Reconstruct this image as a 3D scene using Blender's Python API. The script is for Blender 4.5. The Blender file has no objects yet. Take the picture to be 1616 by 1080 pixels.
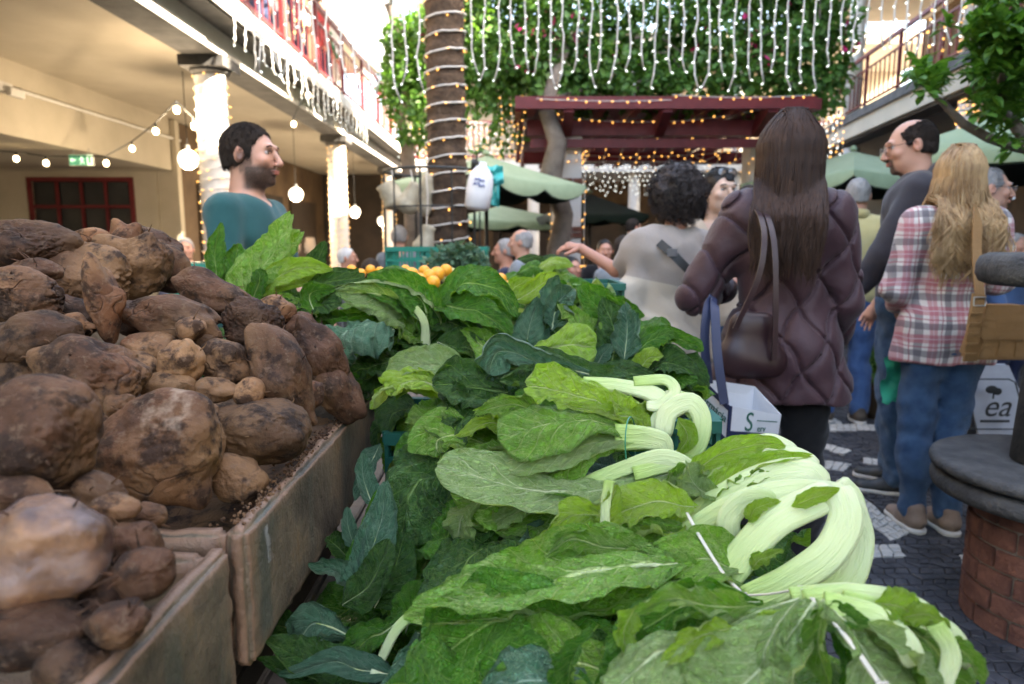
import bpy, bmesh, math, random
import numpy as np
from mathutils import Vector, Matrix, noise
R = math.radians
PI = math.pi
rnd = random.Random(7)
scene = bpy.context.scene
col = scene.collection

# ------------------------------------------------------------------ camera, light, exposure
CAM_Z, PITCH, FPX = 1.26, math.atan(155 / 1077), 1077.0
cam_data = bpy.data.cameras.new('camera')
cam_data.lens = 24.0; cam_data.sensor_width = 36.0
cam_data.clip_start = 0.02; cam_data.clip_end = 400
cam = bpy.data.objects.new('camera', cam_data); col.objects.link(cam)
cam.location = (0, 0, CAM_Z); cam.rotation_euler = (PI / 2 - PITCH, 0, 0)
cam_data.dof.use_dof = True; cam_data.dof.focus_distance = 1.12; cam_data.dof.aperture_fstop = 4.4
scene.camera = cam
SUN_EL, SUN_AZ = R(32), R(106)          # azimuth measured from +Y towards +X: sun to the right, a little behind
world = bpy.data.worlds.new('World'); scene.world = world; world.use_nodes = True
wn = world.node_tree
bg = wn.nodes['Background']
sky = wn.nodes.new('ShaderNodeTexSky'); sky.sky_type = 'NISHITA'; sky.sun_disc = False
sky.sun_elevation = SUN_EL; sky.sun_rotation = SUN_AZ; sky.air_density = 1.0; sky.dust_density = 2.5; sky.ozone_density = 1.0
wn.links.new(sky.outputs[0], bg.inputs[0]); bg.inputs[1].default_value = 0.15
sun_data = bpy.data.lights.new('sun', 'SUN'); sun_data.energy = 4.5; sun_data.angle = R(0.5); sun_data.color = (1.0, 0.93, 0.82)
sun = bpy.data.objects.new('sun', sun_data); col.objects.link(sun)
sdir = Vector((math.sin(SUN_AZ) * math.cos(SUN_EL), math.cos(SUN_AZ) * math.cos(SUN_EL), math.sin(SUN_EL)))
sun.rotation_euler = sdir.to_track_quat('Z', 'Y').to_euler()
vs = scene.view_settings
vs.view_transform = 'Standard'; vs.look = 'None'; vs.gamma = 1.0; vs.use_curve_mapping = False
vs.exposure = 3.5
vs.use_white_balance = True; vs.white_balance_temperature = 7600; vs.white_balance_tint = 10
scene.render.engine = 'CYCLES'
scene.cycles.use_denoising = True
scene.cycles.max_bounces = 7; scene.cycles.diffuse_bounces = 4; scene.cycles.glossy_bounces = 3
scene.cycles.transparent_max_bounces = 6; scene.cycles.transmission_bounces = 4
scene.cycles.sample_clamp_indirect = 6.0
scene.cycles.caustics_reflective = False; scene.cycles.caustics_refractive = False

# ------------------------------------------------------------------ measuring: a photograph pixel at world depth y
_c, _s = math.cos(PITCH), math.sin(PITCH)
def P(u, v, y):
    a = (u - 808) / FPX; b = (540 - v) / FPX
    t = y / (_c + b * _s)
    return Vector((a * t, y, CAM_Z + t * (-_s + b * _c)))
def G(u, v, z=0.0):
    a = (u - 808) / FPX; b = (540 - v) / FPX
    t = (z - CAM_Z) / (-_s + b * _c)
    return Vector((a * t, t * (_c + b * _s), z))
def pxm(y): return y / FPX

# ------------------------------------------------------------------ objects
def link(o, parent=None):
    col.objects.link(o)
    if parent is not None: o.parent = parent
    return o
def tag(o, label=None, cat=None, group=None, kind=None):
    if label: o['label'] = label
    if cat: o['category'] = cat
    if group: o['group'] = group
    if kind: o['kind'] = kind
    return o
def empty(name, loc=(0, 0, 0), rz=0.0, label=None, cat=None, group=None):
    o = bpy.data.objects.new(name, None); link(o)
    o.location = loc; o.rotation_euler = (0, 0, rz); o.empty_display_size = 0.1
    return tag(o, label, cat, group)
def mk_mesh(name, V, F, uv=None, smooth=True):
    """V (n,3), F (m,k) array or list of lists; uv per vertex"""
    me = bpy.data.meshes.new(name)
    if isinstance(F, np.ndarray):
        V = np.asarray(V, dtype=np.float32); n, k = F.shape
        me.vertices.add(len(V)); me.vertices.foreach_set('co', V.ravel())
        me.loops.add(n * k); me.loops.foreach_set('vertex_index', F.astype(np.int32).ravel())
        me.polygons.add(n); me.polygons.foreach_set('loop_start', np.arange(0, n * k, k, dtype=np.int32))
        me.update(calc_edges=True)
    else:
        me.from_pydata([tuple(v) for v in V], [], F)
    if uv is not None:
        lay = me.uv_layers.new(name='UVMap')
        idx = np.zeros(len(me.loops), dtype=np.int32); me.loops.foreach_get('vertex_index', idx)
        lay.data.foreach_set('uv', np.asarray(uv, dtype=np.float32)[idx].ravel())
    me.polygons.foreach_set('use_smooth', np.full(len(me.polygons), smooth))
    return me
def obj(name, me, mat=None, parent=None, label=None, cat=None, group=None, kind=None, loc=None):
    if mat is not None and len(me.materials) == 0: me.materials.append(mat)
    o = bpy.data.objects.new(name, me); link(o, parent)
    if loc is not None: o.location = loc
    return tag(o, label, cat, group, kind)

class MB:
    """collects simple solids, builds them as one mesh"""
    def __init__(s): s.v = []; s.f = []; s.uv = []
    def add(s, vs, fs):
        k = len(s.v); s.v += [tuple(p) for p in vs]; s.f += [tuple(i + k for i in f) for f in fs]; return s
    def box(s, lo, hi, rz=0.0, piv=None):
        x0, y0, z0 = lo; x1, y1, z1 = hi
        vs = [Vector(p) for p in ((x0, y0, z0), (x1, y0, z0), (x1, y1, z0), (x0, y1, z0), (x0, y0, z1), (x1, y0, z1), (x1, y1, z1), (x0, y1, z1))]
        if rz:
            pv = Vector(piv) if piv is not None else Vector(((x0 + x1) / 2, (y0 + y1) / 2, 0))
            M = Matrix.Rotation(rz, 3, 'Z'); vs = [M @ (p - pv) + pv for p in vs]
        return s.add(vs, [(0, 3, 2, 1), (4, 5, 6, 7), (0, 1, 5, 4), (1, 2, 6, 5), (2, 3, 7, 6), (3, 0, 4, 7)])
    def bar(s, a, b, w, h=None, up=(0, 0, 1)):
        """square bar from a to b"""
        a = Vector(a); b = Vector(b); h = h or w; t = (b - a).normalized(); up = Vector(up)
        if abs(t.dot(up)) > 0.98: up = Vector((1, 0, 0))
        x = t.cross(up).normalized(); z = x.cross(t)
        vs = [p + x * sx * w / 2 + z * sz * h / 2 for p in (a, b) for sx, sz in ((-1, -1), (1, -1), (1, 1), (-1, 1))]
        return s.add(vs, [(0, 1, 2, 3), (7, 6, 5, 4), (0, 4, 5, 1), (1, 5, 6, 2), (2, 6, 7, 3), (3, 7, 4, 0)])
    def tube(s, pts, r, n=6, cap=True, flat=1.0):
        pts = [Vector(p) for p in pts]; m = len(pts)
        rs = r if isinstance(r, (list, tuple)) else [r] * m
        ref = None; rings = []
        for i, p in enumerate(pts):
            t = (pts[min(i + 1, m - 1)] - pts[max(i - 1, 0)])
            if t.length < 1e-9: t = Vector((0, 0, 1))
            t.normalize()
            if ref is None:
                ref = Vector((0, 0, 1)) if abs(t.z) < 0.9 else Vector((1, 0, 0))
            x = t.cross(ref)
            if x.length < 1e-6: x = t.orthogonal()
            x.normalize(); y = x.cross(t).normalized(); ref = y
            rings.append([p + (x * math.cos(2 * PI * k / n) + y * flat * math.sin(2 * PI * k / n)) * rs[i] for k in range(n)])
        vs = [p for rg in rings for p in rg]
        fs = [(i * n + k, i * n + (k + 1) % n, (i + 1) * n + (k + 1) % n, (i + 1) * n + k) for i in range(m - 1) for k in range(n)]
        if cap: fs += [tuple(range(n - 1, -1, -1)), tuple((m - 1) * n + k for k in range(n))]
        return s.add(vs, fs)
    def lathe(s, prof, c=(0, 0, 0), n=24, cap=True):
        """prof [(r,z)...]"""
        c = Vector(c); m = len(prof)
        vs = [c + Vector((r * math.cos(2 * PI * k / n), r * math.sin(2 * PI * k / n), z)) for r, z in prof for k in range(n)]
        fs = [(i * n + k, i * n + (k + 1) % n, (i + 1) * n + (k + 1) % n, (i + 1) * n + k) for i in range(m - 1) for k in range(n)]
        if cap: fs += [tuple(range(n - 1, -1, -1)), tuple((m - 1) * n + k for k in range(n))]
        return s.add(vs, fs)
    def ball(s, c, r, n=8, m=6, rot=None):
        c = Vector(c); r = Vector(r) if not isinstance(r, (int, float)) else Vector((r, r, r))
        vs = []
        for i in range(m + 1):
            th = PI * i / m
            for k in range(n):
                p = Vector((r.x * math.sin(th) * math.cos(2 * PI * k / n), r.y * math.sin(th) * math.sin(2 * PI * k / n), r.z * math.cos(th)))
                if rot is not None: p = rot @ p
                vs.append(c + p)
        fs = [(i * n + k, (i + 1) * n + k, (i + 1) * n + (k + 1) % n, i * n + (k + 1) % n) for i in range(m) for k in range(n)]
        return s.add(vs, fs)
    def octa(s, c, r, ax=(0, 0, 1), l=None):
        c = Vector(c); ax = Vector(ax).normalized(); l = l or r; x = ax.orthogonal().normalized(); y = ax.cross(x)
        vs = [c + ax * l, c + x * r, c + y * r, c - x * r, c - y * r, c - ax * l]
        return s.add(vs, [(0, 1, 2), (0, 2, 3), (0, 3, 4), (0, 4, 1), (5, 2, 1), (5, 3, 2), (5, 4, 3), (5, 1, 4)])
    def prism(s, poly, d):
        """poly: list of 3d points, extruded by vector d"""
        poly = [Vector(p) for p in poly]; d = Vector(d); n = len(poly)
        return s.add(poly + [p + d for p in poly], [tuple(range(n - 1, -1, -1)), tuple(range(n, 2 * n))] + [(k, (k + 1) % n, n + (k + 1) % n, n + k) for k in range(n)])
    def build(s, name, mat, parent=None, label=None, cat=None, group=None, kind=None, smooth=False, bevel=0.0, loc=None, fixn=True):
        me = bpy.data.meshes.new(name); me.from_pydata(s.v, [], s.f)
        if fixn or bevel:
            bm = bmesh.new(); bm.from_mesh(me)
            if fixn: bmesh.ops.recalc_face_normals(bm, faces=bm.faces)
            if bevel: bmesh.ops.bevel(bm, geom=bm.edges[:], offset=bevel, segments=2, affect='EDGES', clamp_overlap=True)
            bm.to_mesh(me); bm.free()
        me.polygons.foreach_set('use_smooth', np.full(len(me.polygons), smooth))
        return obj(name, me, mat, parent, label, cat, group, kind, loc)

def spline(pts, n):
    """Catmull-Rom through pts, n samples (numpy)"""
    p = [np.array(q, dtype=float) for q in pts]
    if len(p) == 2: p = [p[0], (p[0] + p[1]) / 2, p[1]]
    p = [2 * p[0] - p[1]] + p + [2 * p[-1] - p[-2]]
    m = len(p) - 3; out = []
    for i in range(n):
        x = i / (n - 1) * m; k = min(int(x), m - 1); t = x - k
        a, b, c, d = p[k:k + 4]
        out.append(0.5 * (2 * b + (c - a) * t + (2 * a - 5 * b + 4 * c - d) * t * t + (3 * b - a - 3 * c + d) * t ** 3))
    return np.array(out)

_pt = np.random.RandomState(12).permutation(512); _pt = np.concatenate([_pt, _pt]); _pv = np.random.RandomState(5).uniform(-1, 1, 512)
def vn(x, y, z):
    """smooth value noise on arrays, -1..1"""
    x, y, z = np.broadcast_arrays(np.asarray(x, float), np.asarray(y, float), np.asarray(z, float))
    xi, yi, zi = np.floor(x).astype(int), np.floor(y).astype(int), np.floor(z).astype(int); fx, fy, fz = x - xi, y - yi, z - zi
    fx, fy, fz = [f * f * f * (f * (f * 6 - 15) + 10) for f in (fx, fy, fz)]
    def hsh(a, b, c): return _pv[_pt[(_pt[(_pt[a & 511] + b) & 511] + c) & 511]]
    o = 0
    for dx in (0, 1):
        for dy in (0, 1):
            for dz in (0, 1): o = o + hsh(xi + dx, yi + dy, zi + dz) * (fx if dx else 1 - fx) * (fy if dy else 1 - fy) * (fz if dz else 1 - fz)
    return o
def fbm(x, y, z, o=4, g=.5): return sum(vn(x * 2 ** k + 17 * k, y * 2 ** k, z * 2 ** k) * g ** k for k in range(o))

# ------------------------------------------------------------------ materials
class NT:
    def __init__(s, name):
        s.m = bpy.data.materials.new(name); s.m.use_nodes = True; s.t = s.m.node_tree
        s.b = s.t.nodes['Principled BSDF']; s.out = s.t.nodes['Material Output']
    def n(s, typ, **kw):
        nd = s.t.nodes.new(typ)
        for k, v in kw.items():
            if k.startswith('i_'):
                nd.inputs[k[2:].replace('_', ' ')].default_value = v
            else: setattr(nd, k, v)
        return nd
    def l(s, a, b): s.t.links.new(a, b)
    def math(s, op, a, b=None, c=None, clamp=False):
        nd = s.t.nodes.new('ShaderNodeMath'); nd.operation = op; nd.use_clamp = clamp
        for i, x in enumerate((a, b, c)):
            if x is None: continue
            if isinstance(x, (int, float)): nd.inputs[i].default_value = x
            else: s.l(x, nd.inputs[i])
        return nd.outputs[0]
    def mix(s, f, a, b, mode='MIX'):
        nd = s.t.nodes.new('ShaderNodeMix'); nd.data_type = 'RGBA'; nd.blend_type = mode
        for sock, x in ((nd.inputs['Factor'], f), (nd.inputs['A'], a), (nd.inputs['B'], b)):
            if isinstance(x, (int, float)): sock.default_value = x
            elif isinstance(x, tuple): sock.default_value = (*x[:3], 1)
            else: s.l(x, sock)
        return [o for o in nd.outputs if o.type == 'RGBA'][0]
    def sock(s, kind='Object'):
        if not hasattr(s, 'tc'): s.tc = s.t.nodes.new('ShaderNodeTexCoord')
        return s.tc.outputs[kind]
    def mapping(s, scale=(1, 1, 1), rot=(0, 0, 0), src='Object'):
        mp = s.t.nodes.new('ShaderNodeMapping'); mp.inputs['Scale'].default_value = scale; mp.inputs['Rotation'].default_value = rot
        s.l(s.sock(src), mp.inputs['Vector']); return mp.outputs[0]
    def noise(s, scale, detail=4, rough=0.55, vec=None, dist=0.0):
        nd = s.t.nodes.new('ShaderNodeTexNoise'); nd.inputs['Scale'].default_value = scale; nd.inputs['Detail'].default_value = detail
        nd.inputs['Roughness'].default_value = rough; nd.inputs['Distortion'].default_value = dist
        s.l(vec if vec is not None else s.sock(), nd.inputs['Vector']); return nd.outputs['Fac']
    def ramp(s, f, stops, mode='LINEAR'):
        nd = s.t.nodes.new('ShaderNodeValToRGB'); cr = nd.color_ramp; cr.interpolation = mode
        while len(cr.elements) < len(stops): cr.elements.new(0.5)
        for e, (p, c) in zip(cr.elements, stops):
            e.position = p; e.color = (*(c if isinstance(c, tuple) else (c, c, c)), 1)
        s.l(f, nd.inputs[0]); return nd.outputs[0]
    def bump(s, h, strength=0.3, dist=0.01):
        nd = s.t.nodes.new('ShaderNodeBump'); nd.inputs['Strength'].default_value = strength; nd.inputs['Distance'].default_value = dist
        s.l(h, nd.inputs['Height']); s.l(nd.outputs[0], s.b.inputs['Normal']); return nd.outputs[0]
    def base(s, c):
        if isinstance(c, tuple): s.b.inputs['Base Color'].default_value = (*c[:3], 1)
        else: s.l(c, s.b.inputs['Base Color'])
    def rough(s, r):
        if isinstance(r, (int, float)): s.b.inputs['Roughness'].default_value = r
        else: s.l(r, s.b.inputs['Roughness'])

def worn(name, c1, c2, scale=6, rough=0.7, bump=0.15, bscale=60, dist=0.004, metal=0.0, spec=0.4):
    """two-tone surface with grain and fine relief"""
    t = NT(name)
    f = t.noise(scale, 6, 0.6); g = t.noise(bscale, 4, 0.6)
    t.base(t.mix(t.math('MULTIPLY', t.ramp(f, [(0.3, 0.0), (0.7, 1.0)]), t.math('ADD', g, 0.45), clamp=True), c1, c2))
    t.rough(rough); t.b.inputs['Metallic'].default_value = metal; t.b.inputs['Specular IOR Level'].default_value = spec
    if bump: t.bump(t.math('ADD', g, f), bump, dist)
    return t.m
def glow(name, c, s):
    t = NT(name); t.base((c[0] * .7, c[1] * .7, c[2] * .7)); t.b.inputs['Emission Color'].default_value = (*c, 1); t.b.inputs['Emission Strength'].default_value = s
    t.rough(0.4); t.m.cycles.emission_sampling = 'NONE'
    return t.m
def fabric(name, c1, c2, wscale=350, fold=9, bump=0.25, rough=0.9):
    t = NT(name)
    f = t.noise(fold, 4, 0.6); w = t.noise(wscale, 2, 0.6)
    t.base(t.mix(t.ramp(f, [(0.25, 0.0), (0.75, 1.0)]), c1, c2)); t.rough(rough)
    t.b.inputs['Sheen Weight'].default_value = 0.15; t.b.inputs['Specular IOR Level'].default_value = 0.25
    t.bump(t.math('ADD', f, t.math('MULTIPLY', w, 0.35)), bump, 0.01)
    return t.m

M = {}
M['cream'] = worn('cream_plaster', (.44, .385, .30), (.52, .46, .37), 2.0, .85, .08)
M['white_paint'] = worn('white_paint', (.52, .50, .47), (.62, .60, .57), 3.0, .7, .08)
M['stone_grey'] = worn('grey_stone_trim', (.06, .058, .056), (.13, .124, .12), 5, .8, .3)
M['dark_steel'] = worn('dark_steel', (.018, .02, .02), (.04, .045, .045), 12, .5, .1)
M['red_paint'] = worn('oxblood_paint', (.10, .010, .013), (.16, .018, .021), 7, .5, .15)
M['basalt'] = worn('basalt', (.014, .014, .018), (.075, .073, .08), 7, .65, .5, 90)
M['limestone'] = worn('limestone', (.36, .34, .31), (.55, .53, .49), 9, .7, .5, 90)
M['joint'] = worn('joint_sand', (.018, .016, .015), (.045, .04, .036), 20, .95, .4)
M['fountain'] = worn('dark_volcanic_stone', (.035, .033, .034), (.10, .095, .09), 11, .8, .9, 75, .008)
M['brick'] = worn('red_brick', (.09, .034, .024), (.22, .09, .06), 14, .9, .9, 60, .008)
M['mortar'] = worn('mortar', (.12, .09, .07), (.22, .18, .15), 15, .9, .4)
M['bark'] = worn('palm_bark', (.035, .022, .015), (.13, .085, .055), 9, .9, .9, 40, .02)
M['wood_grey'] = worn('weathered_wood', (.10, .08, .065), (.22, .18, .15), 6, .85, .6, 40, .01)
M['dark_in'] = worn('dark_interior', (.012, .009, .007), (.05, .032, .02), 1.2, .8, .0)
M['brown_in'] = worn('brown_panel', (.06, .035, .02), (.14, .09, .05), 1.5, .8, .0)
M['teal_crate'] = worn('teal_plastic', (.004, .16, .11), (.01, .22, .16), 4, .45, .05)
M['teal_dark'] = worn('dark_green_plastic', (.004, .07, .05), (.008, .10, .07), 4, .5, .05)
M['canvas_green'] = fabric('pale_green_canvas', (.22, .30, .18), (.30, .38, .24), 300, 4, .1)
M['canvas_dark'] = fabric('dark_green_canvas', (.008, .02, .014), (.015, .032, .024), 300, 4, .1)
M['white_sheet'] = fabric('white_sheet', (.70, .74, .80), (.80, .83, .86), 300, 3, .1)
_m = M['white_sheet'].node_tree; _tr = _m.nodes.new('ShaderNodeBsdfTranslucent'); _tr.inputs[0].default_value = (.85, .88, .92, 1); _mx = _m.nodes.new('ShaderNodeMixShader'); _mx.inputs[0].default_value = .5
_m.links.new(_m.nodes['Principled BSDF'].outputs[0], _mx.inputs[1]); _m.links.new(_tr.outputs[0], _mx.inputs[2]); _m.links.new(_mx.outputs[0], _m.nodes['Material Output'].inputs[0])
M['wire_white'] = worn('white_cable', (.55, .53, .50), (.68, .66, .62), 20, .5, 0)
M['bulb_warm'] = glow('warm_bulb', (1.0, .50, .13), .42)
M['bulb_cold'] = glow('cold_bulb', (.85, .95, 1.0), .30)
M['bulb_big'] = glow('lamp_bulb', (1.0, .80, .5), 1.6)
M['globe'] = glow('lit_globe', (1.0, .93, .78), .3)
M['black'] = worn('black_plastic', (.012, .012, .012), (.03, .03, .03), 10, .5, .1)
M['glass_dark'] = worn('dark_glass', (.02, .022, .025), (.05, .05, .05), 1.5, .25, 0)
M['metal'] = worn('bare_metal', (.45, .45, .45), (.55, .55, .55), 10, .35, .05, metal=1.0)
# ------------------------------------------------------------------ ground with cobbles
FX = MB().box((-60, -30, -0.5), (60, 90, 0.0))
ground = FX.build('ground', M['joint'], kind='structure')
BANDS = [[(1315,757),(1345,778),(1435,843),(1437,856),(1408,856),(1315,774)], [(1356,863),(1417,861),(1430,880),(1352,883)], [(1514,879),(1550,876),(1552,892),(1516,892)],
         [(1361,724),(1430,733),(1433,744),(1363,732)], [(1300,700),(1315,703),(1347,715),(1315,720),(1300,715)], [(1300,728),(1345,733),(1335,746),(1300,746)],
         [(1373,643),(1430,664),(1426,671),(1373,649)], [(1366,671),(1421,672),(1426,681),(1366,682)], [(1290,655),(1318,662),(1330,670),(1290,670)],
         [(1600,742),(1680,736),(1690,752),(1600,756)], [(1290,905),(1345,900),(1350,915),(1290,920)]]
BQ = [[(1322,757),(1436,845),(1406,857),(1311,776)], [(1356,863),(1417,861),(1430,881),(1352,884)], [(1514,879),(1600,874),(1604,890),(1514,893)], [(1362,724),(1520,741),(1522,751),(1362,733)],
      [(1290,698),(1345,713),(1330,720),(1290,707)], [(1290,727),(1345,734),(1332,746),(1290,741)], [(1374,643),(1432,664),(1424,671),(1372,649)], [(1300,671),(1421,672),(1426,681),(1300,682)], [(1290,655),(1318,662),(1330,670),(1290,668)], [(1290,905),(1345,900),(1352,916),(1290,922)]]
BANDS = [[G(*p).to_2d() for p in b] for b in BQ]
def inpoly(x, y, poly):
    c = False; n = len(poly)
    for i in range(n):
        a, b = poly[i], poly[(i + 1) % n]
        if (a.y > y) != (b.y > y) and x < (b.x - a.x) * (y - a.y) / (b.y - a.y) + a.x: c = not c
    return c
def cobbles():
    S = 0.047; x0, y0 = -0.5, 1.0; nx, ny = 115, 165
    jr = random.Random(3)
    J = {}
    for i in range(nx + 1):
        for j in range(ny + 1):
            J[i, j] = Vector((x0 + (i + (0.5 if j % 2 else 0)) * S + jr.uniform(-.009, .009), y0 + j * S * .92 + jr.uniform(-.008, .008), 0))
    stones = []
    for i in range(nx):
        for j in range(ny):
            q = [J[i, j], J[i + 1, j], J[i + 1, j + 1], J[i, j + 1]]
            c = sum(q, Vector()) / 4
            a = c.x / c.y * 1 if c.y > 0 else 9
            if c.x > c.y * .85 + .3: continue
            if any(inpoly(c.x, c.y, p) for p in BANDS): continue
            stones.append((c, q))
    def stone_geo(c, q, b):
        h = jr.uniform(.004, .009)
        lo = [c + (p - c) * .93 for p in q]; mid = [c + (p - c) * .90 + Vector((0, 0, h * .8)) for p in q]; hi = [c + (p - c) * .74 + Vector((jr.uniform(-.002, .002), 0, h + jr.uniform(0, .0015))) for p in q]
        for k in range(4): lo[k].z = -.004
        b.add(lo + mid + hi, [(k, (k + 1) % 4, 4 + (k + 1) % 4, 4 + k) for k in range(4)] + [(4 + k, 4 + (k + 1) % 4, 8 + (k + 1) % 4, 8 + k) for k in range(4)] + [(8, 9, 10, 11)])
    vis = lambda c: .42 < c.x / max(c.y, .1) < .76 and 1.35 < c.y < 3.2
    order = sorted([s for s in stones if vis(s[0])], key=lambda s: s[0].y)[:150]
    ids = set(id(s) for s in order)
    for s in order:
        b = MB(); w = any(inpoly(s[0].x, s[0].y, p) for p in BANDS)
        c, q = s
        stone_geo(Vector((0, 0, 0)), [p - c for p in q], b)
        b.build('cobble', M['limestone'] if w else M['basalt'], ground, loc=c, fixn=False, smooth=False)
    A, B = MB(), MB()
    for s in stones:
        if id(s) in ids: continue
        w = any(inpoly(s[0].x, s[0].y, p) for p in BANDS)
        stone_geo(s[0], s[1], B if w else A)
    A.build('basalt_cobbles', M['basalt'], ground, kind='stuff', fixn=False)
    if B.v: B.build('limestone_cobbles', M['limestone'], ground, kind='stuff', fixn=False)
    C_ = MB(); k_ = 0
    for bq in BANDS:
        a, b, c, d = bq; nu_ = max(2, round((b - a).length / .046)); nv_ = max(2, round((d - a).length / .046)); g = {}
        for i in range(nu_ + 1):
            for j in range(nv_ + 1):
                p = a.lerp(b, i / nu_).lerp(d.lerp(c, i / nu_), j / nv_); e_ = 0 if j in (0, nv_) else .006
                g[i, j] = Vector((p.x + jr.uniform(-.007, .007), p.y + jr.uniform(-e_, e_), .003))
        for i in range(nu_):
            for j in range(nv_):
                q = [g[i, j], g[i + 1, j], g[i + 1, j + 1], g[i, j + 1]]; cc_ = sum(q, Vector()) / 4
                if cc_.y < 4.2 and cc_.x / cc_.y < .72:
                    t_ = MB(); stone_geo(Vector((0, 0, 0)), [p - cc_ for p in q], t_); t_.build('cobble', M['limestone'], ground, loc=cc_, fixn=False); k_ += 1
                else: stone_geo(cc_, q, C_)
    if C_.v: C_.build('limestone_cobbles', M['limestone'], ground, kind='stuff', fixn=False)
    far = MB().box((-30, 8.6, -.01), (30, 60, .004)).build('far_paving', M['basalt'], ground)
cobbles()
lit = MB().box((-.02, -.012, 0), (.022, .012, .003)).build('paper_scrap', M['white_paint'], loc=G(1535, 919, .01))
tag(lit, 'small scrap of white paper lying on the dark cobbles', 'litter')

# ------------------------------------------------------------------ left gallery building
LX = -3.17
lb = empty('gallery_building', (LX - 2, 10, 0), 0, 'cream two storey gallery with white columns along the left of the market court', 'building')
def wpart(b, name, mat, root, parent=None, **k):
    """a part given in world coordinates, stored relative to its thing"""
    o = b.build(name, M[mat] if isinstance(mat, str) else mat, parent or root, **k)
    o.data.transform(Matrix.Translation(-Vector(root.location))); return o
def part(b, name, mat, parent=None, **k): return wpart(b, name, mat, lb, parent, **k)
part(MB().box((-9.5, -3, 3.32), (-3.36, 21, 3.40)), 'gallery_ceiling', 'cream')
part(MB().box((-3.355, -3, 3.17), (-3.0, 21, 3.40)), 'grey_beam', 'stone_grey')  # soffit shade put into the dark grey, sunlit face is the white sheet
part(MB().box((-2.997, -3, 3.172), (-2.98, 21, 3.41)), 'beam_face', 'white_paint')
part(MB().box((-3.5, -3, 3.41), (-2.72, 21, 3.47)), 'cornice', 'stone_grey')  # dark grey carries the shade under the slab overhang
part(MB().box((-2.717, -3, 3.43), (-2.69, 21, 3.62)), 'slab_edge', 'white_paint')
part(MB().box((-9.5, -3, 3.475), (-2.72, 21, 3.62)), 'upper_floor', 'white_paint')
for y in (2.3, 7.5, 12.7, 17.9):
    part(MB().lathe([(.185, 0), (.185, .12), (.175, .14), (.155, 2.98), (.16, 3.0)], (LX, y, 0), 28), 'column', 'white_paint', smooth=True)
    part(MB().lathe([(.16, 3.0), (.2, 3.03), (.2, 3.06)], (LX, y, 0), 28).box((LX - .23, y - .23, 3.06), (LX + .23, y + .23, 3.167)), 'capital', 'stone_grey')
    part(MB().lathe([(.15, 0), (.14, 2.5)], (LX + .02, y, 3.622), 24), 'upper_column', 'white_paint', smooth=True)
part(MB().box((-5.95, -3, 2.48), (-5.7, 11.75, 3.32)), 'downstand_beam', 'cream')
part(MB().box((-9.5, -3, 2.50), (-5.955, 11.7, 2.56)), 'inner_ceiling', 'cream')
part(MB().tube([(-5.66, -3, 3.0), (-5.66, 12, 3.0)], .022, 8), 'conduit', 'wire_white')
part(MB().tube([(-5.66, -3, 2.93), (-5.66, 7.5, 2.93), (-5.66, 8.2, 3.02)], .014, 8), 'conduit', 'stone_grey')
part(MB().box((-9.5, 11.703, 2.482), (-5.955, 11.95, 3.317)), 'header_wall', 'cream')
part(MB().box((-9.7, -3, 0), (-9.503, 21, 3.6)), 'outer_wall', 'cream')
# wall with window, facing the camera
part(MB().box((-9.5, 11.8, 0), (-8.15, 11.95, 2.48)).box((-8.15, 11.8, 0), (-6.42, 11.95, 1.28)).box((-8.15, 11.8, 2.34), (-6.42, 11.95, 2.48)).box((-6.42, 11.8, 0), (-5.7, 11.95, 2.48)), 'end_wall', 'cream')
part(MB().box((-5.85, 11.96, 0), (-5.7, 21, 3.3)), 'side_wall', 'brown_in')
part(MB().box((-6.1, 11.76, 0), (-5.98, 11.798, 2.47)).box((-5.70, 11.76, 0), (-5.62, 11.90, 3.3)), 'pilaster', 'cream')
wf = part(MB().box((-8.18, 11.76, 2.30), (-6.39, 11.799, 2.37)).box((-8.18, 11.76, 1.26), (-6.39, 11.799, 1.44)).box((-8.18, 11.76, 1.44), (-8.11, 11.799, 2.30)).box((-6.46, 11.76, 1.44), (-6.39, 11.799, 2.30))
          .box((-8.11, 11.77, 1.86), (-6.46, 11.82, 1.91)), 'window', 'red_paint')
part(MB().box((-8.2, 11.87, 1.3), (-6.4, 11.94, 2.36)), 'dark_backing', 'dark_in')  # added dark sheet, stands in for the unlit room behind the panes
for k in range(4):
    x0 = -8.11 + k * 1.65 / 4
    if k: part(MB().box((x0 - .02, 11.775, 1.44), (x0 + .02, 11.815, 2.30)), 'glazing_bar', 'red_paint', wf)
    for z0, z1 in ((1.45, 1.855), (1.915, 2.29)):
        part(MB().box((x0 + .022, 11.84, z0), (x0 + .39, 11.85, z1)), 'pane', 'glass_dark', wf)
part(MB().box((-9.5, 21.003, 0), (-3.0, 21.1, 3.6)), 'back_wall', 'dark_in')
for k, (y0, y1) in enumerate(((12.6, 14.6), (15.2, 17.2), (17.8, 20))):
    part(MB().box((-5.70, y0, .1), (-5.66, y1, 2.4)), 'shop_front', 'dark_in')  # solid dark sheet in place of a shaded shop opening
# conduit fixture
fx = MB().box((-5.62, 7.6, 2.9), (-5.5, 7.85, 3.0)).box((-5.5, 7.72, 2.86), (-5.44, 7.95, 2.94)).build('emergency_light', M['white_paint'], bevel=.006)
tag(fx, 'small white emergency light box fixed on the cream downstand beam', 'light')
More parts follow.
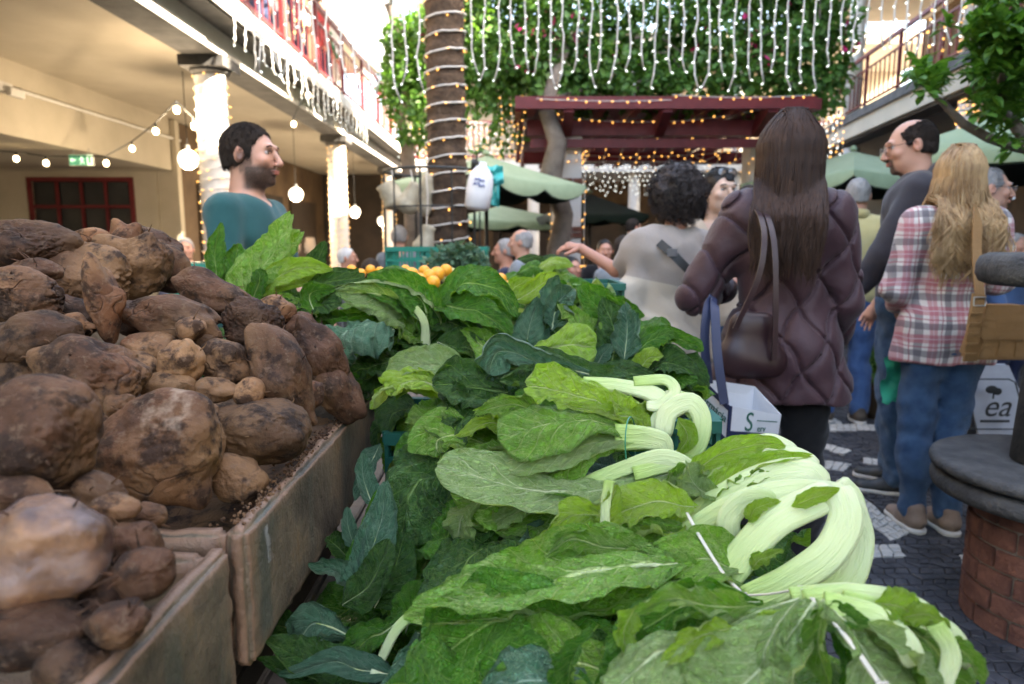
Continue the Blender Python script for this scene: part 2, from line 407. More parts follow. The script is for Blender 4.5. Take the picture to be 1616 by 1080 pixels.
# upper storey
part(MB().box((-6.2, -3, 3.63), (-6.0, 21, 6.9)), 'upper_wall', 'cream')
part(MB().box((-6.2, -3, 6.2), (-2.9, 21, 6.35)), 'upper_ceiling', 'cream')
for y0, y1 in ((6, 7.6), (8.4, 10), (10.8, 12.2), (13.2, 15), (16, 18)):
    part(MB().box((-5.99, y0, 3.64), (-5.95, y1, 5.9)), 'upper_door', 'brown_in')
for k in range(11):                     # railing bays
    y0 = 4.2 + k * 1.5; rb = MB()
    rb.bar((-2.78, y0, 3.62), (-2.78, y0, 4.62), .05).bar((-2.78, y0, 4.62), (-2.78, y0 + 1.5, 4.62), .06).bar((-2.78, y0, 3.74), (-2.78, y0 + 1.5, 3.74), .035).bar((-2.78, y0, 4.4), (-2.78, y0 + 1.5, 4.4), .03)
    r0 = part(rb, 'railing', 'red_paint')
    bb = MB()
    for j in range(1, 7): bb.bar((-2.78, y0 + j * .214, 3.75), (-2.78, y0 + j * .214, 4.39), .014)
    part(bb, 'balusters', 'red_paint', r0)
# white awning sheet over the left upper gallery
aw = MB()
pa = [P(470, -60, 9.5), P(612, -60, 9.5), P(624, 138, 15.5), P(560, 78, 15.5)]
aw.prism(pa, (0, 0, .02)).build('awning', M['white_sheet'], label='white cloth awning stretched out over the left upper gallery', cat='awning')
part(MB().bar(pa[1] + Vector((.02, 0, .04)), pa[2] + Vector((.02, 0, .04)), .05), 'awning_rail', 'dark_steel')

# ------------------------------------------------------------------ right gallery building (turned eight degrees)
RB = empty('gallery_building', (5.95, 9.25, 0), -R(8), 'grey and cream gallery with a red railing above the right side of the market', 'building')
def rp(b, name, mat, parent=None, **k):
    return b.build(name, M[mat] if isinstance(mat, str) else mat, parent or RB, **k)
rp(MB().box((.03, -16, 3.32), (.5, 9, 3.60)), 'slab_edge', 'cream')
rp(MB().box((-.02, -16, 3.603), (.5, 9, 3.76)), 'cornice', 'stone_grey')
rp(MB().box((.1, -16, 3.28), (.45, 9, 3.318)), 'grey_beam', 'stone_grey')
rp(MB().box((.505, -16, 3.4), (4.5, 9, 3.74)), 'upper_floor', 'cream')
for y in (-13.7, -8.95, -4.2, .55, 5.3):
    rp(MB().lathe([(.17, 0), (.155, 3.2)], (.3, y, 0), 24), 'column', 'white_paint', smooth=True)
    rp(MB().lathe([(.155, 0), (.145, 2.9)], (.25, y, 3.762), 24), 'upper_column', 'white_paint', smooth=True)
rp(MB().box((3.0, -16, 3.75), (3.2, 9, 6.8)), 'upper_wall', 'brown_in')
rp(MB().box((3.0, -16, 0), (3.2, 9, 3.39)), 'lower_wall', 'brown_in')
rp(MB().box((-.3, -16, 6.7), (4.5, 9, 6.85)), 'upper_ceiling', 'cream')
rp(MB().box((-.2, -16, 6.86), (4.6, 3.5, 7.6)), 'attic_sun_block', 'cream')  # unseen attic added to hold the sun off the court, height set for that
rp(MB().box((-.2, 3.5, 6.86), (4.6, 9, 9.0)), 'attic_sun_block', 'cream')  # unseen, raised here to end the sunlight along the left facade
rp(MB().box((.5, 8.9, 0), (4, 9, 3.3)), 'end_wall', 'cream')
for k in range(9):
    y0 = -4.8 + k * 1.5
    r0 = rp(MB().bar((.12, y0, 3.76), (.12, y0, 4.76), .05).bar((.12, y0, 4.76), (.12, y0 + 1.5, 4.76), .06).bar((.12, y0, 3.88), (.12, y0 + 1.5, 3.88), .035).bar((.12, y0, 4.5), (.12, y0 + 1.5, 4.5), .03), 'railing', 'red_paint')
    bb = MB()
    for j in range(1, 7): bb.bar((.12, y0 + j * .21, 3.89), (.12, y0 + j * .21, 4.49), .02)
    bb.build('balusters', M['red_paint'], r0)
for y0, y1, m in ((-2, .2, 'red_paint'), (1.2, 2.6, 'red_paint'), (3.2, 5, 'brown_in')):
    rp(MB().box((2.9, y0, 3.76), (2.96, y1, 5.9)), 'shop_front', m)
for k in range(7):
    rp(MB().box((2.6, .6, 4.0 + k * .22), (2.95, 3.0, 4.04 + k * .22)), 'shelf', worn('orange_wood', (.35, .12, .03), (.5, .2, .05), 5) if k == 0 else bpy.data.materials['orange_wood'])

# ------------------------------------------------------------------ unseen gallery behind the viewer, added to shape the skylight
gb_ = empty('gallery_building', (0, -15, 0), 0, 'unseen cream gallery added behind the viewer to shape the skylight', 'building')
for nm, lo, hi, m_ in (('upper_wall', (-9.5, -2.5, 3.6), (9, -2.3, 6.4), 'cream'), ('slab', (-9.5, -2.5, 3.3), (9, 0, 3.59), 'stone_grey'), ('back_wall', (-9.5, -2.5, 0), (9, -2.3, 3.29), 'brown_in'), ('roof', (-9.5, -2.6, 6.41), (9, 0, 6.6), 'stone_grey')):
    MB().box(lo, hi).build(nm, M[m_], gb_)
for x in (-7, -3.2, .6, 4.4): MB().lathe([(.18, 0), (.16, 3.29)], (x, -.3, 0), 20).build('column', M['white_paint'], gb_); MB().lathe([(.16, 3.6), (.15, 6.4)], (x, -.3, 0), 20).build('upper_column', M['white_paint'], gb_)

# ------------------------------------------------------------------ building at the far end
bb_ = empty('gallery_building', (0, 20, 0), 0, 'far end building of the market with an upper gallery behind the pergola', 'building')
def bp(b, name, mat, parent=None): return b.build(name, M[mat], parent or bb_)
bp(MB().box((-3.3, 2, 0), (12, 2.3, 3.2)), 'back_wall', 'brown_in')
bp(MB().box((-3.3, -1.0, 3.2), (12, 2.3, 3.5)), 'slab', 'white_paint')
bp(MB().box((-3.3, 2.0, 3.51), (12, 2.3, 6.5)), 'upper_wall', 'cream')
bp(MB().box((-3.3, -1.0, 6.5), (12, 2.3, 6.8)), 'upper_ceiling', 'cream')
for x in (-2.2, 0.6, 3.4, 6.2): bp(MB().lathe([(.17, 0), (.16, 3.2)], (x, -.6, 0), 20), 'column', 'white_paint'); bp(MB().lathe([(.15, 3.51), (.14, 6.5)], (x, -.6, 0), 20), 'upper_column', 'white_paint')
for k in range(8):
    x0 = -3.3 + k * 1.8; r0 = bp(MB().bar((x0, -.95, 4.5), (x0 + 1.8, -.95, 4.5), .06).bar((x0, -.95, 3.6), (x0 + 1.8, -.95, 3.6), .05).bar((x0, -.95, 3.5), (x0, -.95, 4.5), .05), 'railing', 'red_paint')
    bb = MB()
    for j in range(1, 12): bb.bar((x0 + j * .15, -.95, 3.6), (x0 + j * .15, -.95, 4.5), .02)
    bb.build('balusters', M['red_paint'], r0)
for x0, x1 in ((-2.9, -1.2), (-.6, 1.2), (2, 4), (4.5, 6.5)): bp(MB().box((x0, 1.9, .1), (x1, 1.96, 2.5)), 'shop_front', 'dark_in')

# ------------------------------------------------------------------ fountain table at the right
fo = empty('stone_fountain', (1.78, 2.13, 0), 0, 'round dark stone fountain on a curved brick base at the right edge', 'fountain')
def disc(r, z0, z1, rb=.016):
    pr = [(.01, z0), (r - rb, z0), (r - rb * .3, z0 + rb * .3), (r, z0 + rb), (r, z1 - rb), (r - rb * .3, z1 - rb * .3), (r - rb, z1), (.01, z1)]
    return MB().lathe(pr, (0, 0, 0), 96)
disc(.368, .515, .555).build('table_slab', M['fountain'], fo, smooth=True)
disc(.362, .44, .505, .025).build('lower_slab', M['fountain'], fo, smooth=True)
MB().lathe([(.14, .56), (.125, .9), (.12, 1.13)], n=48).build('pedestal', M['fountain'], fo, smooth=True)
disc(.285, 1.13, 1.232, .035).build('upper_basin', M['fountain'], fo, smooth=True)
MB().lathe([(.228, 0), (.228, .44)], n=64).build('mortar_core', M['mortar'], fo)
NB = 12; bmesh_cache = []
for row in range(6):
    for k in range(NB):
        a0 = 2 * PI * (k + (.5 if row % 2 else 0)) / NB; a1 = a0 + 2 * PI / NB * .93
        z0 = .006 + row * .0735; z1 = z0 + .064
        ro = .24 + rnd.uniform(-.003, .003); pts = []
        seg = 3
        b = MB(); vs_ = []
        for i in range(seg + 1):
            a = a0 + (a1 - a0) * i / seg
            for r_, z_ in ((.215, z0), (ro, z0), (ro, z1), (.215, z1)): vs_.append((r_ * math.cos(a), r_ * math.sin(a), z_))
        fs_ = [(0, 3, 2, 1), tuple(seg * 4 + i for i in (0, 1, 2, 3))] + [(i * 4 + j, i * 4 + (j + 1) % 4, (i + 1) * 4 + (j + 1) % 4, (i + 1) * 4 + j) for i in range(seg) for j in range(4)]
        b.add(vs_, fs_).build('brick', M['brick'], fo, bevel=.003)

# ------------------------------------------------------------------ pergola
pg = empty('pergola', (1.9, 8.6, 0), 0, 'dark red timber pergola on white and brick pillars below the vines', 'pergola')
def pp(b, name, mat, parent=None, **k): return wpart(b, name, mat, pg, parent, **k)
PZ = P(1000, 214, 9.05).z
for pu, py, pr_ in ((893, 9.3, .2), (1190, 9.9, .2), (893, 12.2, .19), (1230, 12.4, .19)):
    c = P(pu, 400, py); x = c.x
    pl = pp(MB().box((x - pr_ + .02, py - pr_ + .02, 0), (x + pr_ - .02, py + pr_ - .02, PZ)), 'pillar', 'white_paint')
    z = 0.1
    while z < PZ - .1:
        for zz in (z, z + .08):
            for k in range(3):
                w = (2 * pr_) / 3
                for side in (0, 1):
                    b = MB()
                    if side == 0: b.box((x - pr_ + k * w + .004, py - pr_, zz), (x - pr_ + (k + 1) * w - .004, py - pr_ + .06, zz + .065))
                    else: b.box((x - pr_ - .001, py - pr_ + .062 + k * w * .8, zz), (x - pr_ + .06, py - pr_ + .055 + (k + 1) * w * .8, zz + .065))
                    if py < 10.5 and zz > .6: pp(b, 'brick', 'brick', pl)
        z += .62 if z < 1.5 else .8
xl, xr = P(826, 200, 8.5).x, P(1265, 200, 8.5).x
pp(MB().box((P(858, 0, 9.05).x - .2, 9.05, PZ), (xr + .1, 9.22, PZ + .19)), 'front_beam', 'red_paint')
pp(MB().box((P(858, 0, 9.05).x - .2, 12.1, PZ), (xr + .8, 12.3, PZ + .19)), 'rear_beam', 'red_paint')
pp(MB().box((xl - .1, 8.45, PZ + .22), (xr + .15, 8.53, PZ + .36)), 'eave_beam', 'red_paint')
pp(MB().box((xl - .1, 8.54, PZ + .20), (xl - .02, 12.3, PZ + .34)), 'side_beam', 'red_paint')
for px_ in (895, 1045, 1205):
    xx_ = P(px_, 180, 8.8).x
    pp(MB().bar((xx_, 8.5, PZ + .26), (xx_ + .02, 9.1, PZ + .06), .12, .16), 'strut', 'red_paint')
pp(MB().box((xl + .1, 9.0, PZ - .16), (xr - .1, 9.045, PZ - .05)), 'lower_batten', 'red_paint')
for k in range(9):
    x = xl + .1 + k * (xr - xl + .1) / 8
    pp(MB().bar((x, 8.54, PZ + .29), (x, 16.4, PZ + .42), .09, .13), 'rafter', 'red_paint')
for k in range(60):
    y = 8.6 + k * .13
    z = PZ + .362 + (y - 8.54) * .0165
    pp(MB().box((xl - .05, y, z), (xr + .12, y + .09, z + .02)), 'roof_slat', 'red_paint')
b0 = P(880, 420, 8.75)
tv = empty('vine_tree', (b0.x, 8.75, 0), 0, 'old bougainvillea with thick grey stem climbing over the red pergola', 'vine')
def vp_(b, name, mat, **k): return wpart(b, name, mat, tv, **k)
vp_(MB().tube([(b0.x, 8.75, 0), b0 + Vector((0, 0, .2)), P(890, 340, 8.75), P(868, 280, 8.75), P(880, 225, 8.75), P(862, 175, 8.8), P(875, 120, 9.0), P(900, 60, 9.3)], [.16, .14, .12, .15, .12, .10, .08, .05], 12), 'trunk', 'wood_grey', smooth=True)

# ------------------------------------------------------------------ foliage helper
def foliage_mat(name, c1, c2, c3):
    t = NT(name)
    f = t.noise(1.6, 3, .6); g = t.noise(22, 2, .6)
    cc = t.mix(t.ramp(g, [(.35, 0.0), (.65, 1.0)]), t.mix(t.ramp(f, [(.35, 0.0), (.65, 1.0)]), c1, c2), c3)
    t.base(cc); t.rough(.45)
    tr = t.n('ShaderNodeBsdfTranslucent'); t.l(t.mix(1.0, cc, (1.0, 1.0, .5), 'MULTIPLY'), tr.inputs['Color'])
    mx = t.n('ShaderNodeMixShader'); mx.inputs[0].default_value = .4
    t.l(t.b.outputs[0], mx.inputs[1]); t.l(tr.outputs[0], mx.inputs[2]); t.l(mx.outputs[0], t.out.inputs[0])
    return t.m
M['leaf_vine'] = foliage_mat('vine_leaf', (.022, .085, .02), (.075, .19, .035), (.14, .31, .06))
M['leaf_tree'] = foliage_mat('tree_leaf', (.025, .10, .016), (.055, .17, .025), (.13, .28, .04))
M['flower'] = worn('magenta_flower', (.45, .01, .10), (.65, .03, .2), 5, .6, 0)
def leaf_cloud(centers, n, size, seed=1, squash=.55, long=1.8):
    """n leaf faces in clumps; centers [(Vector, radius)]"""
    r = np.random.RandomState(seed)
    w = np.array([c[1] ** 3 for c in centers]); w /= w.sum()
    ci = r.choice(len(centers), n, p=w)
    C = np.array([list(c[0]) for c in centers])[ci]; Rr = np.array([c[1] for c in centers])[ci]
    d = r.normal(size=(n, 3)); d /= np.linalg.norm(d, axis=1)[:, None]
    rad = Rr * r.uniform(.45, 1.0, n) ** .6
    p = C + d * rad[:, None]
    # leaf frame
    t = r.normal(size=(n, 3)) + d * .8; t[:, 2] -= .4; t /= np.linalg.norm(t, axis=1)[:, None]
    nn = r.normal(size=(n, 3)) * .7 + d + np.array([0, 0, .6]); b = np.cross(t, nn); b /= np.linalg.norm(b, axis=1)[:, None] + 1e-9
    nn = np.cross(b, t)
    s = size * r.uniform(.6, 1.3, n)[:, None]
    a0 = p; a1 = p + t * s * long * .5 + b * s * .5 + nn * s * .1; a2 = p + t * s * long; a3 = p + t * s * long * .5 - b * s * .5 + nn * s * .1
    V = np.stack([a0, a1, a2, a3], 1).reshape(-1, 3)
    F = np.arange(4 * n).reshape(n, 4)
    return V, F
cl = []
r_ = random.Random(11)
for u in range(700, 1330, 26):
    for v in range(-60, 160, 26):
        if u < 790 and v > 0 and r_.random() < .35: continue
        y = r_.uniform(9.0, 10.0)
        lim = 150 if u > 840 else 260
        if v < lim: cl.append((P(u + r_.uniform(-12, 12), v + r_.uniform(-12, 12), y), r_.uniform(.16, .34)))
for u, v in ((790, 150), (775, 190), (800, 215), (770, 240), (745, 165), (740, 110), (730, 60), (760, 130), (805, 165), (720, 190), (790, 100), (1300, 120), (1310, 60), (1290, 160)):
    cl.append((P(u, v, r_.uniform(8.9, 9.6)), r_.uniform(.14, .26)))
V_, F_ = leaf_cloud(cl, 30000, .062, 2)
o = obj('foliage', mk_mesh('foliage', V_, F_, smooth=False), M['leaf_vine'], tv, loc=(-b0.x, -8.75, 0))
V_, F_ = leaf_cloud(r_.sample(cl, 22), 420, .055, 5)
obj('blossom', mk_mesh('blossom', V_, F_, smooth=False), M['flower'], tv, loc=(-b0.x, -8.75, 0))
sb = MB()
for k in range(60):
    a = r_.choice(cl)[0]; b = a + Vector((r_.uniform(-.7, .7), r_.uniform(-.3, .5), r_.uniform(-.5, .3)))
    sb.tube([a, (a + b) / 2 + Vector((0, 0, .12)), b], [.018, .014, .008], 5)
vp_(sb, 'branches', 'wood_grey', kind='stuff')
# slender tree seen past the palm
ct = empty('court_tree', (P(655, 300, 11).x, 11, 0), 0, 'leafy tree standing behind the palm trunk near the left gallery', 'tree')
L0 = Vector(ct.location)
o = MB().tube([Vector((0, 0, 0)), P(650, 330, 11) - L0, P(640, 200, 11) - L0, P(640, 80, 11) - L0, P(590, -60, 11) - L0], [.16, .13, .1, .08, .07], 10).tube([P(640, 160, 11) - L0, P(655, 60, 11.2) - L0, P(668, -40, 11.4) - L0], [.07, .06, .04], 8).build('trunk', M['wood_grey'], ct, smooth=True)
cl2 = [(P(u, v, r_.uniform(10.6, 11.6)) - L0, r_.uniform(.2, .36)) for u, v in ((640, 70), (660, 100), (630, 110), (655, 140), (640, 165), (670, 175), (622, 150), (660, 215), (640, 60), (690, 30), (700, 60), (740, 20), (760, 50), (735, 90), (670, 60), (625, 135), (650, 195), (640, 120))]
V_, F_ = leaf_cloud(cl2, 4200, .075, 8)
obj('crown', mk_mesh('crown', V_, F_, smooth=False), M['leaf_tree'], ct)

# ------------------------------------------------------------------ tree at the right (glossy leaves)
rt = empty('citrus_tree', (P(1660, 300, 4.2).x, 4.2, 0), 0, 'glossy leaved tree reaching in from the right on bare crooked branches', 'tree')
L1 = Vector(rt.location)
def q(u, v, y=4.2): return P(u, v, y) - L1
bt = MB().tube([Vector((.3, 0, 0)), q(1700, 500), q(1690, 330), q(1660, 255), q(1640, 238)], [.07, .06, .055, .05, .045], 10)
bt.tube([q(1640, 238), q(1600, 230), q(1560, 218), q(1520, 196), q(1490, 165), q(1470, 148), q(1462, 138)], [.04, .036, .03, .027, .02, .015, .01], 8)
bt.tube([q(1640, 238), q(1610, 210), q(1585, 175), q(1575, 140), q(1590, 100), q(1588, 60)], [.04, .035, .03, .025, .02, .012], 8)
bt.tube([q(1585, 175), q(1560, 140), q(1550, 125)], [.025, .02, .01], 8).tube([q(1590, 100), q(1600, 60), q(1620, 20)], [.02, .015, .01], 8)
bt.build('trunk', M['wood_grey'], rt, smooth=True)
def rosette_leaves(tips, n, size, seed):
    V, F = [], []
    r = random.Random(seed)
    for c in tips:
        for i in range(n):
            a = r.uniform(0, 2 * PI); e = r.uniform(-.7, 1.2); c0 = c + Vector((r.uniform(-.03, .03), r.uniform(-.03, .03), r.uniform(-.03, .03)))
            t = Vector((math.cos(a) * math.cos(e), math.sin(a) * math.cos(e), math.sin(e)))
            b = t.cross(Vector((r.uniform(-.3, .3), r.uniform(-.3, .3), 1))).normalized(); nn = b.cross(t)
            L = size * r.uniform(.7, 1.2); W = L * .24; k = len(V)
            for u_, w_, dz in ((0, .05, 0), (.35, .8, .02), (.65, 1, -.02), (.88, .6, -.1), (1, .05, -.18)):
                p = c0 + t * L * u_ + nn * dz * L
                V += [p - b * W * w_ + nn * W * .18, p, p + b * W * w_ + nn * W * .18]
            for j in range(4):
                F += [(k + 3 * j, k + 3 * j + 1, k + 3 * j + 4, k + 3 * j + 3), (k + 3 * j + 1, k + 3 * j + 2, k + 3 * j + 5, k + 3 * j + 4)]
    return V, F
tips = []
for (u, v, s, n) in ((1460, 118, 24, 16), (1475, 130, 14, 5), (1560, 20, 40, 26), (1600, 30, 40, 26), (1580, 75, 40, 30), (1610, 110, 35, 26), (1550, 110, 22, 12), (1570, 160, 28, 14), (1610, 170, 22, 10), (1600, 215, 18, 6), (1560, 190, 20, 8), (1620, 60, 30, 20), (1540, 60, 18, 8)):
    for i in range(n): tips.append(P(u + r_.gauss(0, s * .55), v + r_.gauss(0, s * .5), 4.2 + r_.uniform(-.3, .3)) - L1)
V_, F_ = rosette_leaves(tips, 11, .085, 4)
obj('crown', mk_mesh('crown', V_, F_, smooth=True), M['leaf_tree'], rt)
# ------------------------------------------------------------------ lamps and fairy lights
def string_lights(pts, label, group, bulb='bulb_warm', gap=.09, r=.009, wire=.004, wmat='wire_white', jit=.02, seed=1, cat='fairy lights', name='fairy_lights', drop=.02, spiral=None):
    """a cable with small bulbs; pts is a list of polylines"""
    rr = random.Random(seed); org = Vector(pts[0][0])
    root = empty(name, org, 0, label, cat, group)
    W, B = MB(), MB()
    for pl in pts:
        pl = [Vector(p) - org for p in pl]
        W.tube(pl, wire, 4)
        acc = rr.uniform(0, gap)
        for a, b in zip(pl, pl[1:]):
            L = (b - a).length
            while acc < L:
                p = a + (b - a) * (acc / L); d = Vector((rr.gauss(0, 1), rr.gauss(0, 1), rr.gauss(0, 1) - .5)).normalized()
                B.octa(p + d * drop, r, d, r * 1.5); acc += gap * rr.uniform(.75, 1.25)
            acc -= L
    W.build('cable', M[wmat], root, fixn=False, smooth=True)
    B.build('bulbs', M[bulb], root, kind='stuff', fixn=False)
    return root
def helix(c, r0, r1, z0, z1, turns, n=14, wob=.0, seed=0):
    rr = random.Random(seed); out = []; m = int(turns * n)
    for i in range(m + 1):
        f = i / m; a = 2 * PI * turns * f; r = r0 + (r1 - r0) * f
        out.append((c[0] + r * math.cos(a), c[1] + r * math.sin(a), z0 + (z1 - z0) * f + rr.uniform(-wob, wob)))
    return out
for i, (y, zz, tn) in enumerate(((7.5, .9, 20), (12.7, .7, 22), (17.9, .5, 20))):
    string_lights([helix((LX, y, 0), .192, .17, zz, 3.02, tn, 12, .012, i)], ('warm fairy lights wound round the white column behind the man in teal', 'warm fairy lights wound round the second white column of the left gallery', 'warm fairy lights wound round the third white column beside the hanging gourds')[i], 'fairy lights wound round columns', gap=.15, r=.009 + .002 * i, drop=.012, seed=i)
string_lights([helix((LX + .02, 12.7, 0), .16, .15, 3.7, 6.1, 18, 12, .01, 4)], 'cold fairy lights wound round the upper column of the left gallery', 'fairy lights wound round columns', 'bulb_cold', gap=.10, r=.012, seed=9)
for k, (y, n) in enumerate(((9.4, 3), (17.0, 6))):
    ls = []
    for j in range(n):
        x = -2.95 + rnd.uniform(-.05, .2); yy = y + j * .13
        ls.append([(x, yy, 5.9), (x + .02, yy, 5.1), (x, yy + .03, 4.2 if k else 4.6), (x, yy, 3.9)])
    string_lights(ls, ('short warm light curtain hanging near the first upper door of the left gallery', 'dense warm light curtain hanging at the far end of the left upper gallery')[k], 'warm light curtains of the galleries', gap=.12, r=.016, seed=20 + k)
# main icicle curtain over the court
def icicles(label, tops, wire_r=.0045, bulb='bulb_cold', seed=1, gap=.055, r=.0075, amp=.02, group='icicle light curtains'):
    """tops: list of (top point, length)"""
    rr = random.Random(seed); org = Vector(tops[0][0])
    root = empty('icicle_lights', org, 0, label, 'fairy lights', group)
    MB().tube([Vector(t) - org for t, L in tops], wire_r * 1.3, 5).build('cable', M['wire_white'], root, smooth=True)
    for t, L in tops:
        t = Vector(t) - org; n = max(5, int(L / gap * 1.1)); pts = []; x = 0; dx = 0
        kink = rr.choice((-1, 1))
        for i in range(n + 1):
            f = i / n
            dx = dx * .6 + rr.gauss(0, amp * .25); x = dx * 1.2 + (kink * (f - .82) * L * .25 if f > .82 else 0)
            pts.append(t + Vector((x, rr.gauss(0, amp * .4), -L * f)))
        B = MB()
        for i, p in enumerate(pts[1:], 1):
            if i < n and rr.random() < .12: continue
            s_ = 1 if i % 2 else -1
            d = Vector((s_ * rr.uniform(.4, 1), rr.uniform(-.6, .6), -rr.uniform(.1, .9))).normalized()
            B.octa(p + d * r * 2.0, r, d, r * 1.6)
            s = B
        W = MB().tube(pts, wire_r, 5)
        for i, p in enumerate(pts[1:], 1):
            pass
        st = W.build('strand', M['wire_white'], root, smooth=True, fixn=False)
        B.build('bulbs', M[bulb], st, kind='stuff', fixn=False)
    return root
rr = random.Random(5); tp = []
us = [u for u in range(408, 1560, 21)]
for i, u in enumerate(us):
    if 668 < u < 742: continue
    base = 128 if u > 730 else 148
    if u < 500: base = 112
    if u > 1290: base = 92 + (u % 3) * 4
    if u > 1480: base = 66
    yy = 4.9 + .25 * math.sin(u * .01)
    top = P(u, -34 + 10 * math.sin(u / 90), yy)
    bot = P(u, base + rr.uniform(-22, 14), yy)
    tp.append((top, top.z - bot.z))
icicles('long white icicle light curtain strung right across the open market court', tp, .0062, seed=6, gap=.085, r=.0068)
tp = []
for i in range(24):
    y = 6.9 + i * .26
    tp.append((Vector((-2.66, y, 3.44)), rnd.uniform(.26, .46)))
icicles('white icicle lights hanging from the floor edge of the left gallery', tp, .008, seed=8, gap=.075, r=.007)
def row(p0, p1, n, L0, L1): return [(Vector(p0).lerp(Vector(p1), i / (n - 1)), rnd.uniform(L0, L1)) for i in range(n)]
icicles('dense cold white icicle lights hanging under the pergola', row(P(915, 256, 11.2), P(1110, 256, 11.2), 26, .34, .52), .005, seed=12, gap=.075, r=.010)
icicles('cold white icicle lights in front of the far gallery behind the palm', row(P(610, 186, 17.5), P(800, 196, 17.5), 24, .7, 1.3), .007, seed=13, gap=.12, r=.018)
icicles('cold white icicle lights beside the right end of the pergola', row(P(1268, 165, 11.5), P(1325, 150, 11.0), 8, .8, 1.1), .005, seed=14, gap=.1, r=.014)
ls = []
for k in range(16):
    u = 640 + k * 10 + rnd.uniform(-3, 3); ls.append([P(u, 200, 17), P(u + 2, 240, 17), P(u - 2, 285, 17)])
string_lights(ls, 'warm light curtain hanging over the far stalls behind the palm', 'warm light curtains of the galleries', gap=.13, r=.018, seed=31)
ls = [[P(u, 185 + 3 * (k % 2), 11.4), P(u + 2, 220, 11.4), P(u - 2, 255 + rnd.uniform(-8, 15), 11.4)] for k, u in enumerate(range(1297, 1330, 8))]
ls += [[P(u, 128, 10.6), P(u, 160, 10.6), P(u, 190, 10.6)] for u in (1302, 1312, 1322)]
string_lights(ls, 'warm light strings hanging between pergola and right gallery', 'warm light curtains of the galleries', gap=.10, r=.014, seed=32)
rc = RB.matrix_world
RB_m = Matrix.Translation(RB.location) @ Matrix.Rotation(-R(8), 4, 'Z')
def rbp(x, y, z): return RB_m @ Vector((x, y, z))
string_lights([[rbp(*p) for p in helix((.25, .55), .17, .16, 3.8, 6.5, 20, 12, .01, 2)]], 'warm and white fairy lights wound round the upper column of the right gallery', 'fairy lights wound round columns', gap=.09, r=.012, seed=40)
string_lights([[rbp(*p) for p in helix((.3, .55), .175, .17, 2.7, 3.25, 6, 12, .01, 3)]], 'warm fairy lights round the right gallery column below the floor slab', 'fairy lights wound round columns', gap=.08, r=.013, seed=41)
string_lights([[rbp(-.02, 1.3, 6.4), rbp(-.02, 1.3, 3.9)], [rbp(0, .9, 6.4), rbp(0, .9, 3.9)]], 'warm hanging light strings beside the upper column of the right gallery', 'warm light curtains of the galleries', gap=.16, r=.017, seed=42)
# pergola strings
def sag(a, b, d, n=14): a = Vector(a); b = Vector(b); return [a.lerp(b, i / n) - Vector((0, 0, d * 4 * (i / n) * (1 - i / n))) for i in range(n + 1)]
string_lights([sag(P(846, 156, 8.4), P(1060, 158, 8.4), .02), sag(P(1060, 150, 8.4), P(1285, 150, 8.4), .03)], 'warm string of lights along the top of the pergola eave', 'light strings on the pergola', gap=.13, r=.010, seed=50)
string_lights([sag(P(897, 185, 9.0), P(1225, 168, 9.0), .12), [P(883, 168, 9.0), P(883, 188, 9.0), P(897, 190, 9.0), P(897, 172, 9.0)]], 'sagging warm string of lights across the pergola front beam', 'light strings on the pergola', gap=.12, r=.010, seed=51)
ls = []
for k in range(12):
    u0 = 930 + k * 26; ls.append(sag(P(u0 + 6, 212, 9.9), P(u0 - 6, 258, 10.2), .03, 6))
ls += [sag(P(915, 245, 10), P(1165, 238, 10), .05), sag(P(1000, 262, 9.8), P(1180, 215, 9.8), .2), sag(P(1060, 270, 10.2), P(1170, 250, 10.2), .1), sag(P(1080, 235, 10.2), P(1180, 270, 10.2), .1)]
string_lights(ls, 'tangle of warm lights hanging inside the pergola roof', 'light strings on the pergola', gap=.16, r=.010, seed=52)
for i, (u, y, pr2) in enumerate(((893, 9.3, .21), (1190, 9.9, .21))):
    x = P(u, 400, y).x; ls = []
    for z in (2.42, 2.3, 1.55, .95): ls.append([(x - pr2, y - pr2 - .01, z), (x + pr2, y - pr2 - .01, z + .03), (x + pr2 + .01, y + pr2, z)])
    for sx in (-1, 1): ls.append([(x + sx * (pr2 + .01), y - pr2 - .01, .4), (x + sx * (pr2 + .01), y - pr2 - .01, 2.5)])
    string_lights(ls, ('warm lights outlining the left brick and white pergola pillar', 'warm lights outlining the right brick and white pergola pillar')[i], 'light strings on the pergola', gap=.13, r=.010, seed=60 + i)
ls = [[P(878 + k * 5, 325, 8.75), P(876 + k * 5, 380, 8.75), P(880 + k * 5, 440, 8.75)] for k in range(2)]
string_lights(ls, 'warm light string trailing down the old vine stem', 'light strings on the pergola', gap=.07, r=.012, seed=63)
ls = [[P(u, 150, 9.2), P(u + 3, 200, 9.1), P(u - 3, 255, 9.1)] for u in (790, 806, 815, 824)]
string_lights(ls, 'lights falling through the vine at the left end of the pergola', 'light strings on the pergola', gap=.08, r=.010, seed=64)
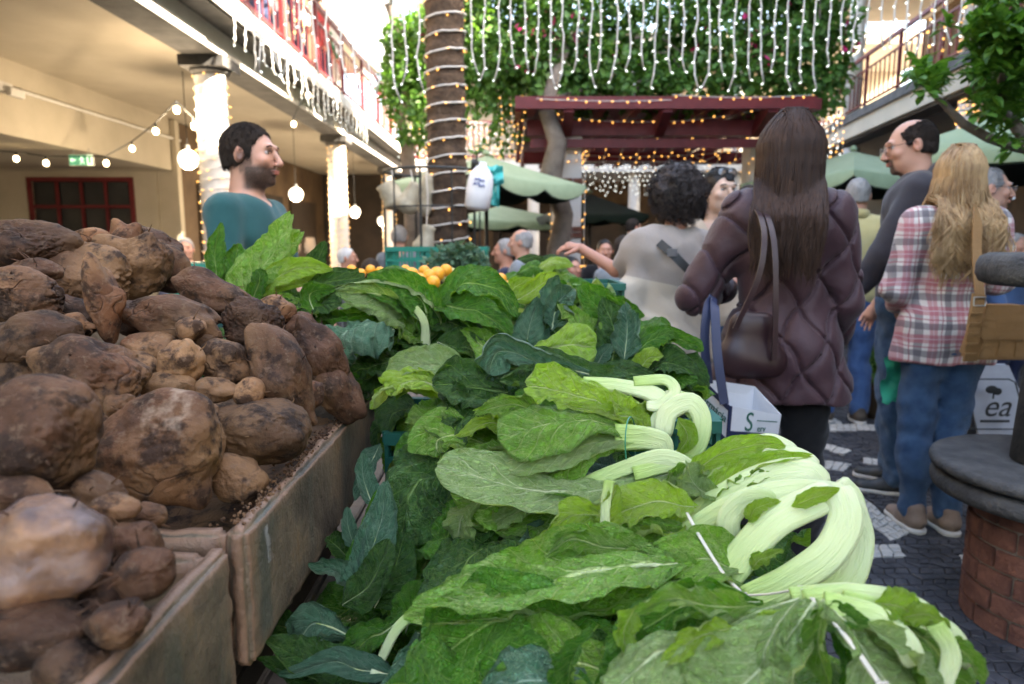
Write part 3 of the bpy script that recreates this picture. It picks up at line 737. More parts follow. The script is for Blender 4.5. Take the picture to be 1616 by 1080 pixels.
# bulbs on a cable under the left gallery
def bulb_cable(pts, label, seed=0):
    root = empty('bulb_string', pts[0], 0, label, 'bulb string', 'bulb strings under the left gallery'); o0 = Vector(pts[0])
    cb = MB().tube([Vector(p) - o0 for p in pts], .008, 5); cb.build('cable', M['black'], root)
    for p in pts:
        p = Vector(p) - o0
        s = MB().tube([p, p - Vector((0, 0, .05))], .014, 6).build('socket', M['black'], root)
        MB().ball(p - Vector((0, 0, .085)), (.033, .033, .04), 10, 8).build('bulb', M['bulb_big'], root, smooth=True)
bulb_cable([P(-60, 235, 9), P(25, 240, 9), P(72, 247, 9), P(167, 247, 8.8), P(208, 224, 9.0), P(245, 195, 7.9), P(278, 160, 7.3), P(306, 186, 7.3)], 'string of bare glowing bulbs sagging under the cream left gallery ceiling')
bulb_cable([P(463, 186, 9.5), P(486, 140, 9.5), P(540, 200, 12)], 'short string of bare bulbs under the beam behind the man in teal')
def globe(u, v, y, r, label, ztop):
    c = P(u, v, y); root = empty('globe_lamp', c, 0, label, 'globe lamp', 'white globe lamps')
    MB().ball((0, 0, 0), r, 20, 14).build('globe', M['globe'], root, smooth=True)
    MB().tube([(0, 0, r * .95), (0, 0, r + .05)], .03, 10).build('cap', M['metal'], root)
    if ztop > c.z + r + .05: MB().tube([(0, 0, r + .05), (0, 0, ztop - c.z)], .005, 5).build('cord', M['black'], root)
    return c
lamps = []
for a in ((297, 252, 8.6, .118, 'largest white globe lamp, hanging left of the first column', 3.32), (467, 307, 12.5, .125, 'white globe lamp glowing behind the face of the man in teal', 3.32),
          (560, 335, 15.5, .12, 'white globe lamp right of the second gallery column', 3.32), (603, 349, 18, .12, 'farthest white globe lamp of the left gallery', 3.32)):
    lamps.append((globe(*a), a[2]))
globe(484, 28, 10.5, .11, 'white globe lamp under the left upper gallery ceiling', 6.2)
globe(574, 122, 14, .12, 'white globe lamp beside the awning of the left upper gallery', 6.2)
globe(1345, 76, 12, .12, 'white globe lamp under the right upper gallery ceiling', 6.7)
MB().tube([P(484, 28, 10.5), P(484, 28, 10.5)], .001, 3)
def lamp_light(p, w, c=(1.0, .84, .64), r=.1):
    ld = bpy.data.lights.new('lamp_glow', 'POINT'); ld.energy = w; ld.color = c; ld.shadow_soft_size = r
    o = bpy.data.objects.new('lamp_glow', ld); link(o); o.location = p
for c, y in lamps: lamp_light(c - Vector((0, 0, .14)), 20)
lamp_light(P(278, 160, 7.3) - Vector((0, 0, .15)), 4)
# exit sign
c = P(128, 253, 9.2); ex = empty('exit_sign', c, 0, 'green exit sign with arrow and running figure under the left gallery', 'exit sign')
MB().box((-.16, 0, -.075), (.16, .03, .075)).build('sign_body', M['wire_white'], ex, bevel=.004)
t = NT('exit_green'); t.base((.02, .10, .06)); t.b.inputs['Emission Color'].default_value = (.03, .14, .08, 1); t.b.inputs['Emission Strength'].default_value = .3; M['exit_green'] = t.m
t = NT('exit_pale'); t.base((.6, .75, .6)); t.b.inputs['Emission Color'].default_value = (.5, .8, .55, 1); t.b.inputs['Emission Strength'].default_value = .2; M['exit_pale'] = t.m
MB().box((-.15, -.004, -.065), (-.045, -.001, .065)).box((-.035, -.004, -.065), (.075, -.001, .065)).build('green_panel', M['exit_green'], ex)
MB().box((.08, -.004, -.065), (.15, -.001, .065)).build('pale_panel', M['exit_pale'], ex)
fg = MB().box((-.12, -.007, -.008), (-.065, -.0045, .008)).prism([(-.14, -.007, 0), (-.11, -.007, .03), (-.11, -.007, -.03)], (0, .0025, 0))
fg.ball((.01, -.006, .042), (.013, .002, .013)).bar((.01, -.006, .028), (.02, -.006, -.01), .016, .004, (0, 1, 0)).bar((.02, -.006, -.01), (-.01, -.006, -.05), .01, .004, (0, 1, 0)).bar((.02, -.006, -.01), (.045, -.006, -.045), .01, .004, (0, 1, 0)).bar((.01, -.006, .02), (-.02, -.006, .0), .008, .004, (0, 1, 0)).bar((.01, -.006, .02), (.045, -.006, .012), .008, .004, (0, 1, 0))
fg.build('pictogram', M['exit_pale'], ex)
MB().box((.10, -.006, -.04), (.13, -.0045, .04)).build('door_symbol', M['exit_green'], ex)
MB().bar((-.1, .015, .075), (-.1, .015, 2.5 - c.z), .006).bar((.1, .015, .075), (.1, .015, 2.5 - c.z), .006).build('hanger', M['metal'], ex)

# ------------------------------------------------------------------ palm trunk with wound lights, ring rack, gourds, jug
px0 = P(707, 400, 7.0); palm = empty('palm_tree', (px0.x, 7.0, 0), 0, 'brown palm trunk rising through the metal ring rack', 'palm')
rr = random.Random(2)
prof = []; z = 0
V, F = [], []; NS = 40; rows = 0
while z < 6.2:
    rad = .205 - z * .006 + .014 * ((z * 7.3) % 1.0) - .007
    for k in range(NS):
        a = 2 * PI * k / NS; n_ = noise.noise(Vector((math.cos(a) * 3, math.sin(a) * 3, z * 5))) * .012 + noise.noise(Vector((math.cos(a) * 10, math.sin(a) * 10, z * 16))) * .007
        V.append(((rad + n_) * math.cos(a), (rad + n_) * math.sin(a), z))
    rows += 1; z += .022
F = [(i * NS + k, i * NS + (k + 1) % NS, (i + 1) * NS + (k + 1) % NS, (i + 1) * NS + k) for i in range(rows - 1) for k in range(NS)]
obj('trunk', mk_mesh('trunk', V, F), M['bark'], palm)
h = helix((px0.x, 7.0), .215, .20, 1.0, 4.6, 22, 20, .006, 5)
string_lights([h], 'white cable of warm fairy lights wound round the palm trunk', 'fairy lights wound round columns', gap=.22, r=.010, wire=.010, seed=70, drop=.03)
rc_ = P(682, 272, 6.9); rk = empty('ring_rack', (rc_.x, 6.9, 0), 0, 'round dark metal rack standing round the palm trunk', 'rack')
rr_ = .47
def ring(z, r, w): return MB().tube([(r * math.cos(2 * PI * k / 40), r * math.sin(2 * PI * k / 40), z) for k in range(41)], w, 6, cap=False)
zt = rc_.z
ring(zt, rr_, .014).build('top_ring', M['dark_steel'], rk, smooth=True)
ring(zt - .35, rr_, .008).build('wire_ring', M['dark_steel'], rk, smooth=True)
ring(zt - .75, rr_, .014).build('middle_ring', M['dark_steel'], rk, smooth=True)
for k in range(10):
    a = 2 * PI * (k + .3) / 10
    MB().tube([(rr_ * math.cos(a), rr_ * math.sin(a), 0), (rr_ * math.cos(a), rr_ * math.sin(a), zt)], .013 if k % 2 else .008, 6).build('upright', M['dark_steel'], rk)
hk = P(738, 262, 6.5) - Vector(rk.location)
MB().tube([Vector((rr_ * .9, -rr_ * .45, zt)), hk + Vector((.06, 0, .04)), hk + Vector((.16, 0, .0))], [.03, .028, .01], 8).build('hook_arm', M['dark_steel'], rk)
gm = worn('gourd_skin', (.30, .27, .20), (.48, .44, .34), 14, .6, .2, 80)
def gourd(u, v, y, prof, rot, label):
    g = empty('gourd', P(u, v, y), 0, label, 'gourd', 'pale gourds hanging on the ring rack')
    b = MB().lathe(prof, n=20); Mx = Matrix.Rotation(rot, 3, 'Y'); b.v = [tuple(Mx @ Vector(p)) for p in b.v]
    b.build('fruit', gm, g, smooth=True)
    top = P(u, 268, y) - P(u, v, y); MB().tube([Vector((0, 0, .02)), top * .6 + Vector((.02, 0, 0)), top], .006, 5).build('string', M['wire_white'], g)
gp = lambda L, R0, R1: [(.004, -L), (R0 * .6, -L * .93), (R0 * .95, -L * .7), (R0, -L * .45), (R0 * .8, -L * .15), (R1 * 1.2, L * .2), (R1, L * .6), (R1 * 1.1, L * .85), (.01, L * .95)]
gourd(618, 308, 6.75, gp(.14, .12, .09), -.5, 'round pale gourd hanging leftmost on the ring rack')
gourd(648, 312, 6.6, gp(.16, .11, .07), .5, 'greyish tilted gourd hanging between the rack uprights')
gourd(674, 308, 6.9, gp(.22, .075, .07), .15, 'long slim gourd hanging just left of the palm trunk')
gourd(672, 378, 6.6, gp(.15, .11, .06), .3, 'brownish gourd hanging low behind the rack wires')
j = empty('plastic_jug', P(757, 297, 6.35), 0, 'white plastic jug with blue lettering hanging from the rack hook', 'jug')
b = MB().lathe([(.01, -.2), (.085, -.2), (.115, -.17), (.12, -.05), (.118, .06), (.10, .13), (.06, .18), (.035, .2), (.035, .23), (.005, .23)], n=28)
Mx = Matrix.Rotation(.14, 3, 'Y'); b.v = [tuple(Mx @ Vector(p)) for p in b.v]
b.build('jug_body', worn('milky_plastic', (.72, .74, .78), (.80, .82, .85), 5, .35, 0), j, smooth=True)
t = NT('blue_print'); t.base((.03, .08, .35)); t.rough(.4); M['blue_print'] = t.m
MB().tube([(-.03, -.01, .2), (-.02, 0, .3), (.02, .02, .32)], .01, 6).build('handle', M['black'], j)
def text_mesh(txt, size, mat, parent, loc, rot, name='lettering', ext=.0008, shear=0.0):
    cu = bpy.data.curves.new('t', 'FONT'); cu.body = txt; cu.size = size; cu.extrude = ext; cu.shear = shear; cu.align_x = 'CENTER'; cu.align_y = 'CENTER'
    to = bpy.data.objects.new('t', cu); col.objects.link(to)
    bpy.context.view_layer.update()
    me = bpy.data.meshes.new_from_object(to.evaluated_get(bpy.context.evaluated_depsgraph_get()))
    bpy.data.objects.remove(to); me.name = name; me.materials.clear()
    o = obj(name, me, mat, parent); o.location = loc; o.rotation_euler = rot
    return o
for k, (dx, dz, w) in enumerate(((-.02, .06, .05), (.02, .045, .04), (-.03, .02, .06), (.015, .0, .05))):
    a = MB(); pts = [(.121 * math.sin(x / .12) + .006, -.121 * math.cos(x / .12) - .002, dz + .02 * (i % 2)) for i, x in enumerate((dx - w / 2, dx - w / 4, dx, dx + w / 4, dx + w / 2))]
    a.tube(pts, .006, 5); a.build('print_stroke', M['blue_print'], j)
tb = MB(); r9 = random.Random(4)
tealb = NT('teal_film'); tealb.base((.03, .42, .40)); tealb.rough(.3); M['teal_film'] = tealb.m
def crumple(w, h, d, seed, nx=14, ny=14):
    V = []; 
    for jx in range(ny + 1):
        for ix in range(nx + 1):
            x = (ix / nx - .5) * w; z = (jx / ny - .5) * h
            n1 = noise.noise(Vector((x * 14, z * 14, seed))); n2 = noise.noise(Vector((x * 30, z * 30, seed + 5)))
            V.append((x * (1 + .3 * noise.noise(Vector((z * 9, seed, 0)))), d * (n1 + .4 * n2), z + n2 * .02))
    F = [(a * (nx + 1) + c, a * (nx + 1) + c + 1, (a + 1) * (nx + 1) + c + 1, (a + 1) * (nx + 1) + c) for a in range(ny) for c in range(nx)]
    return V, F
V_, F_ = crumple(.22, .16, .07, 2)
ob = obj('plastic_bag', mk_mesh('plastic_bag', V_, F_), M['teal_film'], None, 'crumpled teal plastic bag sticking up behind the hanging white jug', 'bag'); ob.location = P(776, 277, 6.55)
V_, F_ = crumple(.08, .3, .05, 7)
ob2 = obj('bag_tail', mk_mesh('bag_tail', V_, F_), M['teal_film'], ob); ob2.location = (.03, .0, -.14)

# ------------------------------------------------------------------ parasols
def parasol(c, half, rim, apex, rz, label, sc=.16, top='canvas_green', nseg=12):
    """square canvas canopy with four scalloped edges"""
    root = empty('parasol', (c[0], c[1], 0), rz, label, 'parasol', 'pale green market parasols')
    def shell(dz, inset, name, mat):
        V, F = [], []; n = nseg; m = 8
        for side in range(4):
            A = [(-1, -1), (1, -1), (1, 1), (-1, 1)][side]; B = [(1, -1), (1, 1), (-1, 1), (-1, -1)][side]
            k0 = len(V)
            for i in range(m + 1):
                f = i / m
                for k in range(n + 1):
                    g = k / n; x = (A[0] + (B[0] - A[0]) * g) * (half - inset) * f; y = (A[1] + (B[1] - A[1]) * g) * (half - inset) * f
                    z = apex + (rim - apex) * f ** .93 - .10 * math.sin(PI * g) * f * f * half * .5
                    V.append((x, y, z + dz))
            for k in range(n + 1):      # valance
                g = k / n; x = (A[0] + (B[0] - A[0]) * g) * (half - inset) * 1.003; y = (A[1] + (B[1] - A[1]) * g) * (half - inset) * 1.003
                z = rim - .10 * math.sin(PI * g) * half * .5 - sc * abs(math.sin(2 * PI * g)) ** .6 * .6 - sc * .35
                V.append((x, y, z + dz))
            for i in range(m + 1):
                for k in range(n):
                    a = k0 + i * (n + 1) + k; F.append((a, a + 1, a + n + 2, a + n + 1))
        return obj(name, mk_mesh(name, V, F), M[mat], root)
    shell(0, 0, 'canopy', top); shell(-.015, .012, 'dark_underside', 'canvas_dark')  # second shell just below the canopy, in darker canvas
    MB().tube([(0, 0, 0), (0, 0, apex - .02)], .024, 10).build('pole', M['dark_steel'], root, smooth=True)
    MB().lathe([(.26, 0), (.26, .05), (.06, .09), (.04, .3)], n=20).build('base', M['dark_steel'], root)
    for k in range(8):
        a = PI / 4 * k; Lr = half * (1.38 if k % 2 else .98)
        e = Vector((math.cos(a) * Lr, math.sin(a) * Lr, rim - .03 - (0 if k % 2 else .06))); 
        MB().bar((0, 0, apex - .04), e, .02).build('rib', M['dark_steel'], root)
    MB().lathe([(.02, apex), (.05, apex + .02), (.03, apex + .06), (.005, apex + .07)], n=12).build('finial', M['canvas_green'], root)
    return root
pc = P(768, 400, 8.15)
parasol((pc.x, 8.15), .84, P(930, 290, 8.0).z, P(770, 246, 8.15).z, PI / 4 + .12, 'pale green parasol right of the palm with the hanging jug before it', .16)
pc = P(790, 400, 14.5); parasol((pc.x, 14.5), 1.2, 1.72, 2.05, .3, 'distant pale green parasol low behind the big one by the palm')
pc = P(1335, 400, 8.9); parasol((pc.x, 8.9), .95, 2.06, 2.42, .35, 'pale green parasol behind the grey haired man in yellow')
pc = P(1740, 300, 5.2); parasol((pc.x + .72, 5.2), 1.55, 1.98, 2.75, .55, 'large pale green parasol reaching in at the right behind the branches', .1)
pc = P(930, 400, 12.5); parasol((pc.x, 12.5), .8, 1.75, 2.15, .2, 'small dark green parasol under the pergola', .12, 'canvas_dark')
# ------------------------------------------------------------------ leaf material
def leaf_mat(name, top, edge, under, vein, gloss=.27, trans=.28, K=.26, N=9.0, bstr=1.0):
    t = NT(name)
    sx = t.n('ShaderNodeSeparateXYZ'); t.l(t.sock('UV'), sx.inputs[0])
    u = sx.outputs[0]; v = t.math('MULTIPLY_ADD', sx.outputs[1], 2.0, -1.0)
    ws = t.noise(9, 3, .5); w2 = t.noise(34, 3, .5)
    wob = t.math('MULTIPLY_ADD', ws, .10, -.05)
    a = t.math('ABSOLUTE', v); sg = t.math('SIGN', v)
    ph = t.math('ADD', t.math('MULTIPLY', t.math('ADD', t.math('SUBTRACT', u, t.math('MULTIPLY', t.math('POWER', a, .8), K)), wob), N), t.math('MULTIPLY', sg, .27))
    fr = t.math('ABSOLUTE', t.math('SUBTRACT', t.math('FRACT', ph), .5))     # 0 on a vein
    wid = t.math('MULTIPLY_ADD', a, -.055, .085)
    side = t.math('SUBTRACT', 1.0, t.math('DIVIDE', fr, wid), clamp=True)
    mw = t.math('MULTIPLY_ADD', u, -.052, .072)
    mid = t.math('SUBTRACT', 1.0, t.math('POWER', t.math('DIVIDE', a, mw), 2.0), clamp=True)
    vor = t.n('ShaderNodeTexVoronoi'); vor.feature = 'DISTANCE_TO_EDGE'; vor.inputs['Scale'].default_value = 95
    nv = t.n('ShaderNodeMix'); nv.data_type = 'VECTOR'; nv.inputs['Factor'].default_value = .02
    t.l(t.sock('Object'), nv.inputs[4]); ncol = t.n('ShaderNodeTexNoise'); ncol.inputs['Scale'].default_value = 30; t.l(ncol.outputs['Color'], nv.inputs[5])
    t.l(nv.outputs[1], vor.inputs['Vector'])
    net = t.math('SUBTRACT', 1.0, t.math('DIVIDE', vor.outputs['Distance'], .10), clamp=True)
    vor2 = t.n('ShaderNodeTexVoronoi'); vor2.feature = 'DISTANCE_TO_EDGE'; vor2.inputs['Scale'].default_value = 36; t.l(nv.outputs[1], vor2.inputs['Vector'])
    net2 = t.math('SUBTRACT', 1.0, t.math('DIVIDE', vor2.outputs['Distance'], .06), clamp=True)
    veins = t.math('MAXIMUM', t.math('MULTIPLY', mid, 1.0), t.math('MAXIMUM', t.math('MULTIPLY', side, .72), t.math('MAXIMUM', t.math('MULTIPLY', net, .22), t.math('MULTIPLY', net2, .46))))
    oi = t.n('ShaderNodeObjectInfo')
    var = t.math('MULTIPLY_ADD', oi.outputs['Random'], .5, .0)
    body = t.mix(t.math('ADD', t.ramp(ws, [(.3, 0.0), (.75, .7)]), t.math('MULTIPLY', var, .6), clamp=True), top, edge)
    body = t.mix(t.math('MULTIPLY', t.math('POWER', a, 5.0), .45), body, edge)
    bf = t.n('ShaderNodeNewGeometry')
    body = t.mix(bf.outputs['Backfacing'], body, under)
    cc = t.mix(veins, body, vein)
    sp = t.ramp(t.noise(120, 2, .6), [(.70, 0.0), (.76, 1.0)])
    cc = t.mix(t.math('MULTIPLY', sp, .10), cc, (.25, .18, .05))
    t.base(cc); t.rough(t.math('MULTIPLY_ADD', w2, .25, gloss - .12)); t.b.inputs['Specular IOR Level'].default_value = .6
    hgt = t.math('ADD', t.math('MULTIPLY', veins, -.8), t.math('ADD', t.math('MULTIPLY', vor.outputs['Distance'], 1.2), t.math('ADD', t.math('MULTIPLY', vor2.outputs['Distance'], 1.8), t.math('MULTIPLY', w2, .7))))
    nb = t.bump(hgt, bstr, .004)
    tr = t.n('ShaderNodeBsdfTranslucent'); t.l(t.mix(1.0, cc, (1.3, 1.35, .45), 'MULTIPLY'), tr.inputs['Color'])
    mx = t.n('ShaderNodeMixShader'); mx.inputs[0].default_value = trans
    t.l(t.b.outputs[0], mx.inputs[1]); t.l(tr.outputs[0], mx.inputs[2]); t.l(mx.outputs[0], t.out.inputs[0])
    return t.m
LM = {
 'mustard': leaf_mat('mustard_leaf', (.20, .42, .035), (.075, .23, .014), (.27, .42, .12), (.58, .70, .30)),
 'lime': leaf_mat('lime_leaf', (.40, .60, .05), (.20, .43, .02), (.38, .52, .15), (.62, .72, .34), trans=.28),
 'pale': leaf_mat('pale_leaf', (.33, .46, .17), (.16, .32, .06), (.36, .48, .20), (.64, .72, .42)),
 'dark': leaf_mat('dark_leaf', (.038, .13, .018), (.014, .066, .008), (.11, .21, .06), (.20, .34, .10)),
 'green': leaf_mat('green_leaf', (.075, .27, .014), (.025, .14, .006), (.16, .33, .05), (.30, .50, .12)),
 'blue': leaf_mat('blue_leaf', (.06, .18, .09), (.03, .11, .055), (.15, .25, .17), (.27, .40, .27), gloss=.38, trans=.12),
}
# pale ribbed stalks
t = NT('stalk'); sx = t.n('ShaderNodeSeparateXYZ'); t.l(t.sock('UV'), sx.inputs[0])
rib = t.math('ABSOLUTE', t.math('SINE', t.math('ADD', t.math('MULTIPLY', sx.outputs[1], 30.0), t.math('MULTIPLY', t.noise(5, 3, .6, t.mapping((1, 4, 1), src='UV')), 7.0))))
rib2 = t.noise(3.0, 3, .6, t.mapping((1, 30, 1), src='UV'))
cc = t.mix(t.ramp(sx.outputs[0], [(0.0, 0.0), (.55, .35), (1, 1.0)]), (.58, .62, .38), (.34, .50, .12))
cc = t.mix(t.math('MULTIPLY', t.ramp(rib2, [(.45, 0.0), (.75, 1.0)]), .5), cc, (.40, .54, .18))
t.base(cc); t.rough(.36); t.b.inputs['Subsurface Weight'].default_value = .15; t.b.inputs['Subsurface Scale'].default_value = .01; t.b.inputs['Subsurface Radius'].default_value = (.6, 1, .4)
t.bump(t.math('ADD', t.math('MULTIPLY', rib, .5), rib2), .6, .003); LM['stalk'] = t.m
t = NT('raffia'); t.base((.55, .50, .42)); t.rough(.7); t.bump(t.noise(300, 2, .6), .4, .001); LM['raffia'] = t.m
t = NT('green_band'); t.base((.03, .22, .12)); t.rough(.4); LM['band'] = t.m

FWD = Vector((0, _c, -_s)); CAMP = Vector((0, 0, CAM_Z))
LEAFN = [0]
def nz(x, y, z): return noise.noise(Vector((x, y, z)))
def leaf(parent, kind, pts, W, roll=0.0, cup=.5, ruf=.5, shape='oval', seed=None, nu=76, nv=40, twist=0.0, fold=0.0, up=.8, px=True, stalk=True, name='leaf', label=None):
    """midrib pts given as (u,v,y); W half width in pixels at that depth"""
    LEAFN[0] += 1; sd = seed if seed is not None else LEAFN[0] * 1.37; rl = random.Random(int(sd * 100))
    if px:
        wp = [P(*p) for p in pts]; ym = sum(p[2] for p in pts) / len(pts); W = W * ym / FPX
    else: wp = [Vector(p) for p in pts]
    W *= 1.12
    C = spline(wp, nu); L = sum(np.linalg.norm(C[i + 1] - C[i]) for i in range(nu - 1))
    C = C.copy(); us = np.linspace(0, 1, nu); C[:, 2] += .045 * L * vn(us * 3.2, sd, 3) * np.sin(PI * us); 
    TT = np.zeros((nu, 3)); BB = np.zeros((nu, 3)); NN = np.zeros((nu, 3)); Np = None
    for i in range(nu):
        T = Vector(C[min(i + 1, nu - 1)] - C[max(i - 1, 0)]).normalized(); p = Vector(C[i])
        if Np is None: N0 = Matrix.Rotation(roll, 3, T) @ ((CAMP - p).normalized() * .75 + Vector((0, 0, up))).normalized()
        else: N0 = Np
        B = T.cross(N0)
        if B.length < 1e-5: B = T.orthogonal()
        B.normalize(); N = B.cross(T).normalized(); Np = N; TT[i], BB[i], NN[i] = T, B, N
    u = us[:, None]
    if shape == 'oval': w = (np.sin(PI * np.minimum(1, (us * .97 + .02)) ** .72) ** .62) * (.25 + .75 * np.minimum(1, us / .18))
    elif shape == 'fan': w = (.16 + .84 * np.minimum(1, us / .6) ** 1.3) * np.where(us < .84, 1, np.sqrt(np.maximum(0, 1 - ((us - .84) / .163) ** 2)))
    else: w = np.maximum(np.sin(PI * us ** .8), 0) ** .8
    w = np.maximum(w, .02)[:, None]; out = np.zeros((nu, nv + 1, 3)); h = nv // 2
    npl = rl.uniform(1.6, 2.8); pa = rl.uniform(.55, 1.15) * min(1, ruf + .35); ec = rl.choice((-1, 1, 1)) * rl.uniform(.6, 1.7)
    for s in (-1, 1):
        a = np.linspace(0, 1, h + 1)[None, :]
        we = W * w * (1 + .10 * vn(us * 3, s * 3.1, sd) + .07 * vn(us * 11, s * 5, sd) + .04 * vn(us * 30, s * 5, sd))[:, None]
        mid = .5 * (a[:, 1:] + a[:, :-1])
        th = cup * 1.15 * mid * (1 + .5 * vn(u * 2.5, s, sd + 9)) + fold                                   # overall cup
        th = th + pa * np.sin(npl * 2 * PI * mid + 2.6 * vn(u * 1.8, s * 2, sd + 1) + s + sd) * (.35 + .65 * np.minimum(1, u * 2.2)) * .62   # pleats fanning from the base
        th = th + ruf * 1.5 * (mid ** 1.6) * vn(u * 7.5, mid * 1.5 + s * 3, sd + 4) + ruf * 1.3 * mid ** 2 * vn(u * 19, mid * 3 + s * 2, sd + 2)
        th = th + ec * np.clip((mid - .72) / .28, 0, 1) ** 1.3 * np.clip(vn(u * 2.6, s * 4, sd + 6) * 1.5 + .45, 0, 1)   # rolled rim
        ds = we / h
        xo = np.concatenate([np.zeros((nu, 1)), np.cumsum(np.cos(th) * ds, 1)], 1); zo = np.concatenate([np.zeros((nu, 1)), np.cumsum(np.sin(th) * ds, 1)], 1)
        ph = (u - .26 * a ** .8) * 9 + .27 * s; q_ = np.abs((ph % 1) - .5) * 2
        pk = W * .075 * (q_ ** .7) * np.minimum(1, a * 4) * (1 - .45 * a) + W * .085 * vn(u * L * 40, a * W * 40 + s * 9, sd) + W * .05 * vn(u * L * 95, a * W * 95 + s * 9, sd)
        pk = pk + W * .26 * vn(u * 2.6, a * 1.5 + s * 3, sd + 7) * np.minimum(1, a * 2) - W * .07 * np.exp(-(a * w / .06) ** 2)
        tw = ruf * W * .25 * a * vn(u * 8, a * 2 + s * 7, sd + 3)
        cols = C[:, None, :] + BB[:, None, :] * (s * xo)[..., None] + NN[:, None, :] * (zo + pk * np.minimum(1, w * 1.6))[..., None] + TT[:, None, :] * tw[..., None]
        # rib line shared by both halves
        if s > 0: out[:, h:] = cols
        else: out[:, :h] = cols[:, :0:-1]
    ridx = np.arange(nu); V = out.reshape(-1, 3); org = Vector(C[0]); V = V - np.array(org)
    UV = np.stack([np.repeat(us, nv + 1), np.tile(np.linspace(0, 1, nv + 1), nu)], 1)
    ii, jj = np.meshgrid(np.arange(nu - 1), np.arange(nv), indexing='ij'); b0_ = (ii * (nv + 1) + jj).ravel()
    F = np.stack([b0_, b0_ + 1, b0_ + nv + 2, b0_ + nv + 1], 1)
    o = obj(name, mk_mesh(name, V, F, UV), LM[kind], parent, label); o.location = org - (Vector(parent.location) if parent else Vector())
    if px and W > .026 and not getattr(leaf, 'busy', False):      # the next leaf of the same head lies just below
        leaf.busy = True; rj = random.Random(int(sd * 77)); k_ = 1.25 if rj.random() < .5 else 1.0
        du, dv = rj.uniform(-16, 16), rj.uniform(8, 26)
        leaf(parent, rj.choice([kind, kind, 'green' if kind in ('lime', 'mustard', 'blue') else 'green', 'mustard' if kind == 'pale' else kind]), [(p[0] + du * (.3 + i * .5), p[1] + dv * (.2 + .5 * i), p[2] + .02 + .004 * i) for i, p in enumerate(pts)], W / 1.12 * FPX / ym * rj.uniform(.8, 1.0), roll + rj.uniform(-.4, .4), cup, ruf, shape, nu=60, nv=30, stalk=False)
        leaf.busy = False
    if stalk:          # thick midrib under the blade
        pts_ = []; rs = []; cen = V.reshape(nu, nv + 1, 3)[:, h]
        for i in range(0, int(nu * .6), 3):
            r0 = max(.0008, W * .045 * (1 - us[i] / .62) ** .9 + .0006); pts_.append(Vector(cen[i] - NN[i] * r0 * .6)); rs.append(r0)
        obj('midrib', stalk_mesh(pts_, rs, .7, n=8), LM['stalk'], o)
    return o
def stalk_mesh(pts, rs, flat, n=14, groove=0.0, nrm=None):
    m = len(pts); V = []; UV = []; ref = nrm
    for i, p in enumerate(pts):
        t = (pts[min(i + 1, m - 1)] - pts[max(i - 1, 0)]).normalized()
        if ref is None: ref = ((CAMP - (p)).normalized() if False else Vector((0, -.6, .8)))
        x = t.cross(ref)
        if x.length < 1e-6: x = t.orthogonal()
        x.normalize(); y = x.cross(t).normalized(); ref = y
        for k in range(n + 1):
            a = 2 * PI * k / n; r = rs[i]; g = 1 - groove * max(0, math.sin(a)) ** 2
            V.append(tuple(p + x * math.cos(a) * r + y * math.sin(a) * r * flat * g)); UV.append((i / (m - 1), k / n))
    F = np.array([(i * (n + 1) + k, i * (n + 1) + k + 1, (i + 1) * (n + 1) + k + 1, (i + 1) * (n + 1) + k) for i in range(m - 1) for k in range(n)])
    k0 = len(V)
    V += [tuple(pts[0]), tuple(pts[-1])]; UV += [(0, .5), (1, .5)]
    FF = [tuple(int(a) for a in f) for f in F]
    FF += [(k0, k + 1, k) for k in range(n)] + [(k0 + 1, (m - 1) * (n + 1) + k, (m - 1) * (n + 1) + k + 1) for k in range(n)]
    me = bpy.data.meshes.new('stalk'); me.from_pydata(V, [], FF); lay = me.uv_layers.new(name='UVMap')
    idx = np.zeros(len(me.loops), dtype=np.int32); me.loops.foreach_get('vertex_index', idx)
    lay.data.foreach_set('uv', np.array(UV, dtype=np.float32)[idx].ravel()); me.polygons.foreach_set('use_smooth', np.full(len(me.polygons), True))
    return me
def stalk(parent, pts, w0, w1, flat=.5, nrm=None, name='stalk'):
    """thick pale stalk, pts (u,v,y), half widths in px; root end first"""
    wp = [P(*p) for p in pts]; ym = sum(p[2] for p in pts) / len(pts); n = 26
    C = [Vector(c) for c in spline(wp, n)]; org = C[0]
    rs = []
    for i in range(n):
        f = i / (n - 1); r = (w0 + (w1 - w0) * f) * ym / FPX
        if f < .06: r *= .75 + f * 4
        rs.append(r * (1 + .07 * nz(f * 4, w0, ym * 9)))
    me = stalk_mesh([c - org for c in C], rs, flat, 18, .45, nrm or ((CAMP - org).normalized() * .7 + Vector((0, 0, .7))).normalized())
    o = obj(name, me, LM['stalk'], parent); o.location = org - Vector(parent.location); return o
def bunch(u, v, y, label, group='bunches of greens heaped on the stall', cat='greens', name='greens_bunch'):
    return empty(name, P(u, v, y), 0, label, cat, group)

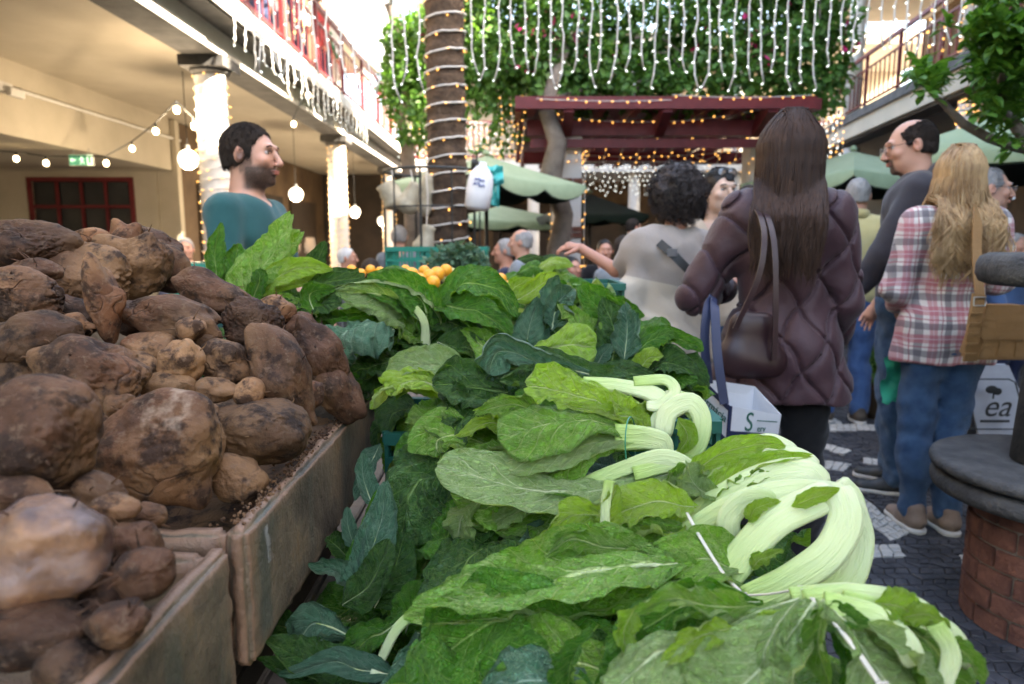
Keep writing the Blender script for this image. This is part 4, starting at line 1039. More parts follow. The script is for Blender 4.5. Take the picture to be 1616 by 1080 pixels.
# ------------------------------------------------------------------ stall, crates
def worn_board(name, lo, hi, mat, parent, seed, amp=.005, res=.012):
    """board with worn, chipped edges"""
    bm = bmesh.new(); lo = Vector(lo); hi = Vector(hi); d = hi - lo; c = (lo + hi) / 2
    bmesh.ops.create_cube(bm, size=1.0)
    for vv in bm.verts: vv.co = Vector((vv.co.x * d.x, vv.co.y * d.y, vv.co.z * d.z)) + c
    bmesh.ops.bevel(bm, geom=bm.edges[:], offset=min(d) * .28, segments=3, affect='EDGES')
    for ax in range(3):
        n = int(d[ax] / res)
        for k in range(1, n):
            co = lo.copy(); co[ax] += d[ax] * k / n; no = Vector((0, 0, 0)); no[ax] = 1
            bmesh.ops.bisect_plane(bm, geom=bm.verts[:] + bm.edges[:] + bm.faces[:], plane_co=co, plane_no=no)
    for vv in bm.verts:
        p = vv.co; e = sorted([min(p[k] - lo[k], hi[k] - p[k]) for k in range(3)])
        near = math.exp(-(e[1] / .012) ** 2)
        s_ = amp * (.35 * noise.noise(p * 9 + Vector((seed, 0, 0))) + near * (noise.noise(p * 45 + Vector((seed, 0, 0))) * 1.0 - .35 + .5 * noise.noise(p * 120)))
        dirv = (c - p); k = min(range(3), key=lambda q_: min(p[q_] - lo[q_], hi[q_] - p[q_]))
        off = Vector((0, 0, 0)); off[k] = s_ * (1 if p[k] > c[k] else -1)
        vv.co = p + off + dirv.normalized() * near * amp * max(0, -noise.noise(p * 30 + Vector((seed, 3, 0)))) * 1.5
    me = bpy.data.meshes.new(name); bm.to_mesh(me); bm.free(); me.polygons.foreach_set('use_smooth', np.full(len(me.polygons), True))
    return obj(name, me, mat, parent)
t = NT('worn_crate_board')
a_ = t.noise(5.5, 6, .7); b_ = t.noise(2.5, 3, .6, t.mapping((1, 6, 1))); c_ = t.noise(70, 4, .7)
cc = t.mix(t.ramp(a_, [(.40, 0.0), (.60, 1.0)]), (.045, .034, .024), (.150, .112, .074))
cc = t.mix(t.ramp(b_, [(.50, 0.0), (.62, .8)]), cc, (.06, .064, .05))
cc = t.mix(t.ramp(t.noise(11, 4, .7), [(.55, 0.0), (.68, .6)]), cc, (.12, .065, .025))
gm_ = t.n('ShaderNodeNewGeometry')
pt = t.ramp(gm_.outputs['Pointiness'], [(.505, 0.0), (.56, 1.0)])
cc = t.mix(pt, cc, (.19, .11, .07))
cc = t.mix(t.math('MULTIPLY', t.ramp(c_, [(.6, 0.0), (.7, 1.0)]), .35), cc, (.05, .035, .025))
sxx = t.n('ShaderNodeSeparateXYZ'); t.l(t.sock('Object'), sxx.inputs[0])
scr = t.math('MULTIPLY', t.math('LESS_THAN', t.math('ABSOLUTE', t.math('SUBTRACT', t.math('ADD', sxx.outputs[1], t.math('MULTIPLY', sxx.outputs[2], .35)), t.math('MULTIPLY_ADD', t.noise(60, 3, .6), .03, .77 + .9 * .35))), .008),
             t.math('MULTIPLY', t.math('LESS_THAN', sxx.outputs[2], .925), t.math('GREATER_THAN', sxx.outputs[2], .875)))
cc = t.mix(t.math('MULTIPLY', scr, t.ramp(t.noise(90, 4, .7, t.mapping((1, 1, .25))), [(.45, 0.0), (.7, .8)])), cc, (.42, .42, .43))
t.base(cc); t.rough(.55); t.bump(t.math('ADD', t.math('MULTIPLY', c_, .7), a_), .8, .006); M['crate'] = t.m
def tuber_crate(y0, y1, x0, x1, zt, zb, label, seed):
    r0 = empty('tuber_crate', (0, 0, 0), 0, label, 'crate', 'worn brown crates of the tuber stall'); th = .026
    worn_board('side_board', (x1 - th, y0, zb), (x1, y1, zt), M['crate'], r0, seed)
    worn_board('side_board', (x0, y0, zb), (x0 + th, y1, zt), M['crate'], r0, seed + 1, res=.05)
    worn_board('end_board', (x0 + th, y0 + .002, zb + .002), (x1 - th - .001, y0 + th, zt - .004), M['crate'], r0, seed + 2, res=.02)
    worn_board('end_board', (x0 + th, y1 - th, zb + .002), (x1 - th - .001, y1 - .002, zt - .004), M['crate'], r0, seed + 3, res=.02)
    MB().box((x0 + th, y0 + th, zb + .003), (x1 - th, y1 - th, zb + .02)).build('bottom', M['crate'], r0)
    return r0
cA = P(345, 812, .74); cB = P(603, 617, 1.45)
XC = (cA.x + cB.x) / 2; ZC = cA.z
tuber_crate(.722, 1.46, -1.25, XC + .012, .944, .775, 'longer worn brown crate piled high with muddy tubers', 3)
tuber_crate(.10, .705, -1.1, XC + .003, .936, .765, 'nearest worn brown crate with the film wrapped tuber', 23)
table = empty('stall_table', (0, 1.4, 0), 0, 'dark plank stall table under the heaped vegetables', 'table')
for k in range(9):
    x0 = -1.3 + k * .185
    w_ = wpart(MB().box((x0, .1, .56), (x0 + .178, 3.2, .595)), 'plank', 'wood_grey', table, bevel=.003)
for x in (-1.2, .28):
    for y in (.2, 1.6, 3.1): wpart(MB().box((x - .03, y - .03, 0), (x + .03, y + .03, .558)), 'leg', 'dark_steel', table)

for k, (ya, yb) in enumerate(((.12, .69), (.74, 1.44))):
    st = empty('support_crate', (0, 0, 0), 0, ('dark crate standing under the nearest tuber crate', 'dark crate standing under the longer tuber crate')[k], 'crate', 'support crates on the stall table')
    for zz in (.60, .655, .71):
        MB().box((XC - .10, ya, zz), (XC - .08, yb, zz + .045)).build('slat', M['dark_in'], st)
        MB().box((-1.1, ya, zz), (-1.08, yb, zz + .045)).build('slat', M['dark_in'], st)
    MB().box((-1.08, ya, .60), (XC - .11, yb, .757)).build('crate_body', M['dark_in'], st)
# ------------------------------------------------------------------ tubers
def tuber_mat(name, tone, mold=0.0, cut=False):
    t = NT(name)
    oi = t.n('ShaderNodeObjectInfo')
    loc = t.n('ShaderNodeVectorMath'); loc.operation = 'ADD'; t.l(t.sock('Object'), loc.inputs[0]); t.l(oi.outputs['Location'], loc.inputs[1])
    v_ = loc.outputs[0]
    a = t.noise(9, 6, .62, v_); b = t.noise(26, 5, .65, v_); c = t.noise(110, 4, .7, v_); d = t.noise(5, 3, .5, v_)
    k = tone
    base = t.mix(t.ramp(a, [(.32, 0.0), (.68, 1.0)]), (.07 * k, .030 * k, .016 * k), (.27 * k, .115 * k, .052 * k))
    base = t.mix(t.ramp(d, [(.46, 0.0), (.64, .9)]), base, (.46 * k, .25 * k, .12 * k))
    base = t.mix(t.ramp(b, [(.50, 0.0), (.60, .9)]), base, (.045 * k, .021 * k, .012 * k))
    base = t.mix(t.math('MULTIPLY', t.ramp(c, [(.55, 0.0), (.66, 1.0)]), .6), base, (.30 * k, .19 * k, .12 * k))
    if mold: base = t.mix(t.ramp(t.noise(7, 5, .7, v_), [(.60, 0.0), (.70, .7)]), base, (.36, .27, .20))
    wv = t.n('ShaderNodeTexVoronoi'); wv.feature = 'DISTANCE_TO_EDGE'; wv.inputs['Scale'].default_value = 16; wn_ = t.n('ShaderNodeTexNoise'); wn_.inputs['Scale'].default_value = 22; t.l(v_, wn_.inputs['Vector']); wx = t.n('ShaderNodeMix'); wx.data_type = 'VECTOR'; wx.inputs['Factor'].default_value = .09; t.l(v_, wx.inputs[4]); t.l(wn_.outputs['Color'], wx.inputs[5]); t.l(wx.outputs[1], wv.inputs['Vector'])
    crk = t.math('MULTIPLY', t.math('SUBTRACT', 1.0, t.math('DIVIDE', wv.outputs['Distance'], .05), clamp=True), t.ramp(a, [(.50, 0.0), (.62, 1.0)]))
    base = t.mix(t.math('MULTIPLY', crk, .6), base, (.03, .015, .01))
    t.base(base); t.rough(t.math('MULTIPLY_ADD', b, .35, .58)); t.b.inputs['Specular IOR Level'].default_value = .28
    t.bump(t.math('ADD', t.math('MULTIPLY', crk, -.35), t.math('MULTIPLY', a, .8)) if False else t.math('ADD', t.math('ADD', t.math('MULTIPLY', a, .8), t.math('MULTIPLY', crk, -.4)), t.math('ADD', t.math('MULTIPLY', b, .6), t.math('MULTIPLY', c, .38))), .75, .007)
    return t.m
TM = [tuber_mat('muddy_tuber_dark', .25), tuber_mat('muddy_tuber', .41), tuber_mat('muddy_tuber_light', .66), tuber_mat('muddy_tuber_spotted', .46, 1.0)]
def ico(sub):
    bm = bmesh.new(); bmesh.ops.create_icosphere(bm, subdivisions=sub, radius=1); V = np.array([v.co[:] for v in bm.verts]); F = np.array([[v.index for v in f.verts] for f in bm.faces]); bm.free(); return V, F
ICO = {s_: ico(s_) for s_ in (3, 4, 5, 6)}
def tuber(u, v, hw, hh, ang, y, label, mat=1, sub=5, knobs=(), rough=.3, seed=0, neck=0.0, deep=None, bend=0.0, group='muddy tubers piled in the crates', name='tuber'):
    """knobs: (angle in picture, size, length) ; neck>0 narrows the + end"""
    V0, F0 = ICO[sub]; c = P(u, v, y); sc_ = y / FPX
    a, b = hw * sc_ * (.94 if hw + hh > 90 else 1), hh * sc_ * (.94 if hw + hh > 90 else 1); d = deep * sc_ if deep else (a * b) ** .5 * .92
    kd = []
    for (ka, ks, kl) in knobs: kd.append((Vector((math.cos(R(ka)), -.25, math.sin(R(ka)))).normalized(), ks, kl))
    x, yy, z = V0[:, 0], V0[:, 1], V0[:, 2]; N_ = lambda k, o_=0, s_=0: vn(x * k + seed + o_, yy * k + s_, z * k + o_)
    f = 1 + .17 * N_(1.1) + .09 * N_(2.1, 3) + .02 * N_(5, 7)
    wx, wy, wz = x + .25 * N_(3, 11), yy + .25 * N_(3, 13), z + .25 * N_(3, 17)
    rid = 1 - np.abs(vn(wx * 5 + seed, wy * 5, wz * 5)) * 2; rid2 = 1 - np.abs(vn(wx * 11 + seed, wy * 11, wz * 11)) * 2
    m = np.clip(N_(1.5, 30) * 1.3 + rough * 1.3 - .6, 0, 1.2)
    f = f + m * (.026 * rid + .018 * rid2 + .034 * N_(9, 2) + .026 * N_(18, 5) + .015 * N_(38, 6)) + .02 * np.clip(N_(3.5, 40) - .35, 0, 1) * N_(24, 2) * 3 + .007 * N_(14, 8) + .004 * N_(30, 9) + .006 * np.sin(x * 16 + 3 * N_(2, 4)) - .03 * np.clip(rid - .8, 0, 1) * 2 * (1 - m)
    for kv, ks, kl in kd:
        dd = np.sqrt((x - kv.x) ** 2 + (yy - kv.y) ** 2 + (z - kv.z) ** 2); f = f + kl * np.exp(-(dd / ks) ** 2)
    x, yy, z = x * f, yy * f, z * f
    if neck: s_ = 1 - neck * (1 / (1 + np.exp(-(x - .25) * 7))); yy = yy * s_; z = z * s_
    z = z + bend * x * x
    out = np.stack([x * a, yy * d, z * b], 1)
    ca, sa = math.cos(R(ang)), math.sin(R(ang))
    X = out.copy(); X[:, 0] = out[:, 0] * ca - out[:, 2] * sa; X[:, 2] = out[:, 0] * sa + out[:, 2] * ca
    me = mk_mesh(name, X, F0)
    o = obj(name, me, TM[mat] if isinstance(mat, int) else mat, None, label, 'tuber', group); o.location = c
    rt_ = random.Random(int(seed * 31) + 5); rb_h = MB()
    for k in range(9 if hw + hh > 90 else 5):
        i_ = rt_.randrange(len(X)); p_ = Vector(X[i_]); n_ = p_.normalized()
        if n_.z < -.3 or n_.y > .5: continue
        l_ = rt_.uniform(.006, .016); side_ = Vector((rt_.gauss(0, 1), rt_.gauss(0, 1), rt_.gauss(0, 1))) * l_ * .35
        rb_h.tube([p_ - n_ * .001, p_ + n_ * l_ * .5 + side_ * .4, p_ + n_ * l_ * .8 + side_], [.0013, .0008, .0003], 5)
    if rb_h.v: rb_h.build('rootlets', TM[1] if 'TM' in globals() else None, o, kind='stuff')
    return o
T = [
 (45, 392, 78, 44, -6, 1.2, 'large dark tuber at the top left corner of the pile', 0, 5, (), .6),
 (146, 377, 31, 18, -4, 1.42, 'small smooth tuber on the crest of the pile beside the big dark one', 2, 4, ((180, .4, .2),), .1),
 (200, 380, 30, 26, 30, 1.45, 'light knobbly tuber with a short stump on the crest of the pile', 2, 4, ((80, .3, .5), (20, .35, .3)), .5),
 (243, 388, 40, 24, -15, 1.5, 'dark rough tuber at the right end of the crest', 0, 4, (), .8),
 (24, 465, 66, 44, -12, 1.02, 'furrowed tan tuber at the left edge under the large dark one', 1, 5, (), .9),
 (130, 440, 78, 52, -10, 1.22, 'wide clod covered tuber in the upper middle of the pile', 1, 5, ((60, .35, .25),), .9),
 (215, 428, 62, 50, 30, 1.3, 'rough lumpy tuber below the crest with crumbly skin', 1, 5, ((100, .3, .45), (30, .3, .3)), .9),
 (258, 425, 44, 34, -35, 1.38, 'rounded brown tuber near the right of the crest', 1, 4, (), .3),
 (48, 538, 84, 46, 8, .92, 'dark egg shaped tuber at the left edge below the furrowed one', 0, 5, (), .5),
 (170, 478, 30, 66, 8, 1.0, 'horn shaped tuber standing upright on the pile', 2, 5, ((92, .42, .55),), .2),
 (276, 500, 80, 38, -6, 1.04, 'long smooth tuber lying across the middle of the pile', 1, 5, ((185, .35, .45), (330, .35, .3)), .25),
 (335, 462, 62, 30, -22, 1.22, 'slanting tuber behind the long smooth one', 1, 4, (), .3),
 (145, 592, 82, 60, -10, .86, 'big rounded tuber left of centre with pale scuffs', 3, 5, ((170, .35, .2),), .3),
 (68, 690, 102, 100, -10, .66, 'huge brown tuber at the left edge above the nearest crate', 1, 6, (), .35),
 (262, 712, 106, 90, 0, .80, 'huge pear shaped tuber with a pale scuffed top in front', 3, 6, ((305, .28, .28), (50, .5, .1)), .3),
 (242, 550, 42, 26, -8, 1.0, 'small rough tuber under the long smooth one', 2, 4, (), .6),
 (286, 572, 35, 36, 40, .95, 'small light tuber with a pointed tip in the centre of the pile', 2, 4, ((20, .35, .3),), .1),
 (356, 572, 38, 44, 50, 1.0, 'brown bulb shaped tuber in the centre right of the pile', 1, 4, ((140, .4, .15),), .4),
 (400, 516, 46, 42, -15, 1.12, 'very dark crumbling tuber near the greens', 0, 5, (), 1.0),
 (436, 492, 28, 26, 0, 1.24, 'small round tuber behind the crumbling dark one', 2, 4, (), .2),
 (474, 520, 28, 30, -30, 1.25, 'small tuber wedged against the collard leaves', 1, 4, (), .3),
 (446, 600, 88, 50, -66, 1.02, 'tall bottle shaped tuber leaning on the right of the pile', 1, 5, ((200, .3, .2),), .3),
 (412, 678, 84, 54, -6, .93, 'dark oval tuber resting by the crate rim', 0, 5, ((165, .3, .15),), .5),
 (338, 616, 36, 22, -5, .95, 'small dark tuber with white mould on one end', 3, 4, (), .3),
 (265, 616, 42, 30, -10, .93, 'small dark tuber between the two biggest in front', 1, 4, (), .4),
 (220, 578, 34, 24, -30, .96, 'mouldy pale tipped tuber beside the big rounded one', 3, 4, (), .3),
 (505, 562, 34, 52, 25, 1.2, 'knobbly tuber with a curved horn near the greens', 1, 5, ((85, .3, .4), (10, .3, .2)), .6),
 (528, 612, 34, 52, 30, 1.2, 'forked tuber at the right end of the pile above the rim', 1, 5, ((250, .3, .25), (300, .3, .3)), .4),
 (378, 756, 36, 42, 60, .86, 'small tuber squeezed between the pear shaped one and the rim', 1, 4, ((60, .4, .2),), .5),
 (20, 775, 66, 30, -10, .60, 'light tuber lying over the back of the nearest crate', 2, 5, (), .4),
 (182, 800, 38, 22, -12, .62, 'finger like tuber tip beside the film wrapped one', 2, 4, ((0, .5, .1),), .2),
 (213, 862, 46, 46, 20, .60, 'scarred reddish tuber beside the film wrapped one', 3, 5, (), .5),
 (178, 935, 34, 42, 40, .57, 'reddish tuber low inside the nearest crate', 3, 4, (), .4),
 (45, 1000, 110, 60, 0, .52, 'dark tuber deep inside the nearest crate', 0, 5, (), .4),
 (130, 975, 60, 50, 20, .555, 'reddish brown tuber packed beneath the film wrapped one', 1, 4, (), .5),
 (228, 905, 50, 44, 30, .56, 'brown tuber leaning against the inside of the nearest crate', 1, 5, (), .4),
 (190, 985, 52, 44, 10, .51, 'muddy tuber low against the inside of the nearest crate', 1, 5, (), .5),
 (232, 818, 30, 26, 10, .665, 'small tuber wedged in the far corner of the nearest crate', 1, 4, (), .4),
 (120, 1065, 80, 55, -10, .50, 'dark tuber filling the front of the nearest crate', 0, 5, (), .5),
 (150, 780, 60, 34, -10, .66, 'tuber lying across the back of the nearest crate behind the wrapped one', 1, 5, (), .5),
 (300, 520, 26, 18, 10, .99, 'stubby tuber lying against the left end of the long smooth one', 2, 4, (), .4),
 (395, 620, 24, 26, 50, .96, 'small upright tuber between the bulb shaped one and the dark oval', 2, 4, (), .3),
 (320, 650, 26, 17, -10, .88, 'little tuber wedged over the dark oval one near the rim', 1, 4, (), .5),
 (188, 640, 26, 22, 20, .84, 'little tuber between the huge one and the pear shaped one', 1, 4, (), .5),
 (120, 512, 30, 18, -10, .98, 'small pale tuber left of the horn shaped one', 2, 4, (), .6),
 (445, 545, 22, 20, 0, 1.12, 'small dark tuber under the crumbling dark one', 1, 4, (), .6),
 (492, 620, 22, 28, 40, 1.06, 'small tuber at the foot of the bottle shaped one', 2, 4, (), .6),
 (60, 425, 34, 16, -8, 1.1, 'flat tuber pressed under the large dark one at the top left', 1, 4, (), .7),
 (20, 600, 40, 40, 0, .9, 'dark tuber behind the huge one at the left edge', 0, 4, (), .4),
 (310, 540, 40, 24, 10, 1.03, 'dark tuber in the gap below the long smooth one', 0, 4, (), .5),
 (415, 560, 26, 40, 10, 1.08, 'slim dark tuber behind the bottle shaped one', 0, 4, (), .4),
 (345, 425 + 60, 50, 26, -20, 1.26, 'buried dark tuber behind the slanting one', 0, 4, (), .4),
 (215, 500, 36, 30, 0, 1.1, 'dark tuber behind the horn shaped one', 0, 4, (), .4),
 (100, 505, 50, 34, 0, 1.08, 'dark tuber under the wide clod covered one', 0, 4, (), .5),
]
for i, a in enumerate(T):
    u, v, hw, hh, an, y, lab, mt, sub, kn, ro = a; sub = 6 if hw + hh > 85 else 5
    tuber(u, v, hw, hh, an, y, lab, mt, sub, kn, ro, seed=i * 3.7 + 1, neck=.38 if 'bottle' in lab else (.6 if 'horn shaped' in lab else 0), bend=.12 if i % 3 == 0 else 0)
# film wrapped cut tuber
t = NT('cut_tuber'); a = t.noise(12, 5, .6); b = t.noise(60, 4, .7); vv_ = t.n('ShaderNodeSeparateXYZ'); t.l(t.sock('Object'), vv_.inputs[0])
cc = t.mix(t.ramp(a, [(.42, 0.0), (.58, 1.0)]), (.06, .025, .014), (.26, .13, .06)); cc = t.mix(t.ramp(b, [(.55, 0.0), (.7, .7)]), cc, (.12, .05, .03))
t.base(cc); t.rough(.5); t.bump(t.math('ADD', a, t.math('MULTIPLY', b, .4)), .6, .005)
ft = tuber(68, 868, 98, 100, -25, .55, 'cut tuber wrapped in clear film in the nearest crate', t.m, 5, ((300, .5, .1),), .4, 77)
t = NT('clear_film'); t.base((.30, .25, .26)); t.rough(.12)
tp_ = t.n('ShaderNodeBsdfTransparent'); mx = t.n('ShaderNodeMixShader')
fl = t.ramp(t.noise(7, 4, .6, t.mapping((1, 1, 3))), [(.45, .04), (.66, .42)]); t.l(fl, mx.inputs[0]); t.l(tp_.outputs[0], mx.inputs[1]); t.l(t.b.outputs[0], mx.inputs[2]); t.l(mx.outputs[0], t.out.inputs[0])
t.bump(t.noise(18, 5, .7, dist=1.5), .8, .01)
V0, F0 = ICO[5]; me = ft.data; co = np.zeros(len(me.vertices) * 3); me.vertices.foreach_get('co', co); co = co.reshape(-1, 3) * 1.025
for i in range(len(co)): co[i] += V0[i] * .0018 * noise.noise(Vector(V0[i]) * 9)
obj('film', mk_mesh('film', co, F0), t.m, ft)
# loose soil in the crates
sv, sf = [], []
nx, ny = 60, 50
for jy in range(ny + 1):
    for ix in range(nx + 1):
        x = -1.2 + (XC - .02 + 1.2) * ix / nx; y = .75 + .69 * jy / ny
        pile = .30 * max(0, min(1, (XC - .10 - x) / .55)) * min(1, max(0, (y - .80) / .35)) 
        sv.append((x, y, .885 + pile * .62 + .02 * nz(x * 14, y * 14, 0) + .008 * nz(x * 60, y * 60, 0)))
sf = [(a * (nx + 1) + c, a * (nx + 1) + c + 1, (a + 1) * (nx + 1) + c + 1, (a + 1) * (nx + 1) + c) for a in range(ny) for c in range(nx)]
obj('soil', mk_mesh('soil', sv, sf), TM[0], None, 'loose dark soil and crumbs between the tubers', 'soil', kind='stuff')
cb_ = MB()
for k in range(420):
    y = rnd.uniform(.74, 1.44); x = XC - abs(rnd.gauss(0, .018)) + .004; z = .942 if x > XC - .02 else .935
    cb_.octa((x, y, z + rnd.uniform(0, .004)), rnd.uniform(.001, .0032), (rnd.uniform(-1, 1), 1, rnd.uniform(-1, 1)))
cb_.build('soil_crumbs', TM[1], None, 'crumbs of soil scattered along the crate rim', 'soil', kind='stuff')
# ------------------------------------------------------------------ greens, bunch by bunch
# A: nearest bunch, bottom right
b = bunch(1260, 960, .62, 'nearest greens bunch at the bottom right tied with pale raffia string')
leaf(b, 'dark', [(1240, 1010, .68), (1100, 1060, .66), (960, 1110, .64)], 80, .1, .5, .6)
leaf(b, 'green', [(1200, 950, .68), (1090, 955, .67), (1010, 985, .65), (940, 1080, .62)], 44, -.3, .9, 1.0)
leaf(b, 'pale', [(1262, 945, .64), (1180, 965, .62), (1090, 1005, .60), (1010, 1045, .585), (960, 1090, .57)], 60, .15, -.5, .5, 'fan')
leaf(b, 'pale', [(1285, 950, .61), (1240, 1010, .585), (1170, 1080, .56), (1120, 1130, .55)], 80, 0, .5, .5, 'fan')
leaf(b, 'lime', [(1270, 960, .615), (1190, 1040, .585), (1150, 1120, .57)], 45, -.2, .4, .5)
leaf(b, 'pale', [(1300, 945, .60), (1350, 1000, .58), (1400, 1070, .56), (1440, 1130, .55)], 80, -.2, -.5, .5, 'fan')
leaf(b, 'mustard', [(1330, 940, .62), (1410, 975, .60), (1480, 1030, .585), (1520, 1090, .575)], 55, .2, -.6, .6, 'fan')
leaf(b, 'green', [(1060, 1010, .63), (1000, 1050, .62), (950, 1100, .61)], 45, .2, .8, 1.0)
stalk(b, [(1500, 1000, .60), (1440, 955, .61), (1350, 940, .62), (1270, 950, .63)], 17, 22)
stalk(b, [(1530, 1050, .585), (1500, 1000, .59), (1440, 975, .60), (1330, 950, .61)], 17, 20)
stalk(b, [(1445, 1050, .565), (1425, 1010, .575), (1380, 975, .59), (1300, 955, .60)], 20, 24)
stalk(b, [(1490, 1080, .56), (1500, 1030, .565), (1475, 985, .575)], 14, 16)
stalk(b, [(1390, 940, .64), (1330, 935, .645), (1250, 945, .65)], 16, 20)
leaf(b, 'lime', [(1380, 950, .60), (1430, 960, .59), (1475, 990, .58)], 30, .3, .9, 1.1, stalk=False)
leaf(b, 'green', [(1280, 985, .595), (1320, 975, .59), (1375, 990, .58)], 26, .2, .8, 1.2, stalk=False)
leaf(b, 'mustard', [(1490, 1010, .58), (1530, 1040, .575), (1550, 1085, .57)], 22, .2, .6, 1.0, stalk=False)
for kd_, pt_, w_, ro_, cu_, ru_, sh_ in (
    ('lime', [(1160, 990, .595), (1095, 1005, .59), (1045, 1055, .58)], 28, -.2, .7, 1.4, 'oval'), ('pale', [(1262, 945, .60), (1225, 985, .585), (1205, 1040, .57), (1225, 1100, .56)], 42, .3, -.6, .9, 'fan'),
    ('mustard', [(1190, 955, .625), (1120, 960, .62), (1060, 950, .615), (1005, 968, .61)], 30, -.3, .9, 1.3, 'oval'), ('lime', [(1005, 955, .63), (985, 1000, .62), (1000, 1065, .60)], 24, -.4, .9, 1.4, 'oval'),
    ('green', [(940, 990, .64), (905, 1035, .63), (895, 1095, .62)], 34, .2, .8, 1.2, 'fan'), ('pale', [(1370, 985, .572), (1440, 1035, .562), (1490, 1095, .555)], 36, -.3, .7, 1.0, 'oval'),
    ('mustard', [(1300, 960, .585), (1290, 1020, .57), (1310, 1090, .56)], 30, .4, .8, 1.2, 'oval'), ('lime', [(1420, 975, .585), (1460, 970, .58), (1500, 990, .575)], 18, .4, .8, 1.4, 'oval')):
    leaf(b, kd_, pt_, w_, ro_, cu_, ru_, sh_, stalk=False)
# B: second bunch with the big looping stalks
b = bunch(1180, 900, .8, 'big greens bunch with fat pale looping stalks in the foreground')
leaf(b, 'dark', [(1120, 960, .84), (950, 1010, .80), (760, 1060, .76), (640, 1110, .74)], 105, .1, .3, .5, 'fan')
leaf(b, 'mustard', [(1140, 915, .82), (1000, 960, .79), (850, 1010, .76), (690, 1050, .74)], 88, .1, .5, .5, 'fan')
leaf(b, 'dark', [(1150, 930, .80), (1060, 980, .77), (960, 1060, .74), (900, 1110, .73)], 70, .2, .5, .5, 'fan')
leaf(b, 'mustard', [(1130, 845, .86), (1010, 885, .83), (880, 905, .80), (760, 935, .78)], 60, -.1, .5, .6)
leaf(b, 'mustard', [(1085, 885, .78), (930, 905, .75), (790, 935, .73), (650, 955, .72)], 80, .25, .55, .4, 'oval')
leaf(b, 'lime', [(1060, 925, .765), (930, 965, .74), (800, 990, .72), (680, 985, .71)], 22, .8, .9, .4, 'spear', stalk=False)
leaf(b, 'mustard', [(1190, 925, .78), (1130, 890, .78), (1060, 880, .785), (1010, 900, .79)], 50, 0, .5, .4)
leaf(b, 'mustard', [(1170, 940, .76), (1100, 915, .765), (1040, 920, .77)], 40, 0, .5, .4, 'fan')
stalk(b, [(1340, 800, .80), (1315, 778, .81), (1230, 775, .825), (1150, 800, .84), (1075, 845, .86), (1000, 880, .87)], 18, 18, .6)
stalk(b, [(1318, 775, .80), (1285, 790, .79), (1220, 825, .79), (1160, 890, .785), (1120, 940, .78)], 30, 30, .5)
stalk(b, [(1322, 770, .785), (1335, 815, .765), (1310, 870, .75), (1250, 915, .745), (1180, 950, .74)], 28, 26, .5)
stalk(b, [(1338, 790, .80), (1352, 850, .785), (1335, 910, .77), (1285, 950, .76)], 26, 30, .45)
stalk(b, [(1320, 762, .84), (1345, 795, .83), (1340, 850, .815)], 22, 24, .5)
stalk(b, [(1155, 870, .82), (1150, 820, .82), (1180, 790, .82), (1215, 800, .82), (1200, 850, .815)], 20, 22, .5)
stalk(b, [(1180, 880, .81), (1190, 840, .81), (1225, 815, .81)], 16, 18, .5)
leaf(b, 'lime', [(1185, 900, .765), (1205, 880, .762), (1235, 868, .76)], 14, 0, .6, 1.2, stalk=False)
leaf(b, 'lime', [(1180, 825, .80), (1195, 800, .80), (1230, 790, .80)], 14, 0, .6, 1.2, stalk=False)
leaf(b, 'lime', [(1250, 800, .78), (1290, 782, .775), (1325, 772, .77)], 15, .4, .6, .5, stalk=False)
for kd_, pt_, w_, ro_, cu_, ru_, sh_ in (
    ('mustard', [(1040, 862, .80), (960, 872, .79), (900, 858, .785), (845, 885, .78)], 24, -.4, .9, 1.4, 'oval'), ('lime', [(950, 905, .775), (880, 905, .77), (800, 925, .765), (705, 945, .755)], 18, -.5, .9, 1.4, 'oval'),
    ('mustard', [(1000, 985, .755), (900, 1010, .735), (800, 1050, .72), (760, 1100, .71)], 46, .2, .8, 1.0, 'fan'), ('green', [(860, 1000, .735), (780, 1030, .725), (720, 1080, .715)], 34, .1, .9, 1.2, 'oval'),
    ('pale', [(1180, 905, .77), (1120, 905, .765), (1070, 925, .76), (1040, 960, .755)], 30, .3, .8, 1.1, 'fan')):
    leaf(b, kd_, pt_, w_, ro_, cu_, ru_, sh_, stalk=False)
# upper lime crumpled leaves of the same row
b = bunch(1000, 840, .87, 'crumpled lime green bunch lying above the big pale leaf')
leaf(b, 'dark', [(1060, 860, .92), (950, 880, .90), (830, 900, .88)], 50, .2, .5, .6)
leaf(b, 'lime', [(1100, 830, .88), (1000, 845, .86), (900, 865, .85), (785, 885, .84)], 42, .2, .8, 1.0)
leaf(b, 'lime', [(1020, 800, .88), (960, 815, .87), (900, 820, .86), (850, 850, .85)], 36, -.7, .9, 1.3)
leaf(b, 'lime', [(1095, 800, .87), (1040, 795, .865), (985, 805, .86), (935, 840, .85)], 36, -.3, .7, 1.3)
leaf(b, 'lime', [(1085, 840, .86), (1030, 840, .85), (975, 855, .845)], 30, .4, .8, 1.1)
leaf(b, 'green', [(1000, 850, .86), (930, 840, .86), (880, 860, .86)], 28, .2, 1.1, .9)
stalk(b, [(1240, 765, .90), (1150, 800, .89), (1070, 840, .88), (980, 865, .87)], 16, 14)
stalk(b, [(955, 838, .83), (955, 800, .835), (962, 758, .84)], 8, 9, .7)
leaf(b, 'lime', [(955, 835, .835), (962, 800, .838), (975, 765, .845)], 22, .5, .5, .6, stalk=False)
